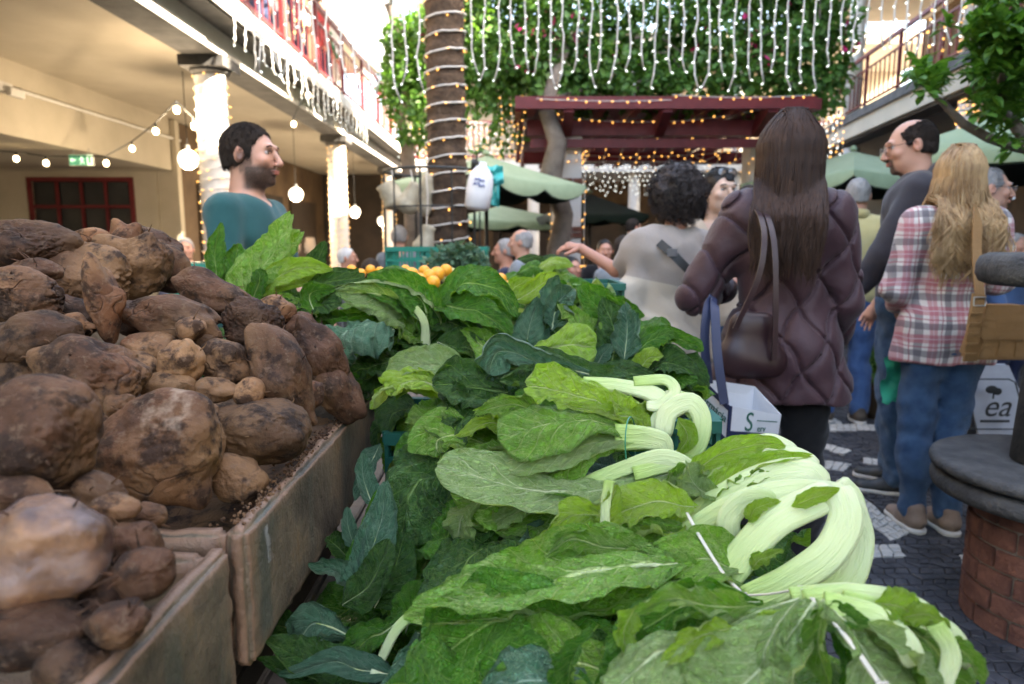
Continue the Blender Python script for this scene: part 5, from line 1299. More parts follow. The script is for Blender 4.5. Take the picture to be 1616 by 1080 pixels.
# B2: bunch between, upper right (1080-1300, 690-800)
b = bunch(1200, 740, .95, 'lime bunch with thick white stalks behind the looping stalks')
leaf(b, 'pale', [(1250, 770, .98), (1150, 780, .96), (1050, 800, .95)], 50, 0, .5, .6)
stalk(b, [(1300, 770, .88), (1270, 745, .89), (1200, 755, .90), (1120, 800, .91), (1080, 830, .92)], 24, 24, .5)
stalk(b, [(1290, 740, .93), (1240, 722, .94), (1170, 745, .95), (1090, 790, .96)], 22, 22, .5)
stalk(b, [(1255, 715, .97), (1210, 700, .98), (1150, 725, .99), (1090, 760, 1.0)], 18, 20, .5)
leaf(b, 'lime', [(1080, 760, .95), (1130, 720, .95), (1190, 700, .94), (1240, 705, .93)], 22, .3, .6, .8, stalk=False)
leaf(b, 'lime', [(1110, 790, .92), (1150, 750, .92), (1200, 730, .91), (1280, 720, .90)], 22, -.2, .8, 1.1, stalk=False)
leaf(b, 'pale', [(1150, 790, .91), (1100, 765, .92), (1085, 730, .93)], 32, -.2, .7, .9, 'fan', stalk=False)
leaf(b, 'mustard', [(1150, 800, .90), (1180, 765, .90), (1230, 745, .895)], 18, 0, .7, 1.0, stalk=False)
# C: middle bunches with the big fan leaf
b = bunch(1010, 690, 1.04, 'middle greens bunch with broad fan leaf and green rubber band')
leaf(b, 'dark', [(960, 740, 1.12), (840, 760, 1.10), (720, 800, 1.06), (640, 840, 1.03)], 75, .1, .3, .5, 'fan')
leaf(b, 'dark', [(1010, 600, 1.18), (900, 585, 1.16), (780, 565, 1.14)], 30, 0, .8, .7)
leaf(b, 'dark', [(960, 640, 1.16), (850, 620, 1.14), (760, 605, 1.11), (682, 605, 1.09)], 48, -.2, .9, .6, 'fan')
leaf(b, 'blue', [(930, 590, 1.17), (860, 575, 1.14), (790, 560, 1.11), (770, 590, 1.1)], 34, -.5, .9, .7, 'fan')
leaf(b, 'dark', [(900, 620, 1.13), (840, 605, 1.10), (790, 600, 1.08)], 32, -.2, .9, .9)
leaf(b, 'dark', [(900, 680, 1.12), (810, 660, 1.09), (730, 670, 1.06), (700, 710, 1.04)], 42, 0, .8, .8, 'fan')
leaf(b, 'lime', [(840, 690, 1.08), (790, 650, 1.06), (750, 650, 1.05)], 24, 0, 1.0, 1.0)
leaf(b, 'mustard', [(900, 720, 1.08), (800, 700, 1.06), (700, 690, 1.04), (690, 720, 1.03)], 45, .1, .6, .7, 'fan')
leaf(b, 'lime', [(1015, 685, 1.06), (960, 640, 1.04), (890, 615, 1.03), (830, 608, 1.02)], 38, -.15, .5, .6, 'fan')
leaf(b, 'lime', [(1020, 690, 1.05), (990, 650, 1.03), (960, 620, 1.02)], 30, 0, .5, 1.0, stalk=False)
leaf(b, 'mustard', [(1030, 700, 1.03), (950, 700, 1.01), (870, 735, 1.0), (800, 770, .99)], 50, .1, -.4, .5, 'fan')
leaf(b, 'mustard', [(1025, 690, 1.02), (950, 670, 1.0), (870, 665, .985), (785, 690, .975)], 52, .1, -.5, .5, 'fan')
leaf(b, 'pale', [(1035, 695, 1.01), (950, 690, .99), (880, 705, .975), (790, 730, .965)], 34, .2, -.4, .6, 'fan')
leaf(b, 'green', [(860, 760, 1.0), (800, 750, .99), (765, 735, .98)], 26, .3, .9, 1.2, stalk=False)
stalk(b, [(1060, 660, 1.05), (1035, 625, 1.08), (980, 610, 1.1), (920, 605, 1.11)], 17, 12, .6)
stalk(b, [(1020, 640, 1.06), (1040, 640, 1.06), (1065, 620, 1.07), (1050, 600, 1.09), (1000, 603, 1.1)], 10, 10, .6)
stalk(b, [(1045, 690, 1.03), (1055, 650, 1.04), (1090, 635, 1.04), (1108, 665, 1.03), (1095, 710, 1.02), (1050, 735, 1.02)], 17, 15, .5)
stalk(b, [(1030, 690, 1.04), (1048, 655, 1.05), (1080, 640, 1.06), (1100, 655, 1.05)], 16, 16, .5)
stalk(b, [(1030, 640, 1.1), (1060, 625, 1.1), (1085, 628, 1.1)], 14, 10, .6)
stalk(b, [(1050, 720, 1.0), (1045, 700, 1.0), (1020, 692, 1.0), (970, 690, 1.0)], 14, 22, .5)
leaf(b, 'lime', [(1070, 660, 1.02), (1085, 690, 1.01), (1070, 715, 1.01)], 18, .2, .9, .5, stalk=False)
MB().tube([P(995 + 14 * math.cos(a) * .6, 700 + 42 * math.sin(a), 1.0 + .03 * math.cos(a)) for a in [x * PI / 12 for x in range(25)]], .0011, 6).build('rubber_band', LM['band'], b).location = -Vector(b.location)
b = bunch(1000, 760, .97, 'long pale leaved bunch under the fan leaf with a curved white stalk')
leaf(b, 'dark', [(1000, 790, 1.02), (900, 810, 1.0), (820, 850, .97)], 45, .2, .4, .5)
leaf(b, 'mustard', [(1060, 750, .99), (950, 790, .97), (850, 800, .96), (740, 800, .95)], 48, .2, -.5, .5, 'fan')
leaf(b, 'pale', [(1070, 745, .975), (960, 765, .955), (840, 770, .94), (690, 735, .93)], 52, .15, -.45, .5, 'fan')
leaf(b, 'pale', [(760, 790, .95), (730, 810, .94), (720, 850, .93)], 36, .1, -.5, .6, 'fan')
leaf(b, 'green', [(1010, 780, .96), (930, 790, .95), (860, 780, .94)], 30, .6, .5, .8)
stalk(b, [(1096, 765, .96), (1085, 738, .965), (1040, 722, .97), (970, 745, .975), (900, 775, .975)], 15, 12, .5)
stalk(b, [(1105, 770, .95), (1100, 752, .955), (1060, 735, .965), (1000, 748, .965)], 12, 12, .5)
leaf(b, 'mustard', [(1060, 775, .945), (1075, 745, .95), (1090, 760, .95)], 16, 0, .8, .8, stalk=False)
for kd_, pt_, w_, ro_, cu_, ru_, sh_ in (
    ('lime', [(820, 680, 1.03), (770, 665, 1.02), (720, 690, 1.01)], 20, -.3, .9, 1.5, 'oval'), ('mustard', [(800, 705, 1.02), (750, 715, 1.01), (700, 700, 1.0)], 22, .3, .9, 1.5, 'oval'),
    ('green', [(790, 740, 1.0), (740, 745, .99), (690, 730, .98)], 22, 0, .9, 1.4, 'oval'), ('mustard', [(860, 655, 1.03), (800, 640, 1.02), (750, 655, 1.01)], 22, -.5, .8, 1.4, 'oval'),
    ('pale', [(900, 790, .95), (830, 800, .94), (780, 830, .93)], 26, .2, .8, 1.3, 'fan'), ('lime', [(1010, 660, 1.02), (950, 650, 1.01), (890, 640, 1.0)], 18, -.2, .9, 1.5, 'oval'),
    ('dark', [(700, 610, 1.1), (720, 640, 1.08), (700, 680, 1.06)], 26, .2, .8, 1.0, 'oval')):
    leaf(b, kd_, pt_, w_, ro_, cu_, ru_, sh_, stalk=False)
# C left: hanging dark leaf and pale blue ones
b = bunch(640, 800, 1.02, 'dark collard leaves hanging between crate and fan leaf bunch', 'bunches of greens heaped on the stall')
leaf(b, 'dark', [(800, 720, 1.08), (720, 735, 1.04), (650, 780, 1.01), (630, 860, .99)], 66, -.1, -.5, .5, 'fan')
leaf(b, 'dark', [(780, 740, 1.06), (730, 790, 1.02), (700, 850, 1.0), (690, 880, .99)], 55, 0, -.4, .5, 'fan')
leaf(b, 'dark', [(780, 690, 1.12), (700, 710, 1.08), (640, 760, 1.05)], 45, -.2, .3, .4, 'fan')
leaf(b, 'green', [(690, 700, 1.14), (660, 700, 1.1), (625, 720, 1.08)], 26, 0, .5, .6)
leaf(b, 'dark', [(850, 850, .98), (790, 820, .96), (740, 850, .94), (720, 890, .93)], 32, .2, .6, .6)
leaf(b, 'mustard', [(760, 790, .98), (740, 820, .97), (725, 850, .96)], 30, .1, .3, .9, 'fan', stalk=False)
leaf(b, 'blue', [(600, 700, 1.2), (580, 740, 1.15), (560, 790, 1.12)], 18, .2, .7, .4)
b = bunch(590, 880, .98, 'pale veined collard leaf standing against the crate side')
leaf(b, 'blue', [(568, 945, .93), (578, 890, .945), (600, 830, .97), (608, 760, 1.0)], 37, -.1, .3, .25, 'oval')
leaf(b, 'dark', [(590, 960, .92), (620, 900, .94), (640, 840, .98)], 40, .2, .4, .4)
leaf(b, 'dark', [(540, 955, .90), (590, 910, .91), (615, 850, .94)], 34, .2, .4, .4)
leaf(b, 'blue', [(558, 930, .95), (530, 905, .94), (485, 890, .93)], 25, .1, .6, .6)
leaf(b, 'blue', [(590, 800, 1.04), (575, 760, 1.06), (572, 715, 1.08)], 20, .1, .6, .5)
leaf(b, 'blue', [(562, 870, .99), (550, 830, 1.0), (548, 800, 1.02)], 14, .1, .5, .5)
leaf(b, 'dark', [(570, 900, 1.0), (530, 860, 1.0), (515, 850, 1.0)], 22, 0, .5, .5)
b = bunch(560, 1000, .86, 'blue green collard heap at the bottom between the crates and greens')
leaf(b, 'dark', [(600, 1060, .84), (500, 1050, .82), (420, 1010, .80)], 40, 0, .4, .4)
leaf(b, 'blue', [(560, 1010, .88), (520, 985, .87), (490, 985, .86), (470, 1020, .85)], 36, .2, .5, .7, 'fan')
leaf(b, 'green', [(650, 960, .88), (610, 990, .86), (570, 1020, .85), (545, 1068, .84)], 38, .1, .4, .6, 'fan')
leaf(b, 'green', [(640, 1000, .87), (660, 950, .88), (700, 930, .90)], 36, .1, .4, .5)
leaf(b, 'blue', [(630, 1065, .80), (540, 1050, .80), (440, 1065, .79)], 26, 0, .4, .3)
leaf(b, 'blue', [(660, 1000, .80), (650, 1050, .79), (650, 1110, .78)], 36, .1, .4, .6, 'fan')
leaf(b, 'dark', [(710, 1000, .80), (700, 1050, .79), (720, 1110, .77)], 40, 0, .5, .9)
leaf(b, 'dark', [(480, 1000, .90), (440, 985, .90), (420, 1000, .90)], 26, 0, .4, .4)
leaf(b, 'dark', [(680, 930, .95), (640, 960, .93), (600, 990, .92)], 40, .2, .4, .4)
leaf(b, 'dark', [(760, 900, .95), (700, 920, .94), (650, 960, .93)], 48, .2, .4, .4)
stalk(b, [(592, 1062, .81), (602, 1040, .815), (625, 995, .83), (655, 965, .85)], 7, 10, .7)
stalk(b, [(585, 1060, .80), (620, 1068, .80), (660, 1072, .79)], 8, 9, .7)
# D: collards behind
b = bunch(640, 510, 1.42, 'big blue green collard leaf resting against the tubers')
leaf(b, 'blue', [(622, 520, 1.42), (580, 515, 1.38), (535, 530, 1.35), (500, 545, 1.33)], 62, .35, -.5, .4, 'oval')
leaf(b, 'dark', [(640, 560, 1.40), (590, 580, 1.38), (540, 590, 1.36)], 38, .2, .3, .4)
leaf(b, 'dark', [(620, 600, 1.42), (580, 615, 1.40), (560, 620, 1.40)], 26, .2, .3, .4)
leaf(b, 'dark', [(630, 560, 1.45), (610, 600, 1.42), (600, 640, 1.4)], 34, .2, .3, .4)
leaf(b, 'green', [(580, 595, 1.36), (550, 600, 1.35), (535, 605, 1.34)], 12, 0, .3, .4)
leaf(b, 'blue', [(530, 655, 1.3), (545, 650, 1.3), (558, 648, 1.29)], 7, 0, .3, .4, stalk=False)
b = bunch(660, 520, 1.5, 'curled green cabbage leaves behind the blue green collard leaf')
leaf(b, 'dark', [(680, 560, 1.5), (640, 500, 1.5), (590, 480, 1.5)], 50, 0, .5, .4)
leaf(b, 'pale', [(668, 545, 1.48), (655, 500, 1.47), (600, 465, 1.46), (530, 460, 1.45)], 44, -.2, .8, .6, 'oval')
leaf(b, 'green', [(670, 540, 1.47), (672, 490, 1.45), (640, 450, 1.44), (580, 435, 1.45)], 34, .6, .8, .5)
leaf(b, 'green', [(640, 520, 1.52), (600, 470, 1.52), (560, 445, 1.52)], 36, -.4, .6, .7)
leaf(b, 'mustard', [(665, 540, 1.44), (640, 520, 1.44), (615, 510, 1.44)], 28, .2, .5, .6)
stalk(b, [(672, 548, 1.45), (668, 505, 1.44), (640, 470, 1.44)], 8, 5)
b = bunch(720, 600, 1.3, 'yellowish wilted cabbage leaves crumpled in the middle of the stall')
leaf(b, 'pale', [(740, 590, 1.27), (690, 575, 1.26), (640, 578, 1.25), (610, 600, 1.24)], 34, .1, .8, .6, 'oval')
leaf(b, 'lime', [(720, 640, 1.22), (680, 610, 1.21), (640, 605, 1.21), (615, 625, 1.2)], 36, .1, .7, .8, 'fan')
leaf(b, 'mustard', [(720, 660, 1.2), (680, 655, 1.19), (640, 665, 1.18)], 34, .2, .5, .7)
leaf(b, 'lime', [(710, 680, 1.18), (670, 680, 1.17), (640, 685, 1.16)], 22, .1, .5, .5)
leaf(b, 'dark', [(660, 640, 1.3), (620, 650, 1.28), (610, 690, 1.25)], 34, .1, .5, .5)
b = bunch(760, 500, 1.45, 'arched glossy green leaves in the centre of the stall')
leaf(b, 'dark', [(800, 570, 1.5), (750, 530, 1.48), (700, 540, 1.46)], 60, 0, .4, .4)
leaf(b, 'green', [(700, 500, 1.5), (730, 455, 1.47), (785, 455, 1.45), (815, 500, 1.43)], 30, -.2, .7, .5, 'oval')
leaf(b, 'green', [(690, 485, 1.47), (720, 480, 1.44), (770, 500, 1.42), (810, 530, 1.41)], 28, .3, .8, .5)
leaf(b, 'dark', [(680, 510, 1.48), (720, 510, 1.45), (770, 535, 1.43)], 26, .2, .8, .5)
leaf(b, 'dark', [(690, 540, 1.42), (730, 550, 1.4), (790, 580, 1.38)], 30, 0, .5, .4)
leaf(b, 'mustard', [(820, 580, 1.36), (780, 560, 1.38), (730, 520, 1.42)], 34, .1, .5, .4)
leaf(b, 'dark', [(700, 570, 1.44), (650, 540, 1.44), (640, 520, 1.44)], 30, .1, .5, .4)
leaf(b, 'green', [(810, 520, 1.4), (822, 550, 1.37), (830, 580, 1.35)], 14, .1, .5, .4)
b = bunch(860, 530, 1.4, 'light translucent leaf and curled leaves standing behind the fan bunch')
leaf(b, 'lime', [(828, 570, 1.34), (860, 552, 1.33), (900, 545, 1.32), (940, 548, 1.32)], 38, .15, -.3, .25, 'fan')
leaf(b, 'dark', [(880, 600, 1.38), (860, 530, 1.40), (870, 470, 1.42)], 50, 0, .4, .4)
leaf(b, 'blue', [(828, 560, 1.37), (835, 520, 1.38), (850, 470, 1.40)], 26, .3, .6, .4)
leaf(b, 'blue', [(870, 520, 1.40), (880, 480, 1.41), (905, 455, 1.42)], 36, 0, .7, .6)
leaf(b, 'mustard', [(930, 540, 1.38), (910, 510, 1.38), (880, 480, 1.38)], 28, .3, .6, .4)
leaf(b, 'dark', [(960, 600, 1.36), (970, 530, 1.40), (950, 470, 1.44)], 36, .2, .6, .6)
leaf(b, 'green', [(960, 560, 1.42), (950, 500, 1.44), (915, 450, 1.46)], 42, .1, .7, .4)
leaf(b, 'blue', [(985, 570, 1.36), (990, 520, 1.38), (985, 480, 1.4)], 24, .1, .4, .7)
leaf(b, 'blue', [(940, 580, 1.33), (950, 560, 1.34), (965, 545, 1.35)], 16, .1, .4, .7)
leaf(b, 'lime', [(815, 475, 1.56), (850, 455, 1.56), (880, 430, 1.56)], 18, .3, .5, .2, 'spear')
leaf(b, 'lime', [(800, 480, 1.6), (810, 455, 1.6), (840, 440, 1.6)], 16, 0, .5, .4)
b = bunch(1040, 590, 1.38, 'dark spinach like bunch with light curled rims at the right of the stall')
leaf(b, 'dark', [(960, 610, 1.35), (1030, 600, 1.34), (1095, 620, 1.32)], 42, 0, .4, .4)
leaf(b, 'dark', [(1000, 600, 1.36), (1050, 570, 1.34), (1100, 590, 1.32)], 34, 0, .6, .5)
leaf(b, 'green', [(990, 590, 1.36), (1010, 550, 1.36), (1050, 525, 1.36), (1070, 535, 1.36)], 22, -.2, .7, .7)
leaf(b, 'green', [(1020, 560, 1.38), (1050, 530, 1.37), (1090, 540, 1.35), (1108, 555, 1.34)], 18, .1, .7, .6)
leaf(b, 'lime', [(1000, 600, 1.34), (1020, 570, 1.33), (1045, 560, 1.33)], 18, 0, .6, .5)
leaf(b, 'dark', [(1070, 560, 1.4), (1090, 590, 1.38), (1100, 640, 1.36)], 28, 0, .5, .4)
leaf(b, 'dark', [(940, 600, 1.32), (990, 590, 1.3), (1050, 610, 1.28)], 22, 0, .5, .4)
leaf(b, 'green', [(1030, 620, 1.33), (1070, 600, 1.32), (1100, 600, 1.31)], 20, 0, .5, .6)
b = bunch(450, 450, 1.58, 'tall bright collard leaf standing up before the man in teal')
leaf(b, 'dark', [(470, 520, 1.62), (430, 480, 1.62), (400, 460, 1.62)], 46, 0, .4, .4)
leaf(b, 'mustard', [(365, 500, 1.52), (395, 450, 1.52), (435, 390, 1.53), (460, 338, 1.55)], 42, -.15, .5, .4, 'oval')
leaf(b, 'green', [(350, 475, 1.55), (342, 430, 1.56), (340, 390, 1.58), (350, 352, 1.6)], 20, .1, .8, .5)
leaf(b, 'green', [(375, 470, 1.58), (370, 420, 1.6), (378, 385, 1.62)], 24, .1, .8, .5)
leaf(b, 'mustard', [(400, 495, 1.48), (440, 480, 1.47), (480, 485, 1.46)], 24, .1, .4, .5)
leaf(b, 'pale', [(360, 480, 1.5), (400, 475, 1.49), (430, 490, 1.48)], 22, 0, .4, .5)
leaf(b, 'lime', [(400, 480, 1.5), (430, 440, 1.49), (480, 425, 1.48), (525, 425, 1.47)], 20, .2, .4, .4, 'oval')
leaf(b, 'green', [(395, 480, 1.47), (410, 440, 1.47), (405, 425, 1.48)], 16, .3, .6, .5)
leaf(b, 'dark', [(480, 480, 1.5), (510, 450, 1.48), (560, 440, 1.46), (575, 432, 1.46)], 20, 0, .6, .4)
leaf(b, 'dark', [(490, 450, 1.55), (500, 410, 1.56), (515, 382, 1.57)], 17, 0, .5, .4)
leaf(b, 'dark', [(460, 500, 1.46), (500, 480, 1.44), (540, 480, 1.42)], 34, 0, .5, .5)
leaf(b, 'green', [(500, 500, 1.42), (490, 465, 1.44), (530, 455, 1.45)], 20, .2, .6, .5)
leaf(b, 'dark', [(520, 520, 1.45), (480, 490, 1.46), (440, 480, 1.47)], 30, 0, .4, .5)
# strings
def raffia(pts, r, label):
    o0 = P(*pts[0]); b = MB()
    C = [Vector(c) - o0 for c in spline([P(*p) for p in pts], 22)]
    b.tube(C, r, 7).tube([c + Vector((r * 1.1, 0, r * .4)) for c in C], r * .6, 5)
    for k in range(6):
        a = k / 6 * 6.28; e = C[-1]; b.tube([e, e + Vector((math.cos(a), -.3, math.sin(a))) * r * 4, e + Vector((math.cos(a + 1), -.2, math.sin(a + 1))) * r * 3], r * .8, 5)
    o = b.build('raffia_string', LM['raffia'], None, smooth=True); o.location = o0
    return tag(o, label, 'string')
raffia([(1083, 810, .855), (1105, 850, .80), (1140, 905, .765), (1165, 932, .725), (1172, 942, .715)], .0016, 'pale raffia string across the looping stalks')
raffia([(1262, 928, .66), (1300, 965, .60), (1345, 1020, .565), (1390, 1085, .545)], .0019, 'pale raffia string over the nearest greens bunch')
raffia([(1165, 940, .71), (1210, 938, .69), (1262, 930, .66)], .0012, 'thin raffia string between the looping stalks and nearest bunch')
# hidden filling leaves below the visible ones: loosely scattered greens
fb = bunch(760, 720, 1.3, 'loose dark leaves showing in the gaps between the bunches')
rf = random.Random(17)
def heap_z(x, y):
    pts_ = [(.5, .84), (.65, .86), (.8, .875), (1.0, .90), (1.2, .955), (1.4, 1.01), (1.6, 1.07), (2.0, 1.06), (2.6, 1.08), (3.1, 1.08)]
    for (a, za), (b_, zb) in zip(pts_, pts_[1:]):
        if y <= b_: z = za + (zb - za) * (y - a) / (b_ - a); break
    else: z = 1.08
    if y < 1.25: z -= max(0, min(1, (-.06 - x) / .14)) * .20
    return z - .03
for k in range(120):
    y = rf.uniform(.52, 1.95); x0 = -.25 if y < 1.45 else -.75; x1 = (.34 if y < .95 else .24) if y < 1.3 else .34
    x = rf.uniform(x0, x1); z = heap_z(x, y) - rf.uniform(.01, .07)
    a = rf.uniform(2.2, 4.6); L = rf.uniform(.14, .24)
    d = Vector((math.cos(a), math.sin(a) * .8, 0)).normalized()
    p0 = Vector((x, y, z)) - d * L / 2; p2 = Vector((x, y, z)) + d * L / 2 - Vector((0, 0, rf.uniform(0, .05)))
    leaf(fb, rf.choice(['dark', 'green', 'green', 'mustard', 'blue']), [p0, Vector((x, y, z + .02)), p2], rf.uniform(.045, .075), rf.uniform(-.5, .5), rf.uniform(-.6, .7), .7, rf.choice(['oval', 'fan']), nu=26, nv=14, px=False, stalk=False)

# ------------------------------------------------------------------ plastic crates
def plastic_crate(x0, y0, x1, y1, z0, z1, label, mat='teal_crate', rz=0.0, group='green plastic produce crates'):
    c = Vector(((x0 + x1) / 2, (y0 + y1) / 2, z0)); root = empty('plastic_crate', c, rz, label, 'crate', group)
    hx, hy, h = (x1 - x0) / 2, (y1 - y0) / 2, z1 - z0; t_ = .012
    for name, sx, sy in (('long_side', 0, -1), ('long_side', 0, 1), ('short_side', -1, 0), ('short_side', 1, 0)):
        b = MB(); L = hx if sy else hy
        def put(a0, a1, za, zb, th=t_, out=0.0):
            if sy: b.box((a0, sy * (hy + out) - (th if sy > 0 else 0), za), (a1, sy * (hy + out) + (th if sy < 0 else 0), zb))
            else: b.box((sx * (hx + out) - (th if sx > 0 else 0), a0, za), (sx * (hx + out) + (th if sx < 0 else 0), a1, zb))
        e = L if sy else L - t_ - .001
        put(-e, e, h - .022, h, .02, .006); put(-e, e, 0, .02); put(-e, e, h * .5 - .006, h * .5 + .006, .01)
        n = max(6, int(2 * e / .035))
        for k in range(n + 1):
            a = -e + .004 + (2 * e - .008) * k / n; put(a - .004, a + .004, .0205, h * .5 - .0065, .009); put(a - .004, a + .004, h * .5 + .0065, h - .0225, .009)
        put(-e * .3, e * .3, h * .55, h * .82, .006)
        b.build(name, M[mat], root)
    MB().box((-hx + .013, -hy + .013, .002), (hx - .013, hy - .013, .012)).build('bottom', M[mat], root)
    return root
def pc_at(u0, u1, vt, vb, y, dy, label, **k):
    a = P(u0, vt, y); b = P(u1, vb, y)
    plastic_crate(a.x, y, b.x, y + dy, b.z, a.z, label, **k)
pc_at(608, 768, 390, 432, 3.3, .35, 'teal plastic crate standing at the back of the stall under the palm')
pc_at(262, 336, 416, 470, 2.3, .4, 'teal plastic crate seen behind the crest of the tuber pile')
pc_at(930, 1134, 664, 760, 1.17, .3, 'dark green plastic crate behind the bent white stalks', mat='teal_dark')
pc_at(606, 800, 684, 770, 1.24, .3, 'dark green plastic crate beside the end of the tuber crate', mat='teal_dark')
pc_at(905, 985, 448, 500, 2.2, .3, 'dark teal crate behind the standing collard leaves', mat='teal_dark')
# ------------------------------------------------------------------ fruit and vegetables at the back of the stall
t = NT('orange_peel'); t.base(t.mix(t.noise(6, 3), (.75, .26, .015), (.85, .40, .03))); t.rough(.45); t.bump(t.noise(220, 2), .2, .001); M['orange'] = t.m
M['melon'] = worn('melon_skin', (.42, .45, .15), (.58, .50, .22), 14, .55, .3, 90)
M['pumpkin'] = worn('pale_pumpkin_skin', (.62, .40, .14), (.70, .52, .28), 9, .5, .2)
M['white_veg'] = worn('white_radish_skin', (.62, .64, .58), (.76, .76, .70), 9, .4, .1)
om = None
OL = ['orange peeping out left of all the others near the tall collard leaf', 'orange just left of the small green melon', 'orange left of the broccoli heap, upper of the front cluster', '', 'largest orange of the front cluster', 'lower left orange of the front cluster', 'orange between the front cluster and the melon',
      'orange in front of the yellow green melon, upper one', 'orange in front of the yellow green melon, lower one', 'orange tucked behind the yellow green melon', 'dull orange between the green melon and the front cluster', 'low orange under the broccoli heap side of the green melon', 'orange at the right end of the pale squash', 'orange below the right end of the pale squash', 'orange beside the white radish',
      'small orange behind the front cluster', 'small orange at the back between crate and green melon', 'small orange behind the small green melon', 'small orange among the leaves at the left of the fruit']
for i, (u, v, r) in enumerate([(555, 431, 9), (585, 430, 8), (650, 437, 11), (655, 437, 0), (662, 447, 12), (649, 452, 12), (678, 440, 11), (690, 437, 12), (684, 450, 11), (704, 431, 10), (620, 440, 9), (635, 446, 9), (790, 445, 10), (782, 455, 9), (803, 456, 9), (670, 432, 9), (640, 430, 8), (600, 433, 8), (570, 436, 8)]):
    if not r: continue
    v -= 4; y = 2.5 - (v - 430) * .012; root = empty('orange', P(u, v, y), 0, OL[i], 'orange', 'oranges heaped at the back of the stall')
    if om is None:
        om = MB().ball((0, 0, 0), 1, 16, 10); me_b = om.build('peel', M['orange'], root, smooth=True); om = me_b.data
        ms = MB().ball((0, 0, .97), (.12, .12, .05), 6, 4).build('stem_button', M['leaf_tree'], root).data
    else: obj('peel', om, None, root); obj('stem_button', ms, None, root)
    root.scale = (r * y / FPX,) * 3
def round_veg(u, v, y, rw, rh, mat, label, cat, ribs=0, ang=0.0):
    b = MB(); n = 32; m = 12; s = y / FPX
    for i in range(m + 1):
        th = PI * i / m
        for k in range(n):
            a = 2 * PI * k / n; f = 1 - (.09 * abs(math.sin(a * ribs / 2)) if ribs else 0)
            b.v.append((rw * s * math.sin(th) * math.cos(a) * f, rw * s * math.sin(th) * math.sin(a) * f, rh * s * math.cos(th)))
    b.f = [(i * n + k, (i + 1) * n + k, (i + 1) * n + (k + 1) % n, i * n + (k + 1) % n) for i in range(m) for k in range(n)]
    o = b.build(cat.replace(' ', '_'), M[mat], None, smooth=True); o.location = P(u, v, y); o.rotation_euler = (0, R(ang), 0)
    st_ = MB().tube([(0, 0, rh * s * .9), (.003, 0, rh * s * 1.2)], .004, 6).build('stem', M['wood_grey'], o)
    return tag(o, label, cat)
round_veg(707, 434, 2.85, 16, 13, 'melon', 'yellow green melon behind the oranges', 'melon', 8)
round_veg(762, 440, 2.8, 28, 14, 'pumpkin', 'flattish pale orange squash right of the melon', 'squash', 12)
round_veg(735, 446, 2.7, 14, 10, 'melon', 'small greenish melon in front of the pale squash', 'melon', 8)
round_veg(808, 444, 2.6, 11, 24, 'white_veg', 'long white radish lying right of the pale squash', 'radish', 0, 68)
round_veg(590, 447, 2.6, 12, 9, 'melon', 'small green melon left of the oranges', 'melon', 8)
b = bunch(725, 410, 3.0, 'dark green broccoli rabe heap in front of the teal crate', None, 'broccoli', 'broccoli_heap')
V_, F_ = leaf_cloud([(P(u, v, 3.0) - Vector(b.location), .05) for u, v in ((690, 420), (705, 408), (722, 402), (740, 408), (752, 415), (730, 418), (712, 422))], 900, .022, 6)
obj('florets', mk_mesh('florets', V_, F_, smooth=False), LM['blue'], b)
b = bunch(860, 425, 2.5, 'small stack of bright green cabbages behind the standing leaves')
for k, (u, v) in enumerate(((820, 440), (860, 432), (890, 440), (845, 425), (875, 418))):
    leaf(b, ('green', 'lime', 'mustard')[k % 3], [(u - 30, v + 8, 2.4), (u, v - 6, 2.4), (u + 30, v + 2, 2.4)], 16, 0, -.8, .5, stalk=False, nu=24, nv=12)
for k, (u, v) in enumerate(((850, 412), (870, 410), (840, 406))):
    leaf(b, 'dark', [(u - 24, v + 4, 2.6), (u, v - 2, 2.6), (u + 24, v + 2, 2.6)], 9, 0, -.8, .5, stalk=False, nu=24, nv=12)
b = bunch(700, 450, 2.1, 'low loose greens between the oranges and the collards')
for k in range(46):
    u = rf.uniform(540, 960); v = rf.uniform(480, 505) if u < 830 else rf.uniform(460, 490); y = rf.uniform(1.75, 2.5)
    leaf(b, rf.choice(['green', 'dark', 'mustard', 'pale']), [(u, v + 10, y), (u + rf.uniform(-20, 20), v - 8, y), (u + rf.uniform(-50, 50), v, y - .05)], rf.uniform(18, 30), rf.uniform(-.5, .5), .5, .7, nu=24, nv=12, stalk=False)
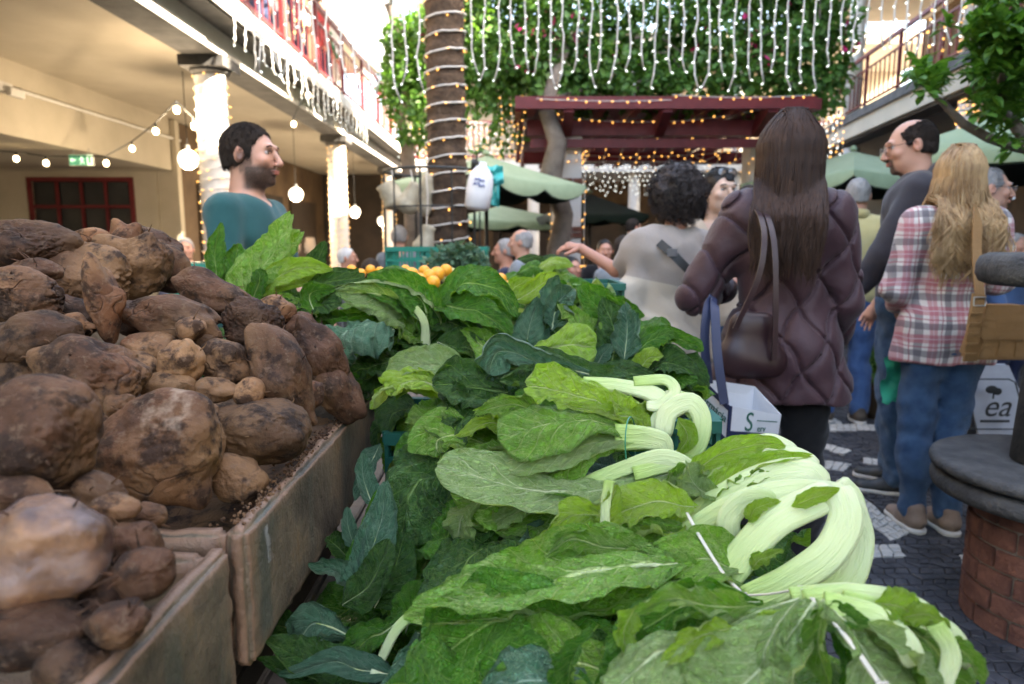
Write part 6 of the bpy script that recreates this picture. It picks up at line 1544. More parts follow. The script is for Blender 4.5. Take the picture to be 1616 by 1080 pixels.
# ------------------------------------------------------------------ bodies: distance fields meshed as one smooth skin
def surf_nets(f, xs, ys, zs):
    s = f < 0; nx, ny, nz_ = f.shape
    c = [s[i:nx - 1 + i, j:ny - 1 + j, k:nz_ - 1 + k] for i in (0, 1) for j in (0, 1) for k in (0, 1)]
    cnt = sum(a.astype(np.int8) for a in c); act = (cnt > 0) & (cnt < 8)
    I, J, K = np.nonzero(act); n = len(I)
    acc = np.zeros((n, 3)); w = np.zeros(n)
    off = [(i, j, k) for i in (0, 1) for j in (0, 1) for k in (0, 1)]
    for a in off:
        for b in off:
            if sum(b) - sum(a) == 1 and all(b[q] >= a[q] for q in range(3)):
                fa = f[I + a[0], J + a[1], K + a[2]]; fb = f[I + b[0], J + b[1], K + b[2]]
                m = (fa < 0) != (fb < 0); t = np.where(m, fa / np.where(m, fa - fb, 1), 0)
                pa = np.stack([xs[I + a[0]], ys[J + a[1]], zs[K + a[2]]], 1); pb = np.stack([xs[I + b[0]], ys[J + b[1]], zs[K + b[2]]], 1)
                acc += np.where(m[:, None], pa + (pb - pa) * t[:, None], 0); w += m
    V = acc / w[:, None]
    idx = -np.ones(act.shape, dtype=np.int64); idx[I, J, K] = np.arange(n)
    Q = []
    for ax in range(3):
        sl0 = [slice(None)] * 3; sl1 = [slice(None)] * 3; sl0[ax] = slice(0, -1); sl1[ax] = slice(1, None)
        a = s[tuple(sl0)]; b = s[tuple(sl1)]; e = np.argwhere(a != b)
        o1, o2 = [(1, 2), (2, 0), (0, 1)][ax]
        e = e[(e[:, o1] > 0) & (e[:, o2] > 0) & (e[:, o1] < f.shape[o1] - 1) & (e[:, o2] < f.shape[o2] - 1)]
        d1 = np.zeros(3, int); d1[o1] = 1; d2 = np.zeros(3, int); d2[o2] = 1
        q4 = [e - d1 - d2, e - d2, e, e - d1]
        ids = np.stack([idx[q[:, 0], q[:, 1], q[:, 2]] for q in q4], 1)
        fl = a[e[:, 0], e[:, 1], e[:, 2]]
        ids[~fl] = ids[~fl][:, ::-1]; Q.append(ids)
    return V, np.concatenate(Q)
def axis(lo, hi, h, zones, hf):
    out = [lo]; x = lo
    while x < hi:
        st = hf if any(a - h <= x <= b for a, b in zones) else h
        x += st; out.append(x)
    return np.array(out)
def smin(a, b, k):
    h = np.clip(.5 + .5 * (b - a) / k, 0, 1); return b + (a - b) * h - k * h * (1 - h)
def cap(a, b, ra, rb, k=.02, sc=(1, 1, 1), op='u'): return ('c', np.array(a, float), np.array(b, float), ra, rb, k, np.array(sc, float), op)
def ell(c, r, rot=None, k=.015, op='u'): return ('e', np.array(c, float), np.array(r, float), rot, k, op)
def sdf_build(prims, h=.011, hf=None, zones=((), (), ()), post=None):
    pts = []
    for p in prims:
        if p[-1] != 'u': continue
        if p[0] == 'c': m = max(p[3], p[4]) * max(1, *p[6]); pts += [p[1] - m, p[1] + m, p[2] - m, p[2] + m]
        else: m = max(p[2]); pts += [p[1] - m, p[1] + m]
    pts = np.array(pts); lo = pts.min(0) - .04; hi = pts.max(0) + .04
    ax = [axis(lo[i], hi[i], h, zones[i] if hf else (), hf or h) for i in range(3)]
    X, Y, Z = np.meshgrid(*ax, indexing='ij', sparse=True)
    f = np.full((len(ax[0]), len(ax[1]), len(ax[2])), .5)
    for p in prims:
        if p[0] == 'c': k = p[5]; m = max(p[3], p[4]) * max(1, *p[6]) + k + .03; l0 = np.minimum(p[1], p[2]) - m; h0 = np.maximum(p[1], p[2]) + m
        else: k = p[4]; m = max(p[2]) + k + .03; l0 = p[1] - m; h0 = p[1] + m
        sl = tuple(slice(max(0, np.searchsorted(ax[i], l0[i]) - 1), np.searchsorted(ax[i], h0[i]) + 1) for i in range(3))
        x, y, z = X[sl[0]], Y[:, sl[1]], Z[:, :, sl[2]]
        if p[0] == 'c':
            a, b, ra, rb, k, sc, op = p[1:]
            A = a / sc; Bv = b / sc - A; L2 = max(1e-9, (Bv ** 2).sum()); mean = a
            px, py, pz = x / sc[0] - A[0], y / sc[1] - A[1], z / sc[2] - A[2]
            t = np.clip((px * Bv[0] + py * Bv[1] + pz * Bv[2]) / L2, 0, 1)
            d = np.sqrt((px - t * Bv[0]) ** 2 + (py - t * Bv[1]) ** 2 + (pz - t * Bv[2]) ** 2) - (ra + (rb - ra) * t)
            d = d * min(sc)
        else:
            c, r, rot, k, op = p[1:]
            px, py, pz = x - c[0], y - c[1], z - c[2]
            if rot is not None:
                q = [rot[0][i] * px + rot[1][i] * py + rot[2][i] * pz for i in range(3)]; px, py, pz = q
            k0 = np.sqrt((px / r[0]) ** 2 + (py / r[1]) ** 2 + (pz / r[2]) ** 2); k1 = np.sqrt((px / r[0] ** 2) ** 2 + (py / r[1] ** 2) ** 2 + (pz / r[2] ** 2) ** 2) + 1e-9
            d = k0 * (k0 - 1) / k1
            if k0.min() < 1e-6: d = np.where(k0 < 1e-6, -min(r), d)
        if op == 'u': f[sl] = smin(f[sl], d, k)
        elif op == 's': f[sl] = -smin(-f[sl], d, k)
    if post is not None: f = post(f, X, Y, Z)
    return surf_nets(f, *ax)
def folds(seed, amp, fr, n=7, aniso=(1, 1, 1)):
    r = np.random.RandomState(seed); D = r.normal(size=(n, 3)); D /= np.linalg.norm(D, axis=1)[:, None]; D *= np.array(aniso); D *= r.uniform(.6, 1.5, n)[:, None] * fr; ph = r.uniform(0, 6.28, (n, 2)); D2 = r.normal(size=(n, 3)) * fr * .35
    def g(X, Y, Z):
        o = 0
        for i in range(n): o = o + np.sin(D[i, 0] * X + D[i, 1] * Y + D[i, 2] * Z + ph[i, 0] + 1.6 * np.sin(D2[i, 0] * X + D2[i, 1] * Y + D2[i, 2] * Z + ph[i, 1]))
        return o * amp / n ** .5
    return g

t = NT('skin'); ca_ = t.n('ShaderNodeVertexColor', layer_name='tint'); nn_ = t.noise(45, 4, .6); n2_ = t.noise(6, 2, .5)
t.base(t.mix(t.math('MULTIPLY', nn_, .35), ca_.outputs['Color'], t.mix(1.0, ca_.outputs['Color'], (1.08, .82, .78), 'MULTIPLY')))
t.rough(.5); t.b.inputs['Subsurface Weight'].default_value = .12; t.b.inputs['Subsurface Radius'].default_value = (1, .35, .2); t.b.inputs['Subsurface Scale'].default_value = .01
t.bump(t.math('ADD', nn_, t.noise(260, 2, .6)), .12, .002); M['skin'] = t.m
def hair_mat(name, c1, c2, rough=.38):
    t = NT(name); v = t.mapping((60, 60, 3)); f = t.noise(1.0, 4, .7, v); g = t.noise(7, 3, .5)
    t.base(t.mix(t.ramp(t.math('ADD', t.math('MULTIPLY', f, .6), t.math('MULTIPLY', g, .4)), [(.35, 0.0), (.65, 1.0)]), c1, c2)); t.rough(rough); t.b.inputs['Specular IOR Level'].default_value = .3
    t.bump(f, .2, .002); return t.m
HM = {'brown': hair_mat('brown_hair', (.022, .009, .005), (.062, .028, .015), .6), 'black': hair_mat('black_hair', (.006, .005, .005), (.018, .014, .013)), 'dark': hair_mat('dark_hair', (.012, .008, .006), (.034, .022, .016), .8),
      'curly': hair_mat('greying_curly_hair', (.012, .009, .009), (.06, .045, .042), .6), 'blonde': hair_mat('blonde_hair', (.17, .085, .035), (.52, .34, .17), .42), 'grey': hair_mat('grey_hair', (.16, .15, .15), (.36, .35, .34), .6), 'white': hair_mat('white_hair', (.42, .42, .42), (.62, .62, .62), .6)}
t = NT('eye_white'); t.base((.42, .38, .36)); t.rough(.2); M['eye'] = t.m
t = NT('iris'); t.base((.02, .012, .008)); t.rough(.1); M['iris'] = t.m
SKINS = {'light': (.50, .26, .18), 'tan': (.42, .20, .13), 'pink': (.50, .28, .20), 'asian': (.60, .42, .32), 'brown': (.30, .15, .09)}
def headrot(yaw, pitch, roll=0): return np.array(Matrix.Rotation(yaw, 3, 'Z') @ Matrix.Rotation(pitch, 3, 'X') @ Matrix.Rotation(roll, 3, 'Y'))
def hand_prims(w, d, n, side, curl, sc=1.0, point=False):
    """palm and five fingers; w wrist, d direction of the hand, n back-of-hand normal"""
    w, d, n = Vector(w), Vector(d).normalized(), Vector(n).normalized(); n = (n - d * n.dot(d)).normalized(); s = d.cross(n) * side
    out = [cap(w, w + d * .07 * sc, .024 * sc, .030 * sc, .01)]
    out.append(cap(w + d * .035 * sc - s * .015 * sc, w + d * .082 * sc - s * .022 * sc, .016 * sc, .013 * sc, .012)); out.append(cap(w + d * .035 * sc + s * .015 * sc, w + d * .08 * sc + s * .024 * sc, .016 * sc, .012 * sc, .012))
    for i, (o, L) in enumerate(((-.027, .072), (-.009, .082), (.010, .076), (.028, .060))):
        c = curl * (.25 if point and i == 0 else 1) + .06 * i
        p = w + d * (.082 - abs(o) * .25) * sc + s * o * sc; dd = d + s * o * 2; dd.normalize()
        for k in range(3):
            dd = (Matrix.Rotation(-c * (.7 if k == 0 else 1.0), 3, s * 1.0) @ dd) if side > 0 else (Matrix.Rotation(c * (.7 if k == 0 else 1.0), 3, s) @ dd)
            q_ = p + dd * L * sc * (.45, .31, .24)[k]; out.append(cap(p, q_, (.0095 - .001 * k) * sc, (.0088 - .001 * k) * sc, .004)); p = q_
    p = w + d * .025 * sc - s * .026 * sc; dd = (d * .7 - s * .75 - n * .25).normalized()
    for k in range(3):
        q_ = p + dd * (.036, .03, .024)[k] * sc; out.append(cap(p, q_, (.013 - .0018 * k) * sc, (.0115 - .0018 * k) * sc, .006)); p = q_; dd = (dd + d * .35 - n * .12).normalized()
    return out
def tube_locks(locks, name, mat, parent, n=3):
    V, F = [], []
    for pts, r in locks:
        pts = np.asarray(pts); m = len(pts); k0 = len(V)
        T = np.gradient(pts, axis=0); T /= np.linalg.norm(T, axis=1)[:, None] + 1e-9
        A = np.cross(T, np.array([.31, .87, .38])); A /= np.linalg.norm(A, axis=1)[:, None] + 1e-9; Bn = np.cross(T, A)
        for i in range(m):
            rr_ = r * (1 - .75 * (i / (m - 1)) ** 3)
            for k in range(n): V.append(pts[i] + (A[i] * math.cos(2 * PI * k / n) + Bn[i] * math.sin(2 * PI * k / n)) * rr_)
        F += [(k0 + i * n + k, k0 + i * n + (k + 1) % n, k0 + (i + 1) * n + (k + 1) % n, k0 + (i + 1) * n + k) for i in range(m - 1) for k in range(n)]
    return obj(name, mk_mesh(name, np.array(V), np.array(F)), mat, parent)
def person(label, loc, rz, H, o):
    """o: options; local frame faces -Y, person's left is +X"""
    root = empty('person', loc, rz, label, 'person', o.get('group'))
    S = H / 1.75; fem = o.get('fem', False); lo = o.get('lod', 0); wd = o.get('wide', 1.0)
    ex = (lambda *p: np.array(p) * S)
    shw = (.155 if fem else .18) * wd
    yaw, pit, rol = o.get('head', (0, 0, 0)); HR = headrot(yaw, pit, rol); piv = np.array((0, .015, 1.50))
    lean = o.get('lean', (0, 0)); sit = o.get('sit', False)
    def hd(c): return (piv + HR @ (np.array(c, float) - piv) + np.array((lean[0], lean[1], 0)) * .5) * S
    T0 = lambda x, y, z: ex(x + lean[0] * max(0, z - .95), y + lean[1] * max(0, z - .95), z)
    eL = o.get('elbL', (shw + .06, .03, 1.13)); wL = o.get('wriL', (shw + .05, -.07, .90)); eR = o.get('elbR', (-shw - .06, .03, 1.13)); wR = o.get('wriR', (-shw - .05, -.07, .90))
    st = o.get('stance', .1); kL = (st, -.02, .50); kR = (-st, -.02, .50); aL = (st + .01, .02, .09); aR = (-st - .01, .02, .09)
    if o.get('legs'): kL, aL, kR, aR = o['legs']
    sh = {1: T0(shw, .01, 1.415), -1: T0(-shw, .01, 1.415)}
    chest_r = .145 * wd if not fem else .128 * wd; belly = o.get('belly', 0)
    def torso(t):
        pr = [cap(T0(0, 0, 1.12), T0(0, .005, 1.32), (.118 * wd + belly * .3 + t) * S, (chest_r + t) * S, .05 * S, (1, .72, 1)),
              cap(T0(-shw * .62, .01, 1.36), T0(shw * .62, .01, 1.36), (.085 + t) * S, (.085 + t) * S, .05 * S, (1, .85, 1)),
              cap(T0(-shw * .8, .015, 1.41), T0(shw * .8, .015, 1.41), (.052 + t) * S, (.052 + t) * S, .04 * S),
              cap(T0(-.055, .005, .96), T0(.055, .005, .96), (.118 * wd + t) * S, (.118 * wd + t) * S, .05 * S, (1, .85, 1))]
        if belly: pr.append(ell(T0(0, -.07, 1.08), ex(.12, .08 + belly, .12) + t * S, None, .05))
        if fem: pr += [ell(T0(x, -.085, 1.27), ex(.058, .05, .055) + t * S * .6, None, .04) for x in (-.065, .065)] + [ell(T0(x, .06, .93), ex(.09, .08, .09) + t * S * .5, None, .05) for x in (-.06, .06)]
        return pr
    def arm(s, t, upto=1.0, fac=1.0):
        a, e, w = sh[s], np.array(eL if s > 0 else eR) * S, np.array(wL if s > 0 else wR) * S
        q = .88 if fem else 1.0; pr = [cap(a, e, (.052 * q * fac + t) * S, (.040 * q * fac + t) * S, .03 * S)]
        w2 = e + (w - e) * upto
        if upto > 0: pr.append(cap(e, w2, (.040 * q * fac + t) * S, (.028 * q + .010 * (1 - upto) + t) * S, .02 * S))
        return pr, w2
    def leg(s, t, upto=1.0, fl=1.0):
        h_, k_, a_ = T0(s * .085, 0, .92), np.array(kL if s > 0 else kR) * S, np.array(aL if s > 0 else aR) * S
        k2 = a_ * upto + k_ * (1 - upto)
        return [cap(h_, k_, (.088 * wd ** .5 + t) * S, (.058 + t) * S, .03 * S), cap(k_, k2, (.054 + t) * S, (.040 * fl + t) * S, .03 * S), cap(k_ * .75 + a_ * .25 + ex(0, .015, 0), k_ * .5 + a_ * .5 + ex(0, .01, 0), (.052 + t) * S, (.044 + t) * S, .04 * S)]
    # --- body
    jaw = o.get('jaw', 1.0); hs = 1.0
    H0 = [ell(hd((0, .012, 1.652)), ex(.077, .097, .094), HR, .01), ell(hd((0, -.035, 1.60)), ex(.060 * (1 + .06 * (jaw - 1)), .058, .085), HR, .03 * S), ell(hd((0, -.030, 1.563)), ex(.052 * jaw, .056, .042), HR, .03 * S),
          ell(hd((0, -.078, 1.536)), ex(.020, .018, .017), HR, .02 * S), cap(hd((0, -.100, 1.640)), hd((0, -.1185, 1.604)), .0085 * S, .0118 * S, .010 * S), ell(hd((0, -.109, 1.599)), ex(.018, .012, .009), HR, .008 * S),
          cap(hd((-.032, -.086, 1.662)), hd((.032, -.086, 1.662)), .012 * S, .012 * S, .014 * S), ell(hd((-.043, -.072, 1.610)), ex(.020, .018, .018), HR, .02 * S), ell(hd((.043, -.072, 1.610)), ex(.020, .018, .018), HR, .02 * S),
          cap(T0(0, .03, 1.40), hd((0, .012, 1.58)), (.058 if fem else .068) * S, (.050 if fem else .060) * S, .025 * S)]
    if lo == 0:
        H0 += [ell(hd((s * .032, -.104, 1.640)), ex(.0145, .0150, .0080), HR, .006 * S, 's') for s in (-1, 1)]
        H0 += [ell(hd((0, -.100, 1.5745)), ex(.024, .012, .0048), HR, .004 * S), ell(hd((0, -.098, 1.5655)), ex(.020, .013, .0055), HR, .004 * S)]
        for s in (-1, 1):
            H0 += [ell(hd((s * .078, .008, 1.628)), ex(.010, .019, .031), HR, .006 * S), ell(hd((s * .087, -.002, 1.632)), ex(.007, .010, .018), HR, .004 * S, 's')]
    else: H0 += [ell(hd((s * .078, .008, 1.625)), ex(.010, .018, .030), HR, .006 * S) for s in (-1, 1)]
    B0 = torso(0) + H0
    for s in (1, -1):
        pr, w2 = arm(s, 0); B0 += pr
        hv = o.get('handL' if s > 0 else 'handR'); e = np.array(eL if s > 0 else eR) * S; fd = Vector(w2 - e).normalized()
        if hv == 0: continue
        dv, nv_, cu = hv if hv else (fd, (s * 1, 0, 0.2), .35)
        B0 += hand_prims(w2, dv, nv_, s, cu, S * (.92 if fem else 1.0))
        if not sit or True: pass
    for s in (1, -1):
        B0 += leg(s, 0)
    hc = hd((0, -.01, 1.62)); hr = .135 * S
    zn = [[(hc[i] - hr, hc[i] + hr)] for i in range(3)]
    if o.get('finehand'):
        for s in o['finehand']:
            w = np.array(wL if s > 0 else wR) * S
            for i in range(3): zn[i].append((w[i] - .13, w[i] + .13))
    if lo == 0: V, F = sdf_build(B0, .013, .0036, zn)
    elif lo == 1: V, F = sdf_build(B0, .018, .007, zn)
    else: V, F = sdf_build(B0, .024, .010, zn)
    # tint by place on the body
    base_c = np.array(SKINS[o.get('skin', 'light')]); C = np.tile(base_c, (len(V), 1))
    Q = (V / S - np.array((lean[0], lean[1], 0)) * .5 - piv) @ HR + piv   # head frame
    def wgt(c, r, pw=2): 
        d = np.sqrt((((Q - np.array(c)) / np.array(r)) ** 2).sum(1)); return np.clip(1.5 - d * 1.0, 0, 1) ** .8
    def paint(w, c): 
        nonlocal C; C = C * (1 - w[:, None]) + np.array(c) * w[:, None]
    for s in (-1, 1): paint(wgt((s * .045, -.07, 1.608), (.022, .02, .02)) * .35, base_c * (1.05, .82, .78)); paint(wgt((s * .08, 0, 1.63), (.012, .02, .03)) * .35, base_c * (1.1, .68, .62))
    paint(wgt((0, -.118, 1.603), (.016, .016, .012)) * .35, base_c * (1.06, .80, .74))
    if o.get('beard'):
        rn = np.random.RandomState(3); bc = np.array(o['beard'])
        w = np.clip((1.600 - Q[:, 2]) / .018, 0, 1) * np.clip((.010 - Q[:, 1]) / .022, 0, 1) * np.clip((Q[:, 2] - 1.49) / .02, 0, 1)
        w *= 1 - wgt((0, -.10, 1.570), (.014, .03, .004)) * .9
        w *= np.where(np.abs(Q[:, 0]) < .012, np.where(Q[:, 2] > 1.588, .9, 1), 1)
        side = np.clip((np.abs(Q[:, 0]) - .045) / .01, 0, 1) * np.clip((.02 - Q[:, 1]) / .01, 0, 1) * np.clip((Q[:, 1] + .045) / .01, 0, 1) * np.clip((1.65 - Q[:, 2]) / .02, 0, 1) * np.clip((Q[:, 2] - 1.55) / .02, 0, 1)
        w = np.maximum(w * np.where(o.get('goatee'), np.clip((.034 - np.abs(Q[:, 0])) / .01, 0, 1), 1), side * (0 if o.get('goatee') else .8))
        paint(np.clip(w * .95 - rn.uniform(0, .12, len(w)), 0, 1), bc)
    lw = np.maximum(wgt((0, -.108, 1.5745), (.020, .016, .0045)), wgt((0, -.108, 1.566), (.017, .016, .005)))
    paint(np.clip(lw * 1.2, 0, 1) * .75, o.get('lips', tuple(base_c * (.95, .50, .48))))
    me = mk_mesh('body', V, F); at = me.color_attributes.new('tint', 'FLOAT_COLOR', 'POINT')
    at.data.foreach_set('color', np.concatenate([C, np.ones((len(C), 1))], 1).astype(np.float32).ravel())
    body = obj('body', me, M['skin'], root)
    hm = HM[o.get('hairc', 'dark')]
    if lo == 0 and o.get('face', True):
        for s in (-1, 1):
            c = Vector(hd((s * .032, -.0765, 1.640))); MB().ball(c, .0118 * S, 12, 8).build('eye', M['eye'], body, smooth=True)
            g = Vector(HR @ np.array((o.get('gaze', 0) * 1.0, -1, -.05))).normalized(); MB().ball(c + g * .0070 * S, .0060 * S, 10, 6).build('iris', M['iris'], body, smooth=True)
            pts = [hd((s * x, -.0985 + abs(x - .03) * .45, 1.6625 + z)) for x, z in ((.012, -.002), (.024, .003), (.038, .004), (.052, -.003))]
            MB().tube(pts, [.0026 * S, .0036 * S, .0032 * S, .0015 * S], 6).build('eyebrow', hm, body, smooth=True)
            pts = [hd((s * x, -.0985 + abs(x - .03) * .5, 1.6455 + z)) for x, z in ((.017, -.003), (.026, .0022), (.038, .002), (.047, -.003))]
            MB().tube(pts, .0014 * S, 5).build('eyelid', hm, body, smooth=True)
    # --- clothes
    fo_ = o.get('fold', .004); sd = o.get('seed', int(abs(loc[0]) * 100))
    def clothes(name, prims, mat, hem=None, top=None, seed=1, amp=None, extra=None, h=None, fr=16):
        g = folds(sd + seed, amp if amp is not None else fo_, fr); g2 = folds(sd + seed + 50, (amp if amp is not None else fo_) * .45, fr * 2.6)
        def post(f, X, Y, Z):
            f = f + g(X, Y, Z) + g2(X, Y, Z)
            if extra: f = f + extra(X, Y, Z)
            if hem is not None: f = np.maximum(f, hem * S + .006 * np.sin(X * 23 + Y * 31) - Z + 0 * f)
            if top is not None: f = np.maximum(f, Z - top * S + 0 * f)
            return f
        V, F = sdf_build(prims, h or (.010 if lo == 0 else .018 if lo == 1 else .026), post=post)
        return obj(name, mk_mesh(name, V, F), mat, root)
    tt = o.get('top_t', .018); sl = o.get('sleeve', 1.0)
    pr = torso(tt)
    if o.get('hem', .86) < .84: pr.append(cap(T0(-.06, .0, o['hem'] + .02), T0(.06, 0, o['hem'] + .02), (.122 * wd + tt + o.get('flare', .01)) * S, (.122 * wd + tt + o.get('flare', .01)) * S, .05 * S, (1, .85, 1)))
    for s in (1, -1):
        a_, w2 = arm(s, tt * .75, max(sl - .04, 0) if sl >= .5 else 0, o.get('slfac', 1.0))
        if sl < .5:
            a, e = sh[s], np.array(eL if s > 0 else eR) * S; a_ = [cap(a, a + (e - a) * min(1, .35 + sl * 1.25), (.054 + tt * .55) * S, (.046 + tt * .6) * S, .03 * S)]
        pr += a_
    if o.get('loose'): pr += [cap(T0(0, .01, 1.28), T0(0, .01, o['hem'] + .04), (.175 + tt) * S, (.195 + tt) * S, .06 * S, (1, .78, 1)), cap(T0(.16, 0, 1.33), T0(.235, -.03, 1.10), .075 * S, .07 * S, .07 * S), cap(T0(-.16, 0, 1.33), T0(-.225, -.03, 1.10), .07 * S, .06 * S, .07 * S)]
    nk = o.get('neck', .072)
    pr.append(cap(T0(0, -.01 - o.get('vneck', 0) * .3, 1.475 - o.get('vneck', 0)), T0(0, -.02, 1.62), nk * S, (nk + .02) * S, .012 * S, (1, 1, 1), 's'))
    clothes(o.get('topname', 'shirt'), pr, o['top'], o.get('hem', .86), None, 1, extra=o.get('topextra'), h=o.get('toph'))
    if o.get('collar'):
        c0 = T0(0, .012, 1.475); b = MB(); n = 26
        for rr0, z0 in ((.070, -.01), (.074, .045), (.084, .04), (.086, -.02)):
            for k in range(n):
                a = 2 * PI * k / n; b.v.append((c0[0] + rr0 * S * math.cos(a), c0[1] + rr0 * S * math.sin(a) * 1.0 - .0, c0[2] + (z0 + .018 * math.sin(a)) * S))
        for i in range(4):
            for k in range(n): b.f.append((i * n + k, i * n + (k + 1) % n, ((i + 1) % 4) * n + (k + 1) % n, ((i + 1) % 4) * n + k))
        b.build('collar', o['top'], root, smooth=True)
    tr = []
    for s in (1, -1): tr += leg(s, .017, o.get('trup', .98), o.get('flarel', 1.15))
    tr += [cap(T0(-.055, .005, .96), T0(.055, .005, .96), (.118 * wd + .012) * S, (.118 * wd + .012) * S, .05 * S, (1, .85, 1))]
    if fem: tr += [ell(T0(x, .06, .93), ex(.09, .08, .09) + .012, None, .05) for x in (-.06, .06)]
    if not o.get('nolegs'): clothes('trousers', tr, o['trousers'], None, min(1.0, o.get('hem', .86) + .06), 2, amp=.008, fr=26)
    if not sit and not o.get('nolegs'):
        for s in (1, -1):
            a_ = Vector(np.array(aL if s > 0 else aR) * S); a_.z = 0
            up_ = [cap(a_ + Vector((0, .035, .055)), a_ + Vector((0, -.05, .045)), .040, .040, .03, (1, 1, .9)), cap(a_ + Vector((0, -.05, .035)), a_ + Vector((s * .012, -.15, .030)), .044, .038, .03, (1, 1, .75)), cap(a_ + Vector((0, .02, .06)), a_ + Vector((0, .02, .10)), .042, .040, .02)]
            V, F = sdf_build(up_, .008, post=lambda f, X, Y, Z: np.maximum(f, .012 - Z + 0 * f)); so = obj('shoe', mk_mesh('shoe', V, F), o.get('shoe', M['black']), root)
            V, F = sdf_build([cap(a_ + Vector((0, .035, .016)), a_ + Vector((0, -.05, .016)), .044, .043, .03), cap(a_ + Vector((0, -.05, .016)), a_ + Vector((s * .012, -.15, .016)), .048, .043, .03)], .008, post=lambda f, X, Y, Z: np.maximum(np.maximum(f, .001 - Z), Z - .028 + 0 * f))
            obj('sole', mk_mesh('sole', V, F), o.get('sole', M['white_paint']), so)
    # --- hair
    hk = o.get('hair', 'short'); rh = random.Random(sd)
    def sk(th, ph, inf=0.0):      # point on the skull, th from crown, ph round (0 = face)
        r_ = (.077 + inf, .097 + inf, .094 + inf)
        return hd((r_[0] * math.sin(th) * math.sin(ph), .012 - r_[1] * math.sin(th) * math.cos(ph), 1.652 + r_[2] * math.cos(th)))
    if hk in ('short', 'bald', 'thin'):
        inf = .005 if hk == 'short' else .003
        pr = [ell(hd((0, .014, 1.655)), ex(.077 + inf, .097 + inf, .094 + inf), HR, .01), ell(hd((0, .045, 1.60)), ex(.066 + inf, .055 + inf, .06), HR, .02)]
        pr.append(ell(hd((0, -.10, 1.604)), ex(.085, .093, .113), HR, .012, 's')); pr.append(ell(hd((0, -.03, 1.545)), ex(.12, .075, .062), HR, .012, 's')); pr.append(cap(hd((0, .02, 1.44)), hd((0, .03, 1.545)), .10 * S, .075 * S, .01, (1, 1, 1), 's'))
        for s in (-1, 1): pr.append(ell(hd((s * .09, .002, 1.618)), ex(.020, .015, .030), HR, .004, 's'))
        if hk == 'bald': pr.append(ell(hd((0, -.05, 1.745)), ex(.060, .118, .078), HR, .012, 's')); pr.append(ell(hd((0, -.09, 1.67)), ex(.085, .055, .08), HR, .012, 's'))
        if hk == 'thin': pr.append(ell(hd((0, -.09, 1.69)), ex(.075, .055, .06), HR, .012, 's'))
        g = folds(sd, .0018, 160, 9)
        V, F = sdf_build(pr, .0042 if lo == 0 else .009, post=lambda f, X, Y, Z: f + g(X, Y, Z))
        ho = obj('hair', mk_mesh('hair', V, F), hm, root)
        if lo == 0:
            locks = []; rs_ = np.random.RandomState(2); cc = hd((0, .012, 1.65)); pick = V[rs_.choice(len(V), 5000)]
            for p in pick:
                n_ = p - cc; r0_ = np.linalg.norm(n_); n_ = n_ / r0_
                if r0_ < .07 * S: continue
                dn_ = np.array((rh.gauss(0, .35), .5 + rh.gauss(0, .3), -.7)); dn_ -= n_ * dn_.dot(n_); dn_ /= np.linalg.norm(dn_) + 1e-6; Lh = rh.uniform(.006, .013)
                locks.append(([p, p + (n_ * .35 + dn_ * .8) * Lh * .6, p + (n_ * .3 + dn_ * 1.1) * Lh], .0009))
            tube_locks(locks, 'strands', hm, ho)
    elif hk == 'curly':
        pr = [ell(hd((0, .03, 1.665)), ex(.125, .135, .125), HR, .01), ell(hd((0, .05, 1.60)), ex(.115, .10, .10), HR, .03), ell(hd((0, -.12, 1.60)), ex(.07, .07, .10), HR, .02, 's')]
        g = folds(sd, .008, 60, 9)
        V, F = sdf_build(pr, .007, post=lambda f, X, Y, Z: f + g(X, Y, Z)); ho = obj('hair', mk_mesh('hair', V, F), hm, root)
        locks = []; nv = V[np.random.RandomState(1).choice(len(V), 1500)]; cc = hd((0, .03, 1.64))
        for p in nv:
            n_ = (p - cc); n_ /= np.linalg.norm(n_); t1 = np.cross(n_, np.array((rh.gauss(0, 1), rh.gauss(0, 1), rh.gauss(0, 1)))); t1 /= np.linalg.norm(t1) + 1e-9; t2 = np.cross(n_, t1); R0 = rh.uniform(.005, .010); L = rh.uniform(.01, .04); tu = rh.uniform(1.2, 2.6); drift = t1 * rh.uniform(-.02, .02) - np.array((0, 0, .012))
            locks.append(([p - n_ * .006 + n_ * L * (i / 9) + drift * (i / 9) + (t1 * math.cos(tu * 6.28 * i / 9) + t2 * math.sin(tu * 6.28 * i / 9)) * R0 for i in range(10)], .0016))
        tube_locks(locks, 'curls', hm, ho)
    elif hk in ('long', 'wavy', 'bob'):
        zend = o.get('hairend', 1.2); front = o.get('hairfront', 1.0); wave = .016 if hk == 'wavy' else .003
        locks = []; nL = o.get('nlocks', 1300)
        cap_ = [ell(hd((0, .016, 1.655)), ex(.083, .103, .099), HR, .01), ell(hd((0, -.085, 1.60)), ex(.066, .06, .088) * o.get('faceopen', 1.0), HR, .012, 's')]
        V, F = sdf_build(cap_, .006, post=lambda f, X, Y, Z: np.maximum(f, 1.58 * S - Z + 0 * f)); ho = obj('hair', mk_mesh('hair', V, F), hm, root)
        part_x = o.get('part', .01)
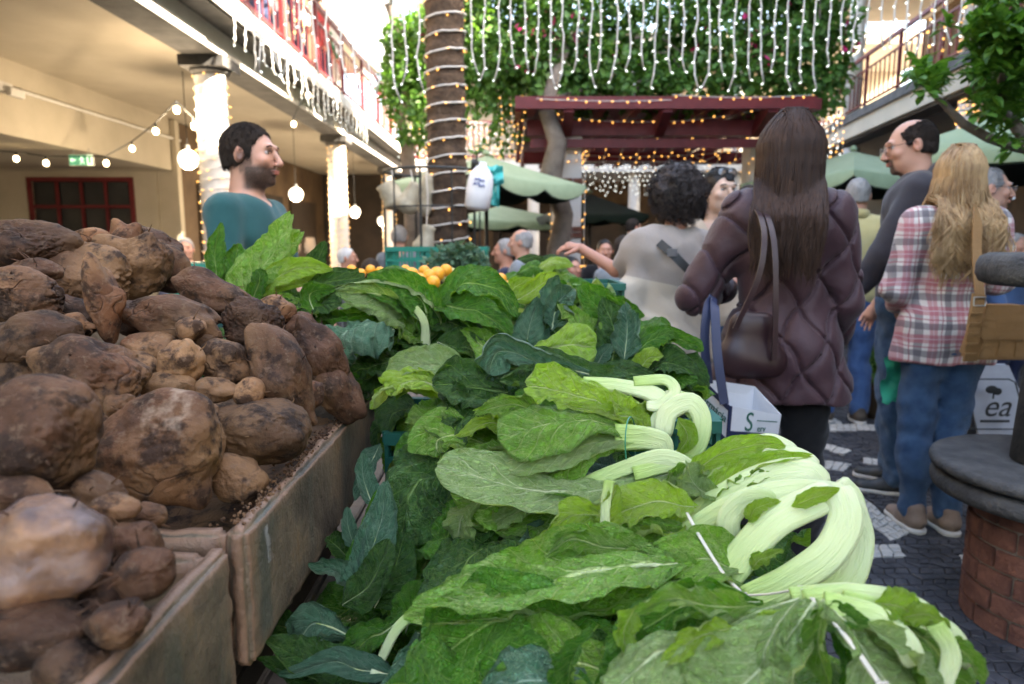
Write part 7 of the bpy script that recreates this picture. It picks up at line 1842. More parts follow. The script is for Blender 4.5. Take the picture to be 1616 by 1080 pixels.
        for i in range(nL):
            ph = rh.uniform(front, 2 * PI - front) if i % 5 else rh.uniform(o.get('front2', .55), 2 * PI - o.get('front2', .55))
            if ph > 2 * PI: ph -= 2 * PI
            inf = rh.uniform(.004, .016) + o.get('hairvol', 0); pts = []
            sg = 1 if math.sin(ph) > 0 else -1; th0 = rh.uniform(.0, .9)
            st_ = hd((part_x + sg * .004, .012 - .10 * math.cos(th0) * (1 if rh.random() < .6 else -1) * min(1, th0), 1.652 + (.094 + inf) * math.cos(th0 * .9)))
            yb = rh.uniform(-.085, .06); zt_ = 1.655 + (.099 + inf) * math.sqrt(max(0, 1 - ((yb - .012) / .104) ** 2)); st_ = hd((part_x + rh.gauss(0, .014), yb, zt_ - .008))
            for k in range(1, 7):
                f = k / 6; th = .25 + (PI / 2 + .25 - .25) * f; q1 = sk(th, ph, inf * (.8 + .4 * f))
                w_ = min(1, f * 1.35); pts.append(st_ * (1 - w_) + q1 * w_)
            # keep on or outside the skull
            c0 = hd((0, .012, 1.652)); out = []
            for p in [st_] + pts:
                d = HR.T @ (p - c0); k_ = math.sqrt((d[0] / (.080 * S)) ** 2 + (d[1] / (.100 * S)) ** 2 + (d[2] / (.097 * S)) ** 2)
                if k_ < 1 + inf * 3: d = d / k_ * (1 + inf * 3)
                out.append(c0 + HR @ d)
            p = out[-1]; cl_ = rh.randrange(60); rc2 = random.Random(cl_ + sd * 7); ze = (zend + rc2.gauss(0, .05) + rh.gauss(0, .02)) * S; m = 12; dirx = np.array((p[0] - c0[0], p[1] - c0[1])); am = rc2.uniform(.5, 1.5) * wave; pz0 = rc2.uniform(0, 6.28) + rh.gauss(0, .25); fr = rc2.uniform(20, 34); cx0, cy0 = rc2.gauss(0, .012), rc2.uniform(0, .016)
            gx = o.get('hairshift', (0, 0)); tl = rh.uniform(0, 1)
            for k in range(1, m + 1):
                f = k / m; z = p[2] + (ze - p[2]) * f
                spread = o.get('hairspread', 1.0) ** f; nx_, ny_ = c0[0] + dirx[0] * spread, c0[1] + dirx[1] * (1 + .1 * f)
                if z < 1.52 * S: b_ = min(1, (1.52 * S - z) / (.12 * S)); ny_ = max(ny_, (.09 + (.035 + o.get('backoff', 0)) * b_ + rh.uniform(0, .004)) * S) if ny_ > -.02 else ny_ - .06 * b_ * S
                out.append(np.array((nx_ + (gx[0] + cx0) * f + am * f * 2 * math.sin(fr * z + pz0 * .4 + nx_ * 30), ny_ + (gx[1] + cy0) * f + am * f * math.cos(fr * z + pz0), z)))
            locks.append((out, o.get('lockr', .0042)))
        tube_locks(locks, 'locks', hm, ho)
    return root, hd, S
def plain_cloth(name, c, c2=None, **k): return fabric(name, c, c2 or tuple(x * 1.35 for x in c), **k)
CL = {'teal': plain_cloth('teal_cotton', (.010, .060, .065), (.018, .090, .095), wscale=500, bump=.12), 'jeans': plain_cloth('blue_denim', (.020, .055, .13), (.055, .12, .22), wscale=700, fold=20, bump=.8), 'jeans2': plain_cloth('bright_denim', (.03, .08, .22), (.06, .14, .32), wscale=700, fold=20, bump=.7),
      'black': plain_cloth('black_cloth', (.006, .006, .007)), 'grey': plain_cloth('charcoal_jersey', (.026, .024, .030), (.045, .042, .05), bump=.15), 'yellow': plain_cloth('pale_yellow_knit', (.52, .44, .20), (.60, .53, .28)),
      'sweater': plain_cloth('beige_knit', (.40, .29, .235), (.48, .37, .30), wscale=220, bump=.5), 'blue': plain_cloth('blue_cloth', (.06, .11, .22)), 'navy': plain_cloth('navy_cloth', (.015, .02, .05)), 'red': plain_cloth('red_cloth', (.30, .03, .03)), 'pink': plain_cloth('pink_cloth', (.65, .08, .25)),
      'white': plain_cloth('white_cloth', (.5, .5, .5)), 'green': plain_cloth('green_cloth', (.01, .16, .07)), 'lgrey': plain_cloth('light_grey_cloth', (.16, .18, .2)), 'cream': plain_cloth('cream_cloth', (.45, .36, .27))}
# sweater with a paler lower band, in world height
t = NT('banded_sweater'); sx = t.n('ShaderNodeSeparateXYZ'); t.l(t.sock('Object'), sx.inputs[0]); n_ = t.noise(120, 3, .6)
zz = t.math('ADD', sx.outputs[2], t.math('MULTIPLY', t.math('ABSOLUTE', sx.outputs[0]), -.25))
cc = t.mix(t.math('GREATER_THAN', zz, 1.06), (.54, .47, .37), (.30, .255, .23)); cc = t.mix(t.math('MULTIPLY', n_, .5), cc, (.42, .375, .335)); t.base(cc); t.rough(.95); t.b.inputs['Sheen Weight'].default_value = .2
wv = t.n('ShaderNodeTexWave'); wv.inputs['Scale'].default_value = 90; wv.bands_direction = 'Z'; t.l(t.sock('Object'), wv.inputs['Vector']); t.bump(t.math('ADD', wv.outputs['Fac'], n_), .35, .003); CL['banded'] = t.m
# plaid
t = NT('plaid_flannel'); sx = t.n('ShaderNodeSeparateXYZ'); mpv = t.n('ShaderNodeVectorMath'); mpv.operation = 'ADD'; ncl = t.n('ShaderNodeTexNoise'); ncl.inputs['Scale'].default_value = 7; t.l(t.sock('Object'), ncl.inputs['Vector'])
sca = t.n('ShaderNodeVectorMath'); sca.operation = 'SCALE'; sca.inputs['Scale'].default_value = .03; t.l(ncl.outputs['Color'], sca.inputs[0]); t.l(t.sock('Object'), mpv.inputs[0]); t.l(sca.outputs[0], mpv.inputs[1]); t.l(mpv.outputs[0], sx.inputs[0])
def band(ax, per, lo, hi, off=0.0):
    f = t.math('FRACT', t.math('DIVIDE', t.math('ADD', sx.outputs[ax], 5 + off), per)); return t.math('MULTIPLY', t.math('GREATER_THAN', f, lo), t.math('LESS_THAN', f, hi))
cc = (.62, .57, .53)
wht = None
for ax in (0, 2):
    p_ = .10 if ax == 0 else .115
    cc = t.mix(t.math('MULTIPLY', band(ax, p_, .0, .30), .55), cc, (.42, .05, .09)); cc = t.mix(t.math('MULTIPLY', band(ax, p_, .50, .74), .62), cc, (.045, .035, .055)); cc = t.mix(t.math('MULTIPLY', band(ax, p_, .84, .88), .7), cc, (.30, .03, .06)); cc = t.mix(t.math('MULTIPLY', band(ax, p_, .13, .17), .6), cc, (.6, .5, .5))
t.base(cc); t.rough(.9); t.b.inputs['Sheen Weight'].default_value = .2; t.bump(t.math('ADD', t.noise(10, 4), t.math('MULTIPLY', t.noise(400, 2), .3)), .25, .008); CL['plaid'] = t.m
t = NT('quilted_nylon'); n_ = t.noise(14, 4, .6); t.base(t.mix(n_, (.030, .008, .012), (.052, .016, .023))); t.rough(.62); t.b.inputs['Sheen Weight'].default_value = .15; t.bump(t.math('ADD', n_, t.math('MULTIPLY', t.noise(45, 4, .6), .8)), .5, .006); CL['quilt'] = t.m
t = NT('brown_leather'); n_ = t.noise(10, 4); t.base(t.mix(n_, (.016, .006, .008), (.036, .012, .014))); t.rough(.42); t.bump(n_, .3, .006); CL['leather'] = t.m
t = NT('tan_leather'); n_ = t.noise(12, 5); t.base(t.mix(n_, (.20, .10, .035), (.34, .19, .08))); t.rough(.45); t.bump(t.math('ADD', n_, t.noise(70, 3)), .4, .006); CL['tan'] = t.m

# --- man in teal, in profile towards the right
person('bearded man in a dark teal t-shirt looking to the right behind the stall', (P(402, 400, 2.62).x, 2.62, 0), PI / 2 - .1, 1.70, dict(skin='pink', jaw=1.12, wide=1.10, head=(.0, .03, 0), beard=(.022, .014, .011), hair='short', hairc='dark', top=CL['teal'], topname='t_shirt', sleeve=.35, neck=.062, trousers=CL['jeans'],
    elbL=(.26, -.02, 1.12), wriL=(.15, -.20, 1.02), elbR=(-.26, -.02, 1.12), wriR=(-.15, -.20, 1.00), seed=3, fold=.006))
# --- woman in the quilted jacket
def quilt(X, Y, Z):
    a = X + .55 * Y; w = .010 * np.sin(Z * 36) 
    u = (a + w) / .155 + Z / .21; v = (a + w) / .155 - Z / .21
    d1 = np.abs((u + .5) % 1 - .5); d2 = np.abs((v + .5) % 1 - .5); d = np.minimum(d1, d2)
    return .0125 * np.exp(-(d / .045) ** 2) - .003 - .0045 * np.clip(d * 4, 0, 1)
rp_, hd_, S_ = person('woman with long straight brown hair in a plum quilted jacket seen from behind', (P(1239, 400, 2.36).x, 2.36, 0), PI - .35, 1.68, dict(fem=True, skin='light', face=True, wide=.94, head=(.25, .0, 0), hair='long', hairc='brown', hairend=1.30, hairvol=.016, hairspread=.80, backoff=.085, part=.0, lockr=.0031, nlocks=3400, top=CL['quilt'], topname='quilted_jacket', top_t=.032, hem=.76, flare=.035, slfac=1.15, toph=.006,
    topextra=quilt, fold=.004, sleeve=.86, neck=.062, collar=True, trousers=CL['black'], elbL=(.30, .02, 1.12), wriL=(.20, -.22, 1.14), elbR=(-.195, -.03, 1.12), wriR=(-.18, -.14, .94), handL=((-.75, -.35, .35), (.2, .3, 1), .6), finehand=(1,), seed=5, vneck=0))
# --- curly woman
person('woman with greying curly hair in a beige sweater pointing to the left', (P(1062, 400, 3.15).x, 3.15, 0), PI + .35, 1.58, dict(fem=True, skin='tan', wide=1.12, hair='curly', hairc='curly', head=(.1, .05, 0), top=CL['banded'], topname='sweater', top_t=.022, loose=True, hem=.80, flare=.03, slfac=1.1, sleeve=.49, neck=.085, vneck=.03, trousers=CL['black'], finehand=(1,),
    elbL=(.22, -.19, 1.26), wriL=(.36, -.32, 1.37), handL=((.85, -.3, .12), (0, .3, 1), .45), elbR=(-.27, 0, 1.12), wriR=(-.22, -.15, 1.0), handR=0, seed=9, fold=.015))
# --- dark haired woman facing the camera
rw_, hda, Sa = person('young dark haired woman with sunglasses pushed up on her hair', (P(1128, 400, 3.5).x, 3.5, 0), .12, 1.63, dict(fem=True, skin='asian', wide=.95, hair='bob', hairc='black', hairend=1.34, hairfront=1.7, front2=1.55, faceopen=1.2, nlocks=900, head=(.2, .05, 0), gaze=.3, lips=(.45, .12, .12), top=CL['cream'], topname='top', sleeve=1.0, neck=.085, vneck=.03, trousers=CL['jeans'], seed=12))
# --- yellow man
person('grey haired man in a pale yellow sweater with his back turned', (P(1352, 400, 4.7).x, 4.75, 0), PI - .2, 1.70, dict(skin='pink', wide=1.1, hair='short', hairc='grey', head=(-.25, 0, 0), top=CL['yellow'], topname='sweater', top_t=.028, neck=.075, collar=True, trousers=CL['jeans2'], shoe=worn('brown_shoe', (.06, .045, .035), (.10, .08, .06), 8), seed=15, lod=1, face=False, fold=.005))
# --- bald man
rb_, hdb, Sb = person('balding man with glasses and goatee in a charcoal hoodie looking down left', (P(1447, 400, 3.38).x - .02, 3.42, 0), -PI / 2 - .45, 1.86, dict(skin='pink', wide=1.08, hair='bald', hairc='dark', head=(.18, .20, 0), beard=(.03, .02, .018), goatee=True, top=CL['grey'], topname='hoodie', top_t=.03, sleeve=.62, hem=.88, neck=.085, trousers=CL['jeans'], shoe=M['black'],
    elbR=(-.27, .02, 1.12), wriR=(-.27, -.10, .88), elbL=(.25, -.11, 1.13), wriL=(.22, -.25, .92), seed=18, fold=.007, stance=.09, finehand=(1,)))
# hood
hb = [cap(np.array((-.10, .05, 1.45)) * Sb, np.array((.10, .05, 1.45)) * Sb, .055, .055, .03), cap(np.array((-.06, .10, 1.50)) * Sb, np.array((.06, .10, 1.50)) * Sb, .055, .055, .03), cap(np.array((-.10, .0, 1.46)) * Sb, np.array((-.05, -.08, 1.42)) * Sb, .035, .025, .03), cap(np.array((.10, .0, 1.46)) * Sb, np.array((.05, -.08, 1.42)) * Sb, .035, .025, .03),
      cap(np.array((0, -.01, 1.44)) * Sb, np.array((0, -.02, 1.62)) * Sb, .078, .08, .01, (1, 1, 1), 's')]
V, F = sdf_build(hb, .009, post=lambda f, X, Y, Z: f + folds(4, .004, 30)(X, Y, Z)); obj('hood', mk_mesh('hood', V, F), CL['grey'], rb_)
# --- blonde woman in plaid
tan_sh = worn('taupe_shoe', (.16, .11, .085), (.26, .19, .15), 10, .6)
person('blonde woman in a red and white plaid shirt and jeans seen from behind', (P(1506, 400, 2.90).x, 2.92, 0), PI - .12, 1.66, dict(fem=True, skin='pink', face=False, wide=1.0, hair='wavy', hairc='blonde', hairend=1.27, hairspread=1.3, backoff=.05, part=.0, lockr=.0032, nlocks=3000, head=(.1, 0, 0), hairshift=(.02, 0), top=CL['plaid'], topname='plaid_shirt', top_t=.028, hem=.80, flare=.012, slfac=1.15, sleeve=1.0, neck=.07, collar=True, toph=.009,
    trousers=CL['jeans'], shoe=tan_sh, elbL=(.215, .0, 1.12), wriL=(.13, -.20, 1.04), elbR=(-.235, -.06, 1.16), wriR=(-.15, -.26, 1.18), seed=21, fold=.006, legs=((.085, -.01, .50), (.085, .04, .09), (-.075, -.03, .50), (-.06, .05, .09))))
# --- moustache man
rm_, hdm, Sm = person('red faced man with glasses and white moustache beside the blonde woman', (P(1580, 400, 3.6).x, 3.75, 0), PI / 2 - .35, 1.66, dict(skin='pink', wide=1.1, hair='thin', hairc='grey', head=(0, .05, 0), top=CL['blue'], topname='shirt', trousers=CL['jeans2'], seed=24, fold=.004))
MB().tube([hdm((-.03, -.112, 1.580)), hdm((-.012, -.122, 1.588)), hdm((.012, -.122, 1.588)), hdm((.03, -.112, 1.580))], [.004, .007, .007, .004], 8).build('moustache', HM['white'], rm_, smooth=True)
def glasses(root, hd, S, mat='black', up=0.0, back=0.0, lens=None, label=None, rx=.022, rz_=.017):
    b = MB(); q = lambda x, y, z: Vector(hd((x, y + back, z + up)))
    for s in (-1, 1):
        b.tube([q(s * .032 + rx * math.cos(a), -.118, 1.638 + rz_ * math.sin(a)) for a in [k * PI / 10 for k in range(21)]], .0013, 5)
        b.tube([q(s * .054, -.116, 1.642), q(s * .074, -.09, 1.645), q(s * .086, .0, 1.645)], .0015, 5)
    b.tube([q(-.010, -.118, 1.640), q(0, -.120, 1.644), q(.010, -.118, 1.640)], .0013, 5)
    o = b.build('glasses', M[mat], root)
    if lens:
        for s in (-1, 1):
            c = q(s * .032, -.118, 1.638); L = MB(); n = 20
            L.v = [tuple(q(s * .032, -.1185, 1.638))] + [tuple(q(s * .032 + rx * .96 * math.cos(2 * PI * k / n), -.118, 1.638 + rz_ * .96 * math.sin(2 * PI * k / n))) for k in range(n)]; L.f = [(0, 1 + k, 1 + (k + 1) % n) for k in range(n)]
            L.prism([q(s * .032 + rx * .95 * math.cos(2 * PI * k / n), -.1165, 1.638 + rz_ * .95 * math.sin(2 * PI * k / n)) for k in range(n)], Vector(q(0, -.1155, 1.638)) - Vector(q(0, -.1165, 1.638)))
            L.build('lens', lens, o, fixn=False)
    return o
t = NT('clear_lens'); t.base((.9, .93, .95)); t.rough(.05)
tp_ = t.n('ShaderNodeBsdfTransparent'); mx = t.n('ShaderNodeMixShader'); mx.inputs[0].default_value = .12; t.l(tp_.outputs[0], mx.inputs[1]); t.l(t.b.outputs[0], mx.inputs[2]); t.l(mx.outputs[0], t.out.inputs[0]); lens_clear = t.m
t = NT('mirror_lens'); t.base((.55, .62, .72)); t.rough(.08); t.b.inputs['Metallic'].default_value = .9; lens_mirror = t.m
glasses(rb_, hdb, Sb, lens=lens_clear); glasses(rm_, hdm, Sm, lens=lens_clear)
sg = glasses(rw_, lambda c: hda((c[0], c[1], c[2])), Sa, up=.095, back=.055, lens=lens_mirror, rx=.026, rz_=.019); sg.name = 'sunglasses'
# --- background people
seatl = lambda z: dict(sit=True, nolegs=False, legs=((.10, -.42, .52), (.10, -.40, .10), (-.10, -.42, .52), (-.10, -.40, .10)))
def bgp(label, u, v, y, rz, o, H=None):
    c = P(u, v, y); Hh = H or c.z
    return person(label, (c.x, y, c.z - Hh), rz, Hh, dict(lod=2, face=False, group=o.pop('group', None), **{**dict(skin='light', trousers=CL['navy']), **o}))
def seated(label, u, v, y, rz, o):
    """seated on a folding chair: the head top is at pixel v"""
    c = P(u, v, y); H = 1.70; z0 = -.46 + .0
    base = c.z - H
    o = dict(o); zl = -base
    o['legs'] = ((.10, -.40, .98 - .02), (.10, -.38, (zl + .09) * 1.75 / H), (-.10, -.40, .98 - .02), (-.10, -.38, (zl + .09) * 1.75 / H)); o['sit'] = True
    r = person(label, (c.x, y, base), rz, H, dict(lod=2, face=False, **{**dict(skin='light', trousers=CL['navy'], elbL=(.24, -.06, 1.14), wriL=(.16, -.28, 1.10), elbR=(-.24, -.06, 1.14), wriR=(-.16, -.28, 1.10)), **o}))
    ch = empty('cafe_chair', (c.x, y, 0), rz, 'dark metal cafe chair under the ' + label[:46].rsplit(' ', 1)[0], 'chair', 'cafe chairs under the parasols'); sz = base + .82
    MB().box((-.2, -.2, sz - .03), (.2, .2, sz)).build('seat', M['dark_steel'], ch); MB().box((-.2, .17, sz + .2), (.2, .2, sz + .42)).build('backrest', M['dark_steel'], ch)
    for x, yy in ((-.18, -.18), (.18, -.18), (-.18, .18), (.18, .18)): MB().bar((x, yy, 0), (x, yy, sz - .03 if yy < 0 else sz + .2), .022).build('leg', M['dark_steel'], ch)
    return r
seated('bald man with glasses in a grey jacket seated facing left', 822, 362, 6.0, -PI / 2 - .2, dict(hair='bald', hairc='grey', top=CL['lgrey'], skin='pink'))
seated('grey haired person in a navy coat next to the bald man', 796, 377, 6.4, -PI / 2, dict(hair='short', hairc='grey', top=CL['navy']))
seated('person with a grey cap behind the rack and palm', 630, 356, 6.9, PI, dict(hair='short', hairc='grey', top=CL['lgrey'], skin='pink'))
seated('white haired person near the second gallery column', 548, 391, 7.6, PI / 2, dict(hair='short', hairc='white', top=CL['lgrey']))
seated('person in a dark coat and pale cap below the first gallery column', 292, 376, 7.2, .4, dict(hair='short', hairc='grey', top=CL['navy'], skin='pink'))
seated('person with a pink scarf and dark coat beside the pergola pillar', 903, 405, 6.6, .5, dict(hair='short', hairc='black', top=CL['pink']))
seated('person in a light blue top left of the curly haired woman', 985, 372, 5.6, PI - .4, dict(hair='short', hairc='dark', top=CL['lgrey']))
seated('dark haired person in black near the pergola pillar', 955, 378, 7.0, 0, dict(hair='short', hairc='black', top=CL['black']))
seated('person in a grey pullover left of the palm behind the crate', 585, 408, 5.8, PI, dict(hair='short', hairc='dark', top=CL['lgrey']))
bgp('woman with dark sunglasses and red top behind the young woman', 1183, 292, 5.6, .3, dict(fem=True, hair='short', hairc='dark', top=CL['red'], skin='pink'))
bgp('person in a plaid shirt far right behind the fountain', 1606, 368, 5.0, .3, dict(hair='short', hairc='grey', top=CL['blue'], skin='pink'), 1.30)
bgp('person in black leaning near the pergola behind the pointing hand', 1000, 345, 8.2, 2.0, dict(hair='short', hairc='dark', top=CL['red']))
bgp('person in a blue top seen between the plum jacket and yellow sweater', 1312, 378, 6.5, PI, dict(hair='short', hairc='grey', top=CL['blue']), 1.35)
for i, (u, v, y, t_) in enumerate(((575, 152, 12.8, 'green'), (398, 30, 9.6, 'navy'), (375, 20, 9.0, 'red'), (345, 2, 8.6, 'white'), (455, 62, 10.6, 'navy'), (425, 40, 10.1, 'white'), (520, 118, 12.0, 'red'))):
    c = P(u, v, y); zf = 3.62
    person(('person in a bright green shirt at the left upper railing', 'person in navy by the upper railing above the second column', 'person in red leaning on the left upper railing', 'person in white nearest on the left upper gallery', 'person in dark clothes on the upper gallery by the fairy lights', 'person in a white shirt on the left upper gallery', 'person in red farther along the left upper gallery')[i],
           (-3.15 - .25 * (i % 2), y, zf), PI / 2, 1.68, dict(lod=2, face=False, hair='short', hairc='dark', top=CL[t_], trousers=CL['navy'], group='people on the upper gallery'))
# ------------------------------------------------------------------ bags and straps
def strap(pts, w, t_, mat, name, parent=None, label=None, cat=None, nrm=(0, -1, 0), off=0.0):
    """flat strap along world points"""
    C = [Vector(c) for c in spline(pts, 30)]; o0 = C[0]; V = []; nn = Vector(nrm)
    for i, p in enumerate(C):
        t = (C[min(i + 1, 29)] - C[max(i - 1, 0)]).normalized(); s = t.cross(nn).normalized(); n = s.cross(t)
        V += [p - o0 + s * w / 2 - n * t_, p - o0 + s * w / 2 + n * t_, p - o0 - s * w / 2 + n * t_, p - o0 - s * w / 2 - n * t_]
    F = [(i * 4 + k, i * 4 + (k + 1) % 4, (i + 1) * 4 + (k + 1) % 4, (i + 1) * 4 + k) for i in range(29) for k in range(4)] + [(0, 1, 2, 3), (116, 117, 118, 119)]
    b = MB(); b.add(V, F)
    o = b.build(name, mat, parent, smooth=False); o.location = o0 - (Vector(parent.location) if parent else Vector()); return tag(o, label, cat)
# black strap over the curly woman's back
st = strap([P(1040, 383, 3.00), P(1062, 402, 2.955), P(1085, 425, 2.94), P(1108, 448, 2.96)], .036, .003, M['black'], 'shoulder_strap', None, 'black shoulder strap with silver buckle across the beige sweater', 'strap')
MB().box((-.02, -.010, -.016), (.02, -.004, .016)).build('buckle', M['metal'], st).location = P(1060, 399, 2.95) - Vector(st.location)
# brown leather shoulder bag on the plum jacket
lbag = empty('shoulder_bag', P(1185, 560, 2.12), 0, 'dark brown leather shoulder bag hanging against the plum jacket', 'bag'); lo_ = Vector(lbag.location)
V, F = sdf_build([cap(P(1170, 510, 2.14) - lo_, P(1205, 510, 2.14) - lo_, .04, .04, .04, (1, .6, 1)), cap(P(1165, 565, 2.14) - lo_, P(1215, 570, 2.14) - lo_, .065, .06, .05, (1, .6, 1))], .008, post=lambda f, X, Y, Z: f + folds(5, .004, 30)(X, Y, Z))
obj('bag_body', mk_mesh('bag_body', V, F), CL['leather'], lbag)
for k, du in enumerate((0, 17)):
    strap([P(1160 + du, 520, 2.10), P(1196 + du * .8, 440, 2.08), P(1206 + du * .6, 380, 2.10), P(1200 + du * .6, 342, 2.16), P(1188 + du * .6, 328, 2.26)] if k == 0 else [P(1222, 570, 2.09), P(1224, 470, 2.08), P(1222, 390, 2.10), P(1212, 345, 2.16), P(1200, 330, 2.26)], .017, .002, CL['leather'], 'strap', lbag)
# tote bag
tote = empty('tote_bag', P(1165, 640, 2.0), 0, 'white and navy shopping tote hanging from the arm in the plum jacket', 'bag'); to = Vector(tote.location)
t = NT('tote_white'); a = t.noise(8, 4); t.base(t.mix(a, (.50, .52, .56), (.62, .64, .67))); t.rough(.5); t.bump(t.noise(9, 4, .6), .35, .01); M['tote'] = t.m
t = NT('tote_navy'); t.base((.012, .02, .06)); t.rough(.55); M['navyfab'] = t.m
def quad(pts, mat, name, parent, th=.003, loc0=to):
    b = MB(); p = [Vector(q) - loc0 for q in pts]; n = (p[1] - p[0]).cross(p[3] - p[0]).normalized(); b.prism(p, n * th); o = b.build(name, mat, parent); return o
A1, A2, A3, A4 = P(1108, 598, 2.00), P(1150, 640, 1.90), P(1140, 770, 1.90), P(1090, 720, 2.02)
B2, B3 = P(1232, 655, 2.02), P(1210, 790, 2.02)
quad([A1, A2, A3, A4], M['tote'], 'side_panel', tote); quad([A2, B2, B3, A3], M['tote'], 'front_panel', tote)
quad([A1, P(1190, 610, 2.12), P(1180, 740, 2.12), A4], M['tote'], 'back_panel', tote); quad([P(1190, 610, 2.12), B2, B3, P(1180, 740, 2.12)], M['tote'], 'side_panel', tote); quad([A4, A3, B3, P(1180, 740, 2.12)], M['tote'], 'bottom', tote)
dn = Vector((0, -.004, 0))
def lp(a, b, f): return a.lerp(b, f)
quad([lp(A2, A3, .30) + dn, lp(B2, B3, .22) + dn * .5, lp(B2, B3, .36) + dn * .5, lp(A2, A3, .44) + dn], M['navyfab'], 'navy_band', tote)
quad([A2 + dn, lp(A2, B2, .06) + dn, lp(A3, B3, .06) + dn, A3 + dn], M['navyfab'], 'navy_edging', tote)
quad([lp(A1, A2, .02) + dn, A2 + dn, lp(A2, A3, .07) + dn, lp(A1, A4, .07) + dn], M['navyfab'], 'navy_edging', tote)
quad([lp(A1, A4, .4) + dn, lp(A2, A3, .4) + dn, lp(A2, A3, .55) + dn, lp(A1, A4, .55) + dn], M['navyfab'], 'navy_band', tote)
t = NT('green_print'); t.base((.01, .10, .07)); t.rough(.5); M['green_print'] = t.m
fa = math.atan2(B2.y - A2.y, B2.x - A2.x); fb_ = math.atan2(A2.y - A1.y, A2.x - A1.x); tl = -math.atan2(.10, 1)
c = lp(A2, B2, .45).lerp(lp(A3, B3, .45), .10) + dn * 1.8
def tm(txt, size, c, ang, rollx=0.0, mat='green_print', shear=0.0):
    o = text_mesh(txt, size, M[mat], tote, c - to, (PI / 2, rollx, ang)); return o
c = c - Vector((0, 0, .012)); tm('S', .080, c + Vector((-.01, 0, 0)), fa, .16); tm('erv', .028, c + Vector((.032, .014, -.022)), fa, .16)
MB().bar(Vector(c - to) + Vector((.015, .004, .006)), Vector(c - to) + Vector((.085, .034, -.006)), .002, .003).build('print_line', M['green_print'], tote)
c2 = lp(A1, A2, .45).lerp(lp(A4, A3, .45), .20) + dn * 2
tm('Farmácia', .034, c2, fb_, .42); tm('rtic', .030, c2 - Vector((0, 0, .036)), fb_, .42)
for pts in (([P(1118, 606, 1.97), P(1112, 540, 1.98), P(1116, 488, 2.0), P(1124, 470, 2.06)]), ([P(1143, 638, 1.91), P(1132, 560, 1.93), P(1128, 490, 1.98), P(1126, 470, 2.06)])):
    strap(pts, .026, .002, M['navyfab'], 'handle', tote)
# tan bag on the plaid shirt
tb_ = empty('handbag', P(1565, 510, 2.62), 0, 'tan leather handbag on a long strap at the hip of the plaid shirt', 'bag'); tbo = Vector(tb_.location)
bz = P(1575, 520, 2.64) - tbo; bmz = MB()
prof_ = [(-.125, -.105), (-.105, -.115), (.115, -.115), (.135, -.10), (.10, .075), (.075, .098), (-.055, .098), (-.08, .075)]
bmz.prism([bz + Vector((x, -.045, z)) for x, z in prof_], (0, .09, 0)).build('bag_body', CL['tan'], tb_, bevel=.012)
bmz = MB().prism([bz + Vector((x * 1.02, -.053, z)) for x, z in ((-.088, .10), (.082, .10), (.105, -.02), (.085, -.035), (-.09, -.035), (-.105, -.02))], (0, .006, 0)).build('flap', CL['tan'], tb_, bevel=.002)
for k in range(4): MB().tube([bz + Vector((-.10 + k * .07, -.048, -.10)), bz + Vector((-.085 + k * .062, -.050, -.04))], .003, 5).build('pleat', CL['tan'], tb_)
strap([P(1546, 470, 2.60), P(1541, 400, 2.66), P(1542, 350, 2.70), P(1540, 330, 2.78), P(1536, 326, 2.88)], .036, .003, CL['tan'], 'strap', tb_)
strap([P(1545, 465, 2.59), P(1536, 520, 2.57), P(1530, 570, 2.58)], .05, .005, CL['tan'], 'side_tab', tb_)
MB().tube([Vector((x, -.006, z)) for x, z in ((-.022, -.016), (.022, -.016), (.022, .016), (-.022, .016), (-.022, -.016))], .0035, 6).build('buckle', M['metal'], tb_).location = P(1544, 476, 2.585) - tbo
for k in range(5): MB().box((-.022, -.004, -.004), (.022, .004, .004)).build('side_stitch', CL['tan'], tb_).location = P(1540 - k * 2.2, 495 + k * 16, 2.565) - tbo
# green plastic bag held by the balding man
V_, F_ = crumple(.15, .22, .03, 31)
gb = obj('plastic_bag', mk_mesh('plastic_bag', V_, F_), None, None, 'small translucent green plastic bag hanging left of the jeans of the blonde woman', 'bag'); gb.location = P(1418, 600, 3.05)
t = NT('green_film'); t.base((.03, .40, .24)); t.rough(.35); gb.data.materials.append(t.m)
obj('bag_handle', MB().tube([(0, 0, .10), (.02, 0, .2), (.03, .02, .36)], .006, 6).build('tmp', t.m).data, None, gb); bpy.data.objects.remove(bpy.data.objects['tmp'])
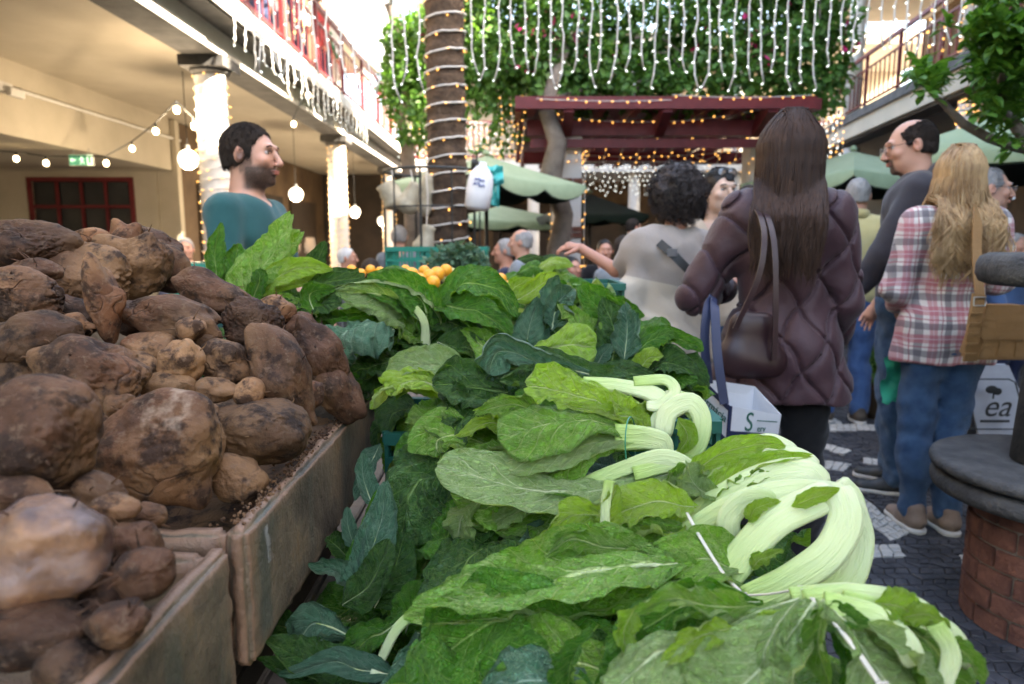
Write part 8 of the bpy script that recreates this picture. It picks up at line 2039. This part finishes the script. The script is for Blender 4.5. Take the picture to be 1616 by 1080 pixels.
# standing sign board
sbd = empty('sandwich_board', P(1565, 640, 3.25), 0, 'pale grey board with a rounded black frame and script lettering behind the fountain', 'sign'); so_ = Vector(sbd.location)
C1, C2, C3, C4 = P(1522, 577, 3.30), P(1592, 577, 3.30), P(1640, 720, 3.22), P(1505, 720, 3.22)
C4 = G(1500, 760).lerp(C4, 0); C3.z = .02; C4 = Vector((C4.x, 3.2, .02)); C3 = Vector((C2.x + .28, 3.2, .02))
quad([C1, C2, C3, C4], worn('grey_board', (.30, .30, .32), (.38, .38, .40), 5, .6, .05), 'front_board', sbd, .012, so_)
quad([C1 + Vector((0, .02, 0)), C2 + Vector((0, .02, 0)), C3 + Vector((0, .35, 0)), C4 + Vector((0, .35, 0))], bpy.data.materials['grey_board'], 'rear_board', sbd, .012, so_)
cm = P(1555, 640, 3.235) + Vector((0, -.03, 0)); cmo = cm - so_
MB().tube([cmo + Vector((x, 0, z)) for x, z in ((-.13, -.11), (.17, -.11), (.185, -.08), (.11, .12), (.08, .135), (-.10, .135), (-.115, .11), (-.14, -.09), (-.13, -.11))], .0035, 5).build('frame_line', M['black'], sbd)
text_mesh('ea', .15, M['black'], sbd, cmo + Vector((.03, -.002, 0)), (PI / 2 - .1, 0, 0), shear=.35); MB().bar(cmo + Vector((-.04, -.002, -.07)), cmo + Vector((.10, -.002, -.07)), .004, .012).build('print_line', M['black'], sbd)
MB().ball(cmo + Vector((0, 0, .085)), (.03, .004, .02), 10, 6).ball(cmo + Vector((.03, 0, .075)), (.022, .004, .018), 10, 6).bar(cmo + Vector((.012, 0, .075)), cmo + Vector((.012, 0, .04)), .007, .004).build('tree_emblem', M['black'], sbd)
# potted shrub between the walkers
ps = empty('potted_shrub', (P(1385, 575, 4.9).x, 4.9, 0), 0, 'small green potted shrub standing between the jeans in the middle distance', 'plant'); pz_ = P(1385, 575, 4.9).z
MB().lathe([(.10, 0), (.13, .22), (.14, .24), (.12, .24), (.11, .2)], n=20).build('pot', M['brown_in'], ps, smooth=True)
MB().tube([(0, 0, .2), (.01, 0, pz_)], .012, 6).build('stem', M['wood_grey'], ps)
V_, F_ = leaf_cloud([(Vector((rnd.uniform(-.12, .12), rnd.uniform(-.12, .12), pz_ + rnd.uniform(-.10, .10))), .09) for k in range(8)], 900, .03, 9)
obj('foliage', mk_mesh('foliage', V_, F_, smooth=False), M['leaf_tree'], ps)
# wrist watches and bracelet
w = P(1363, 508, 3.2)
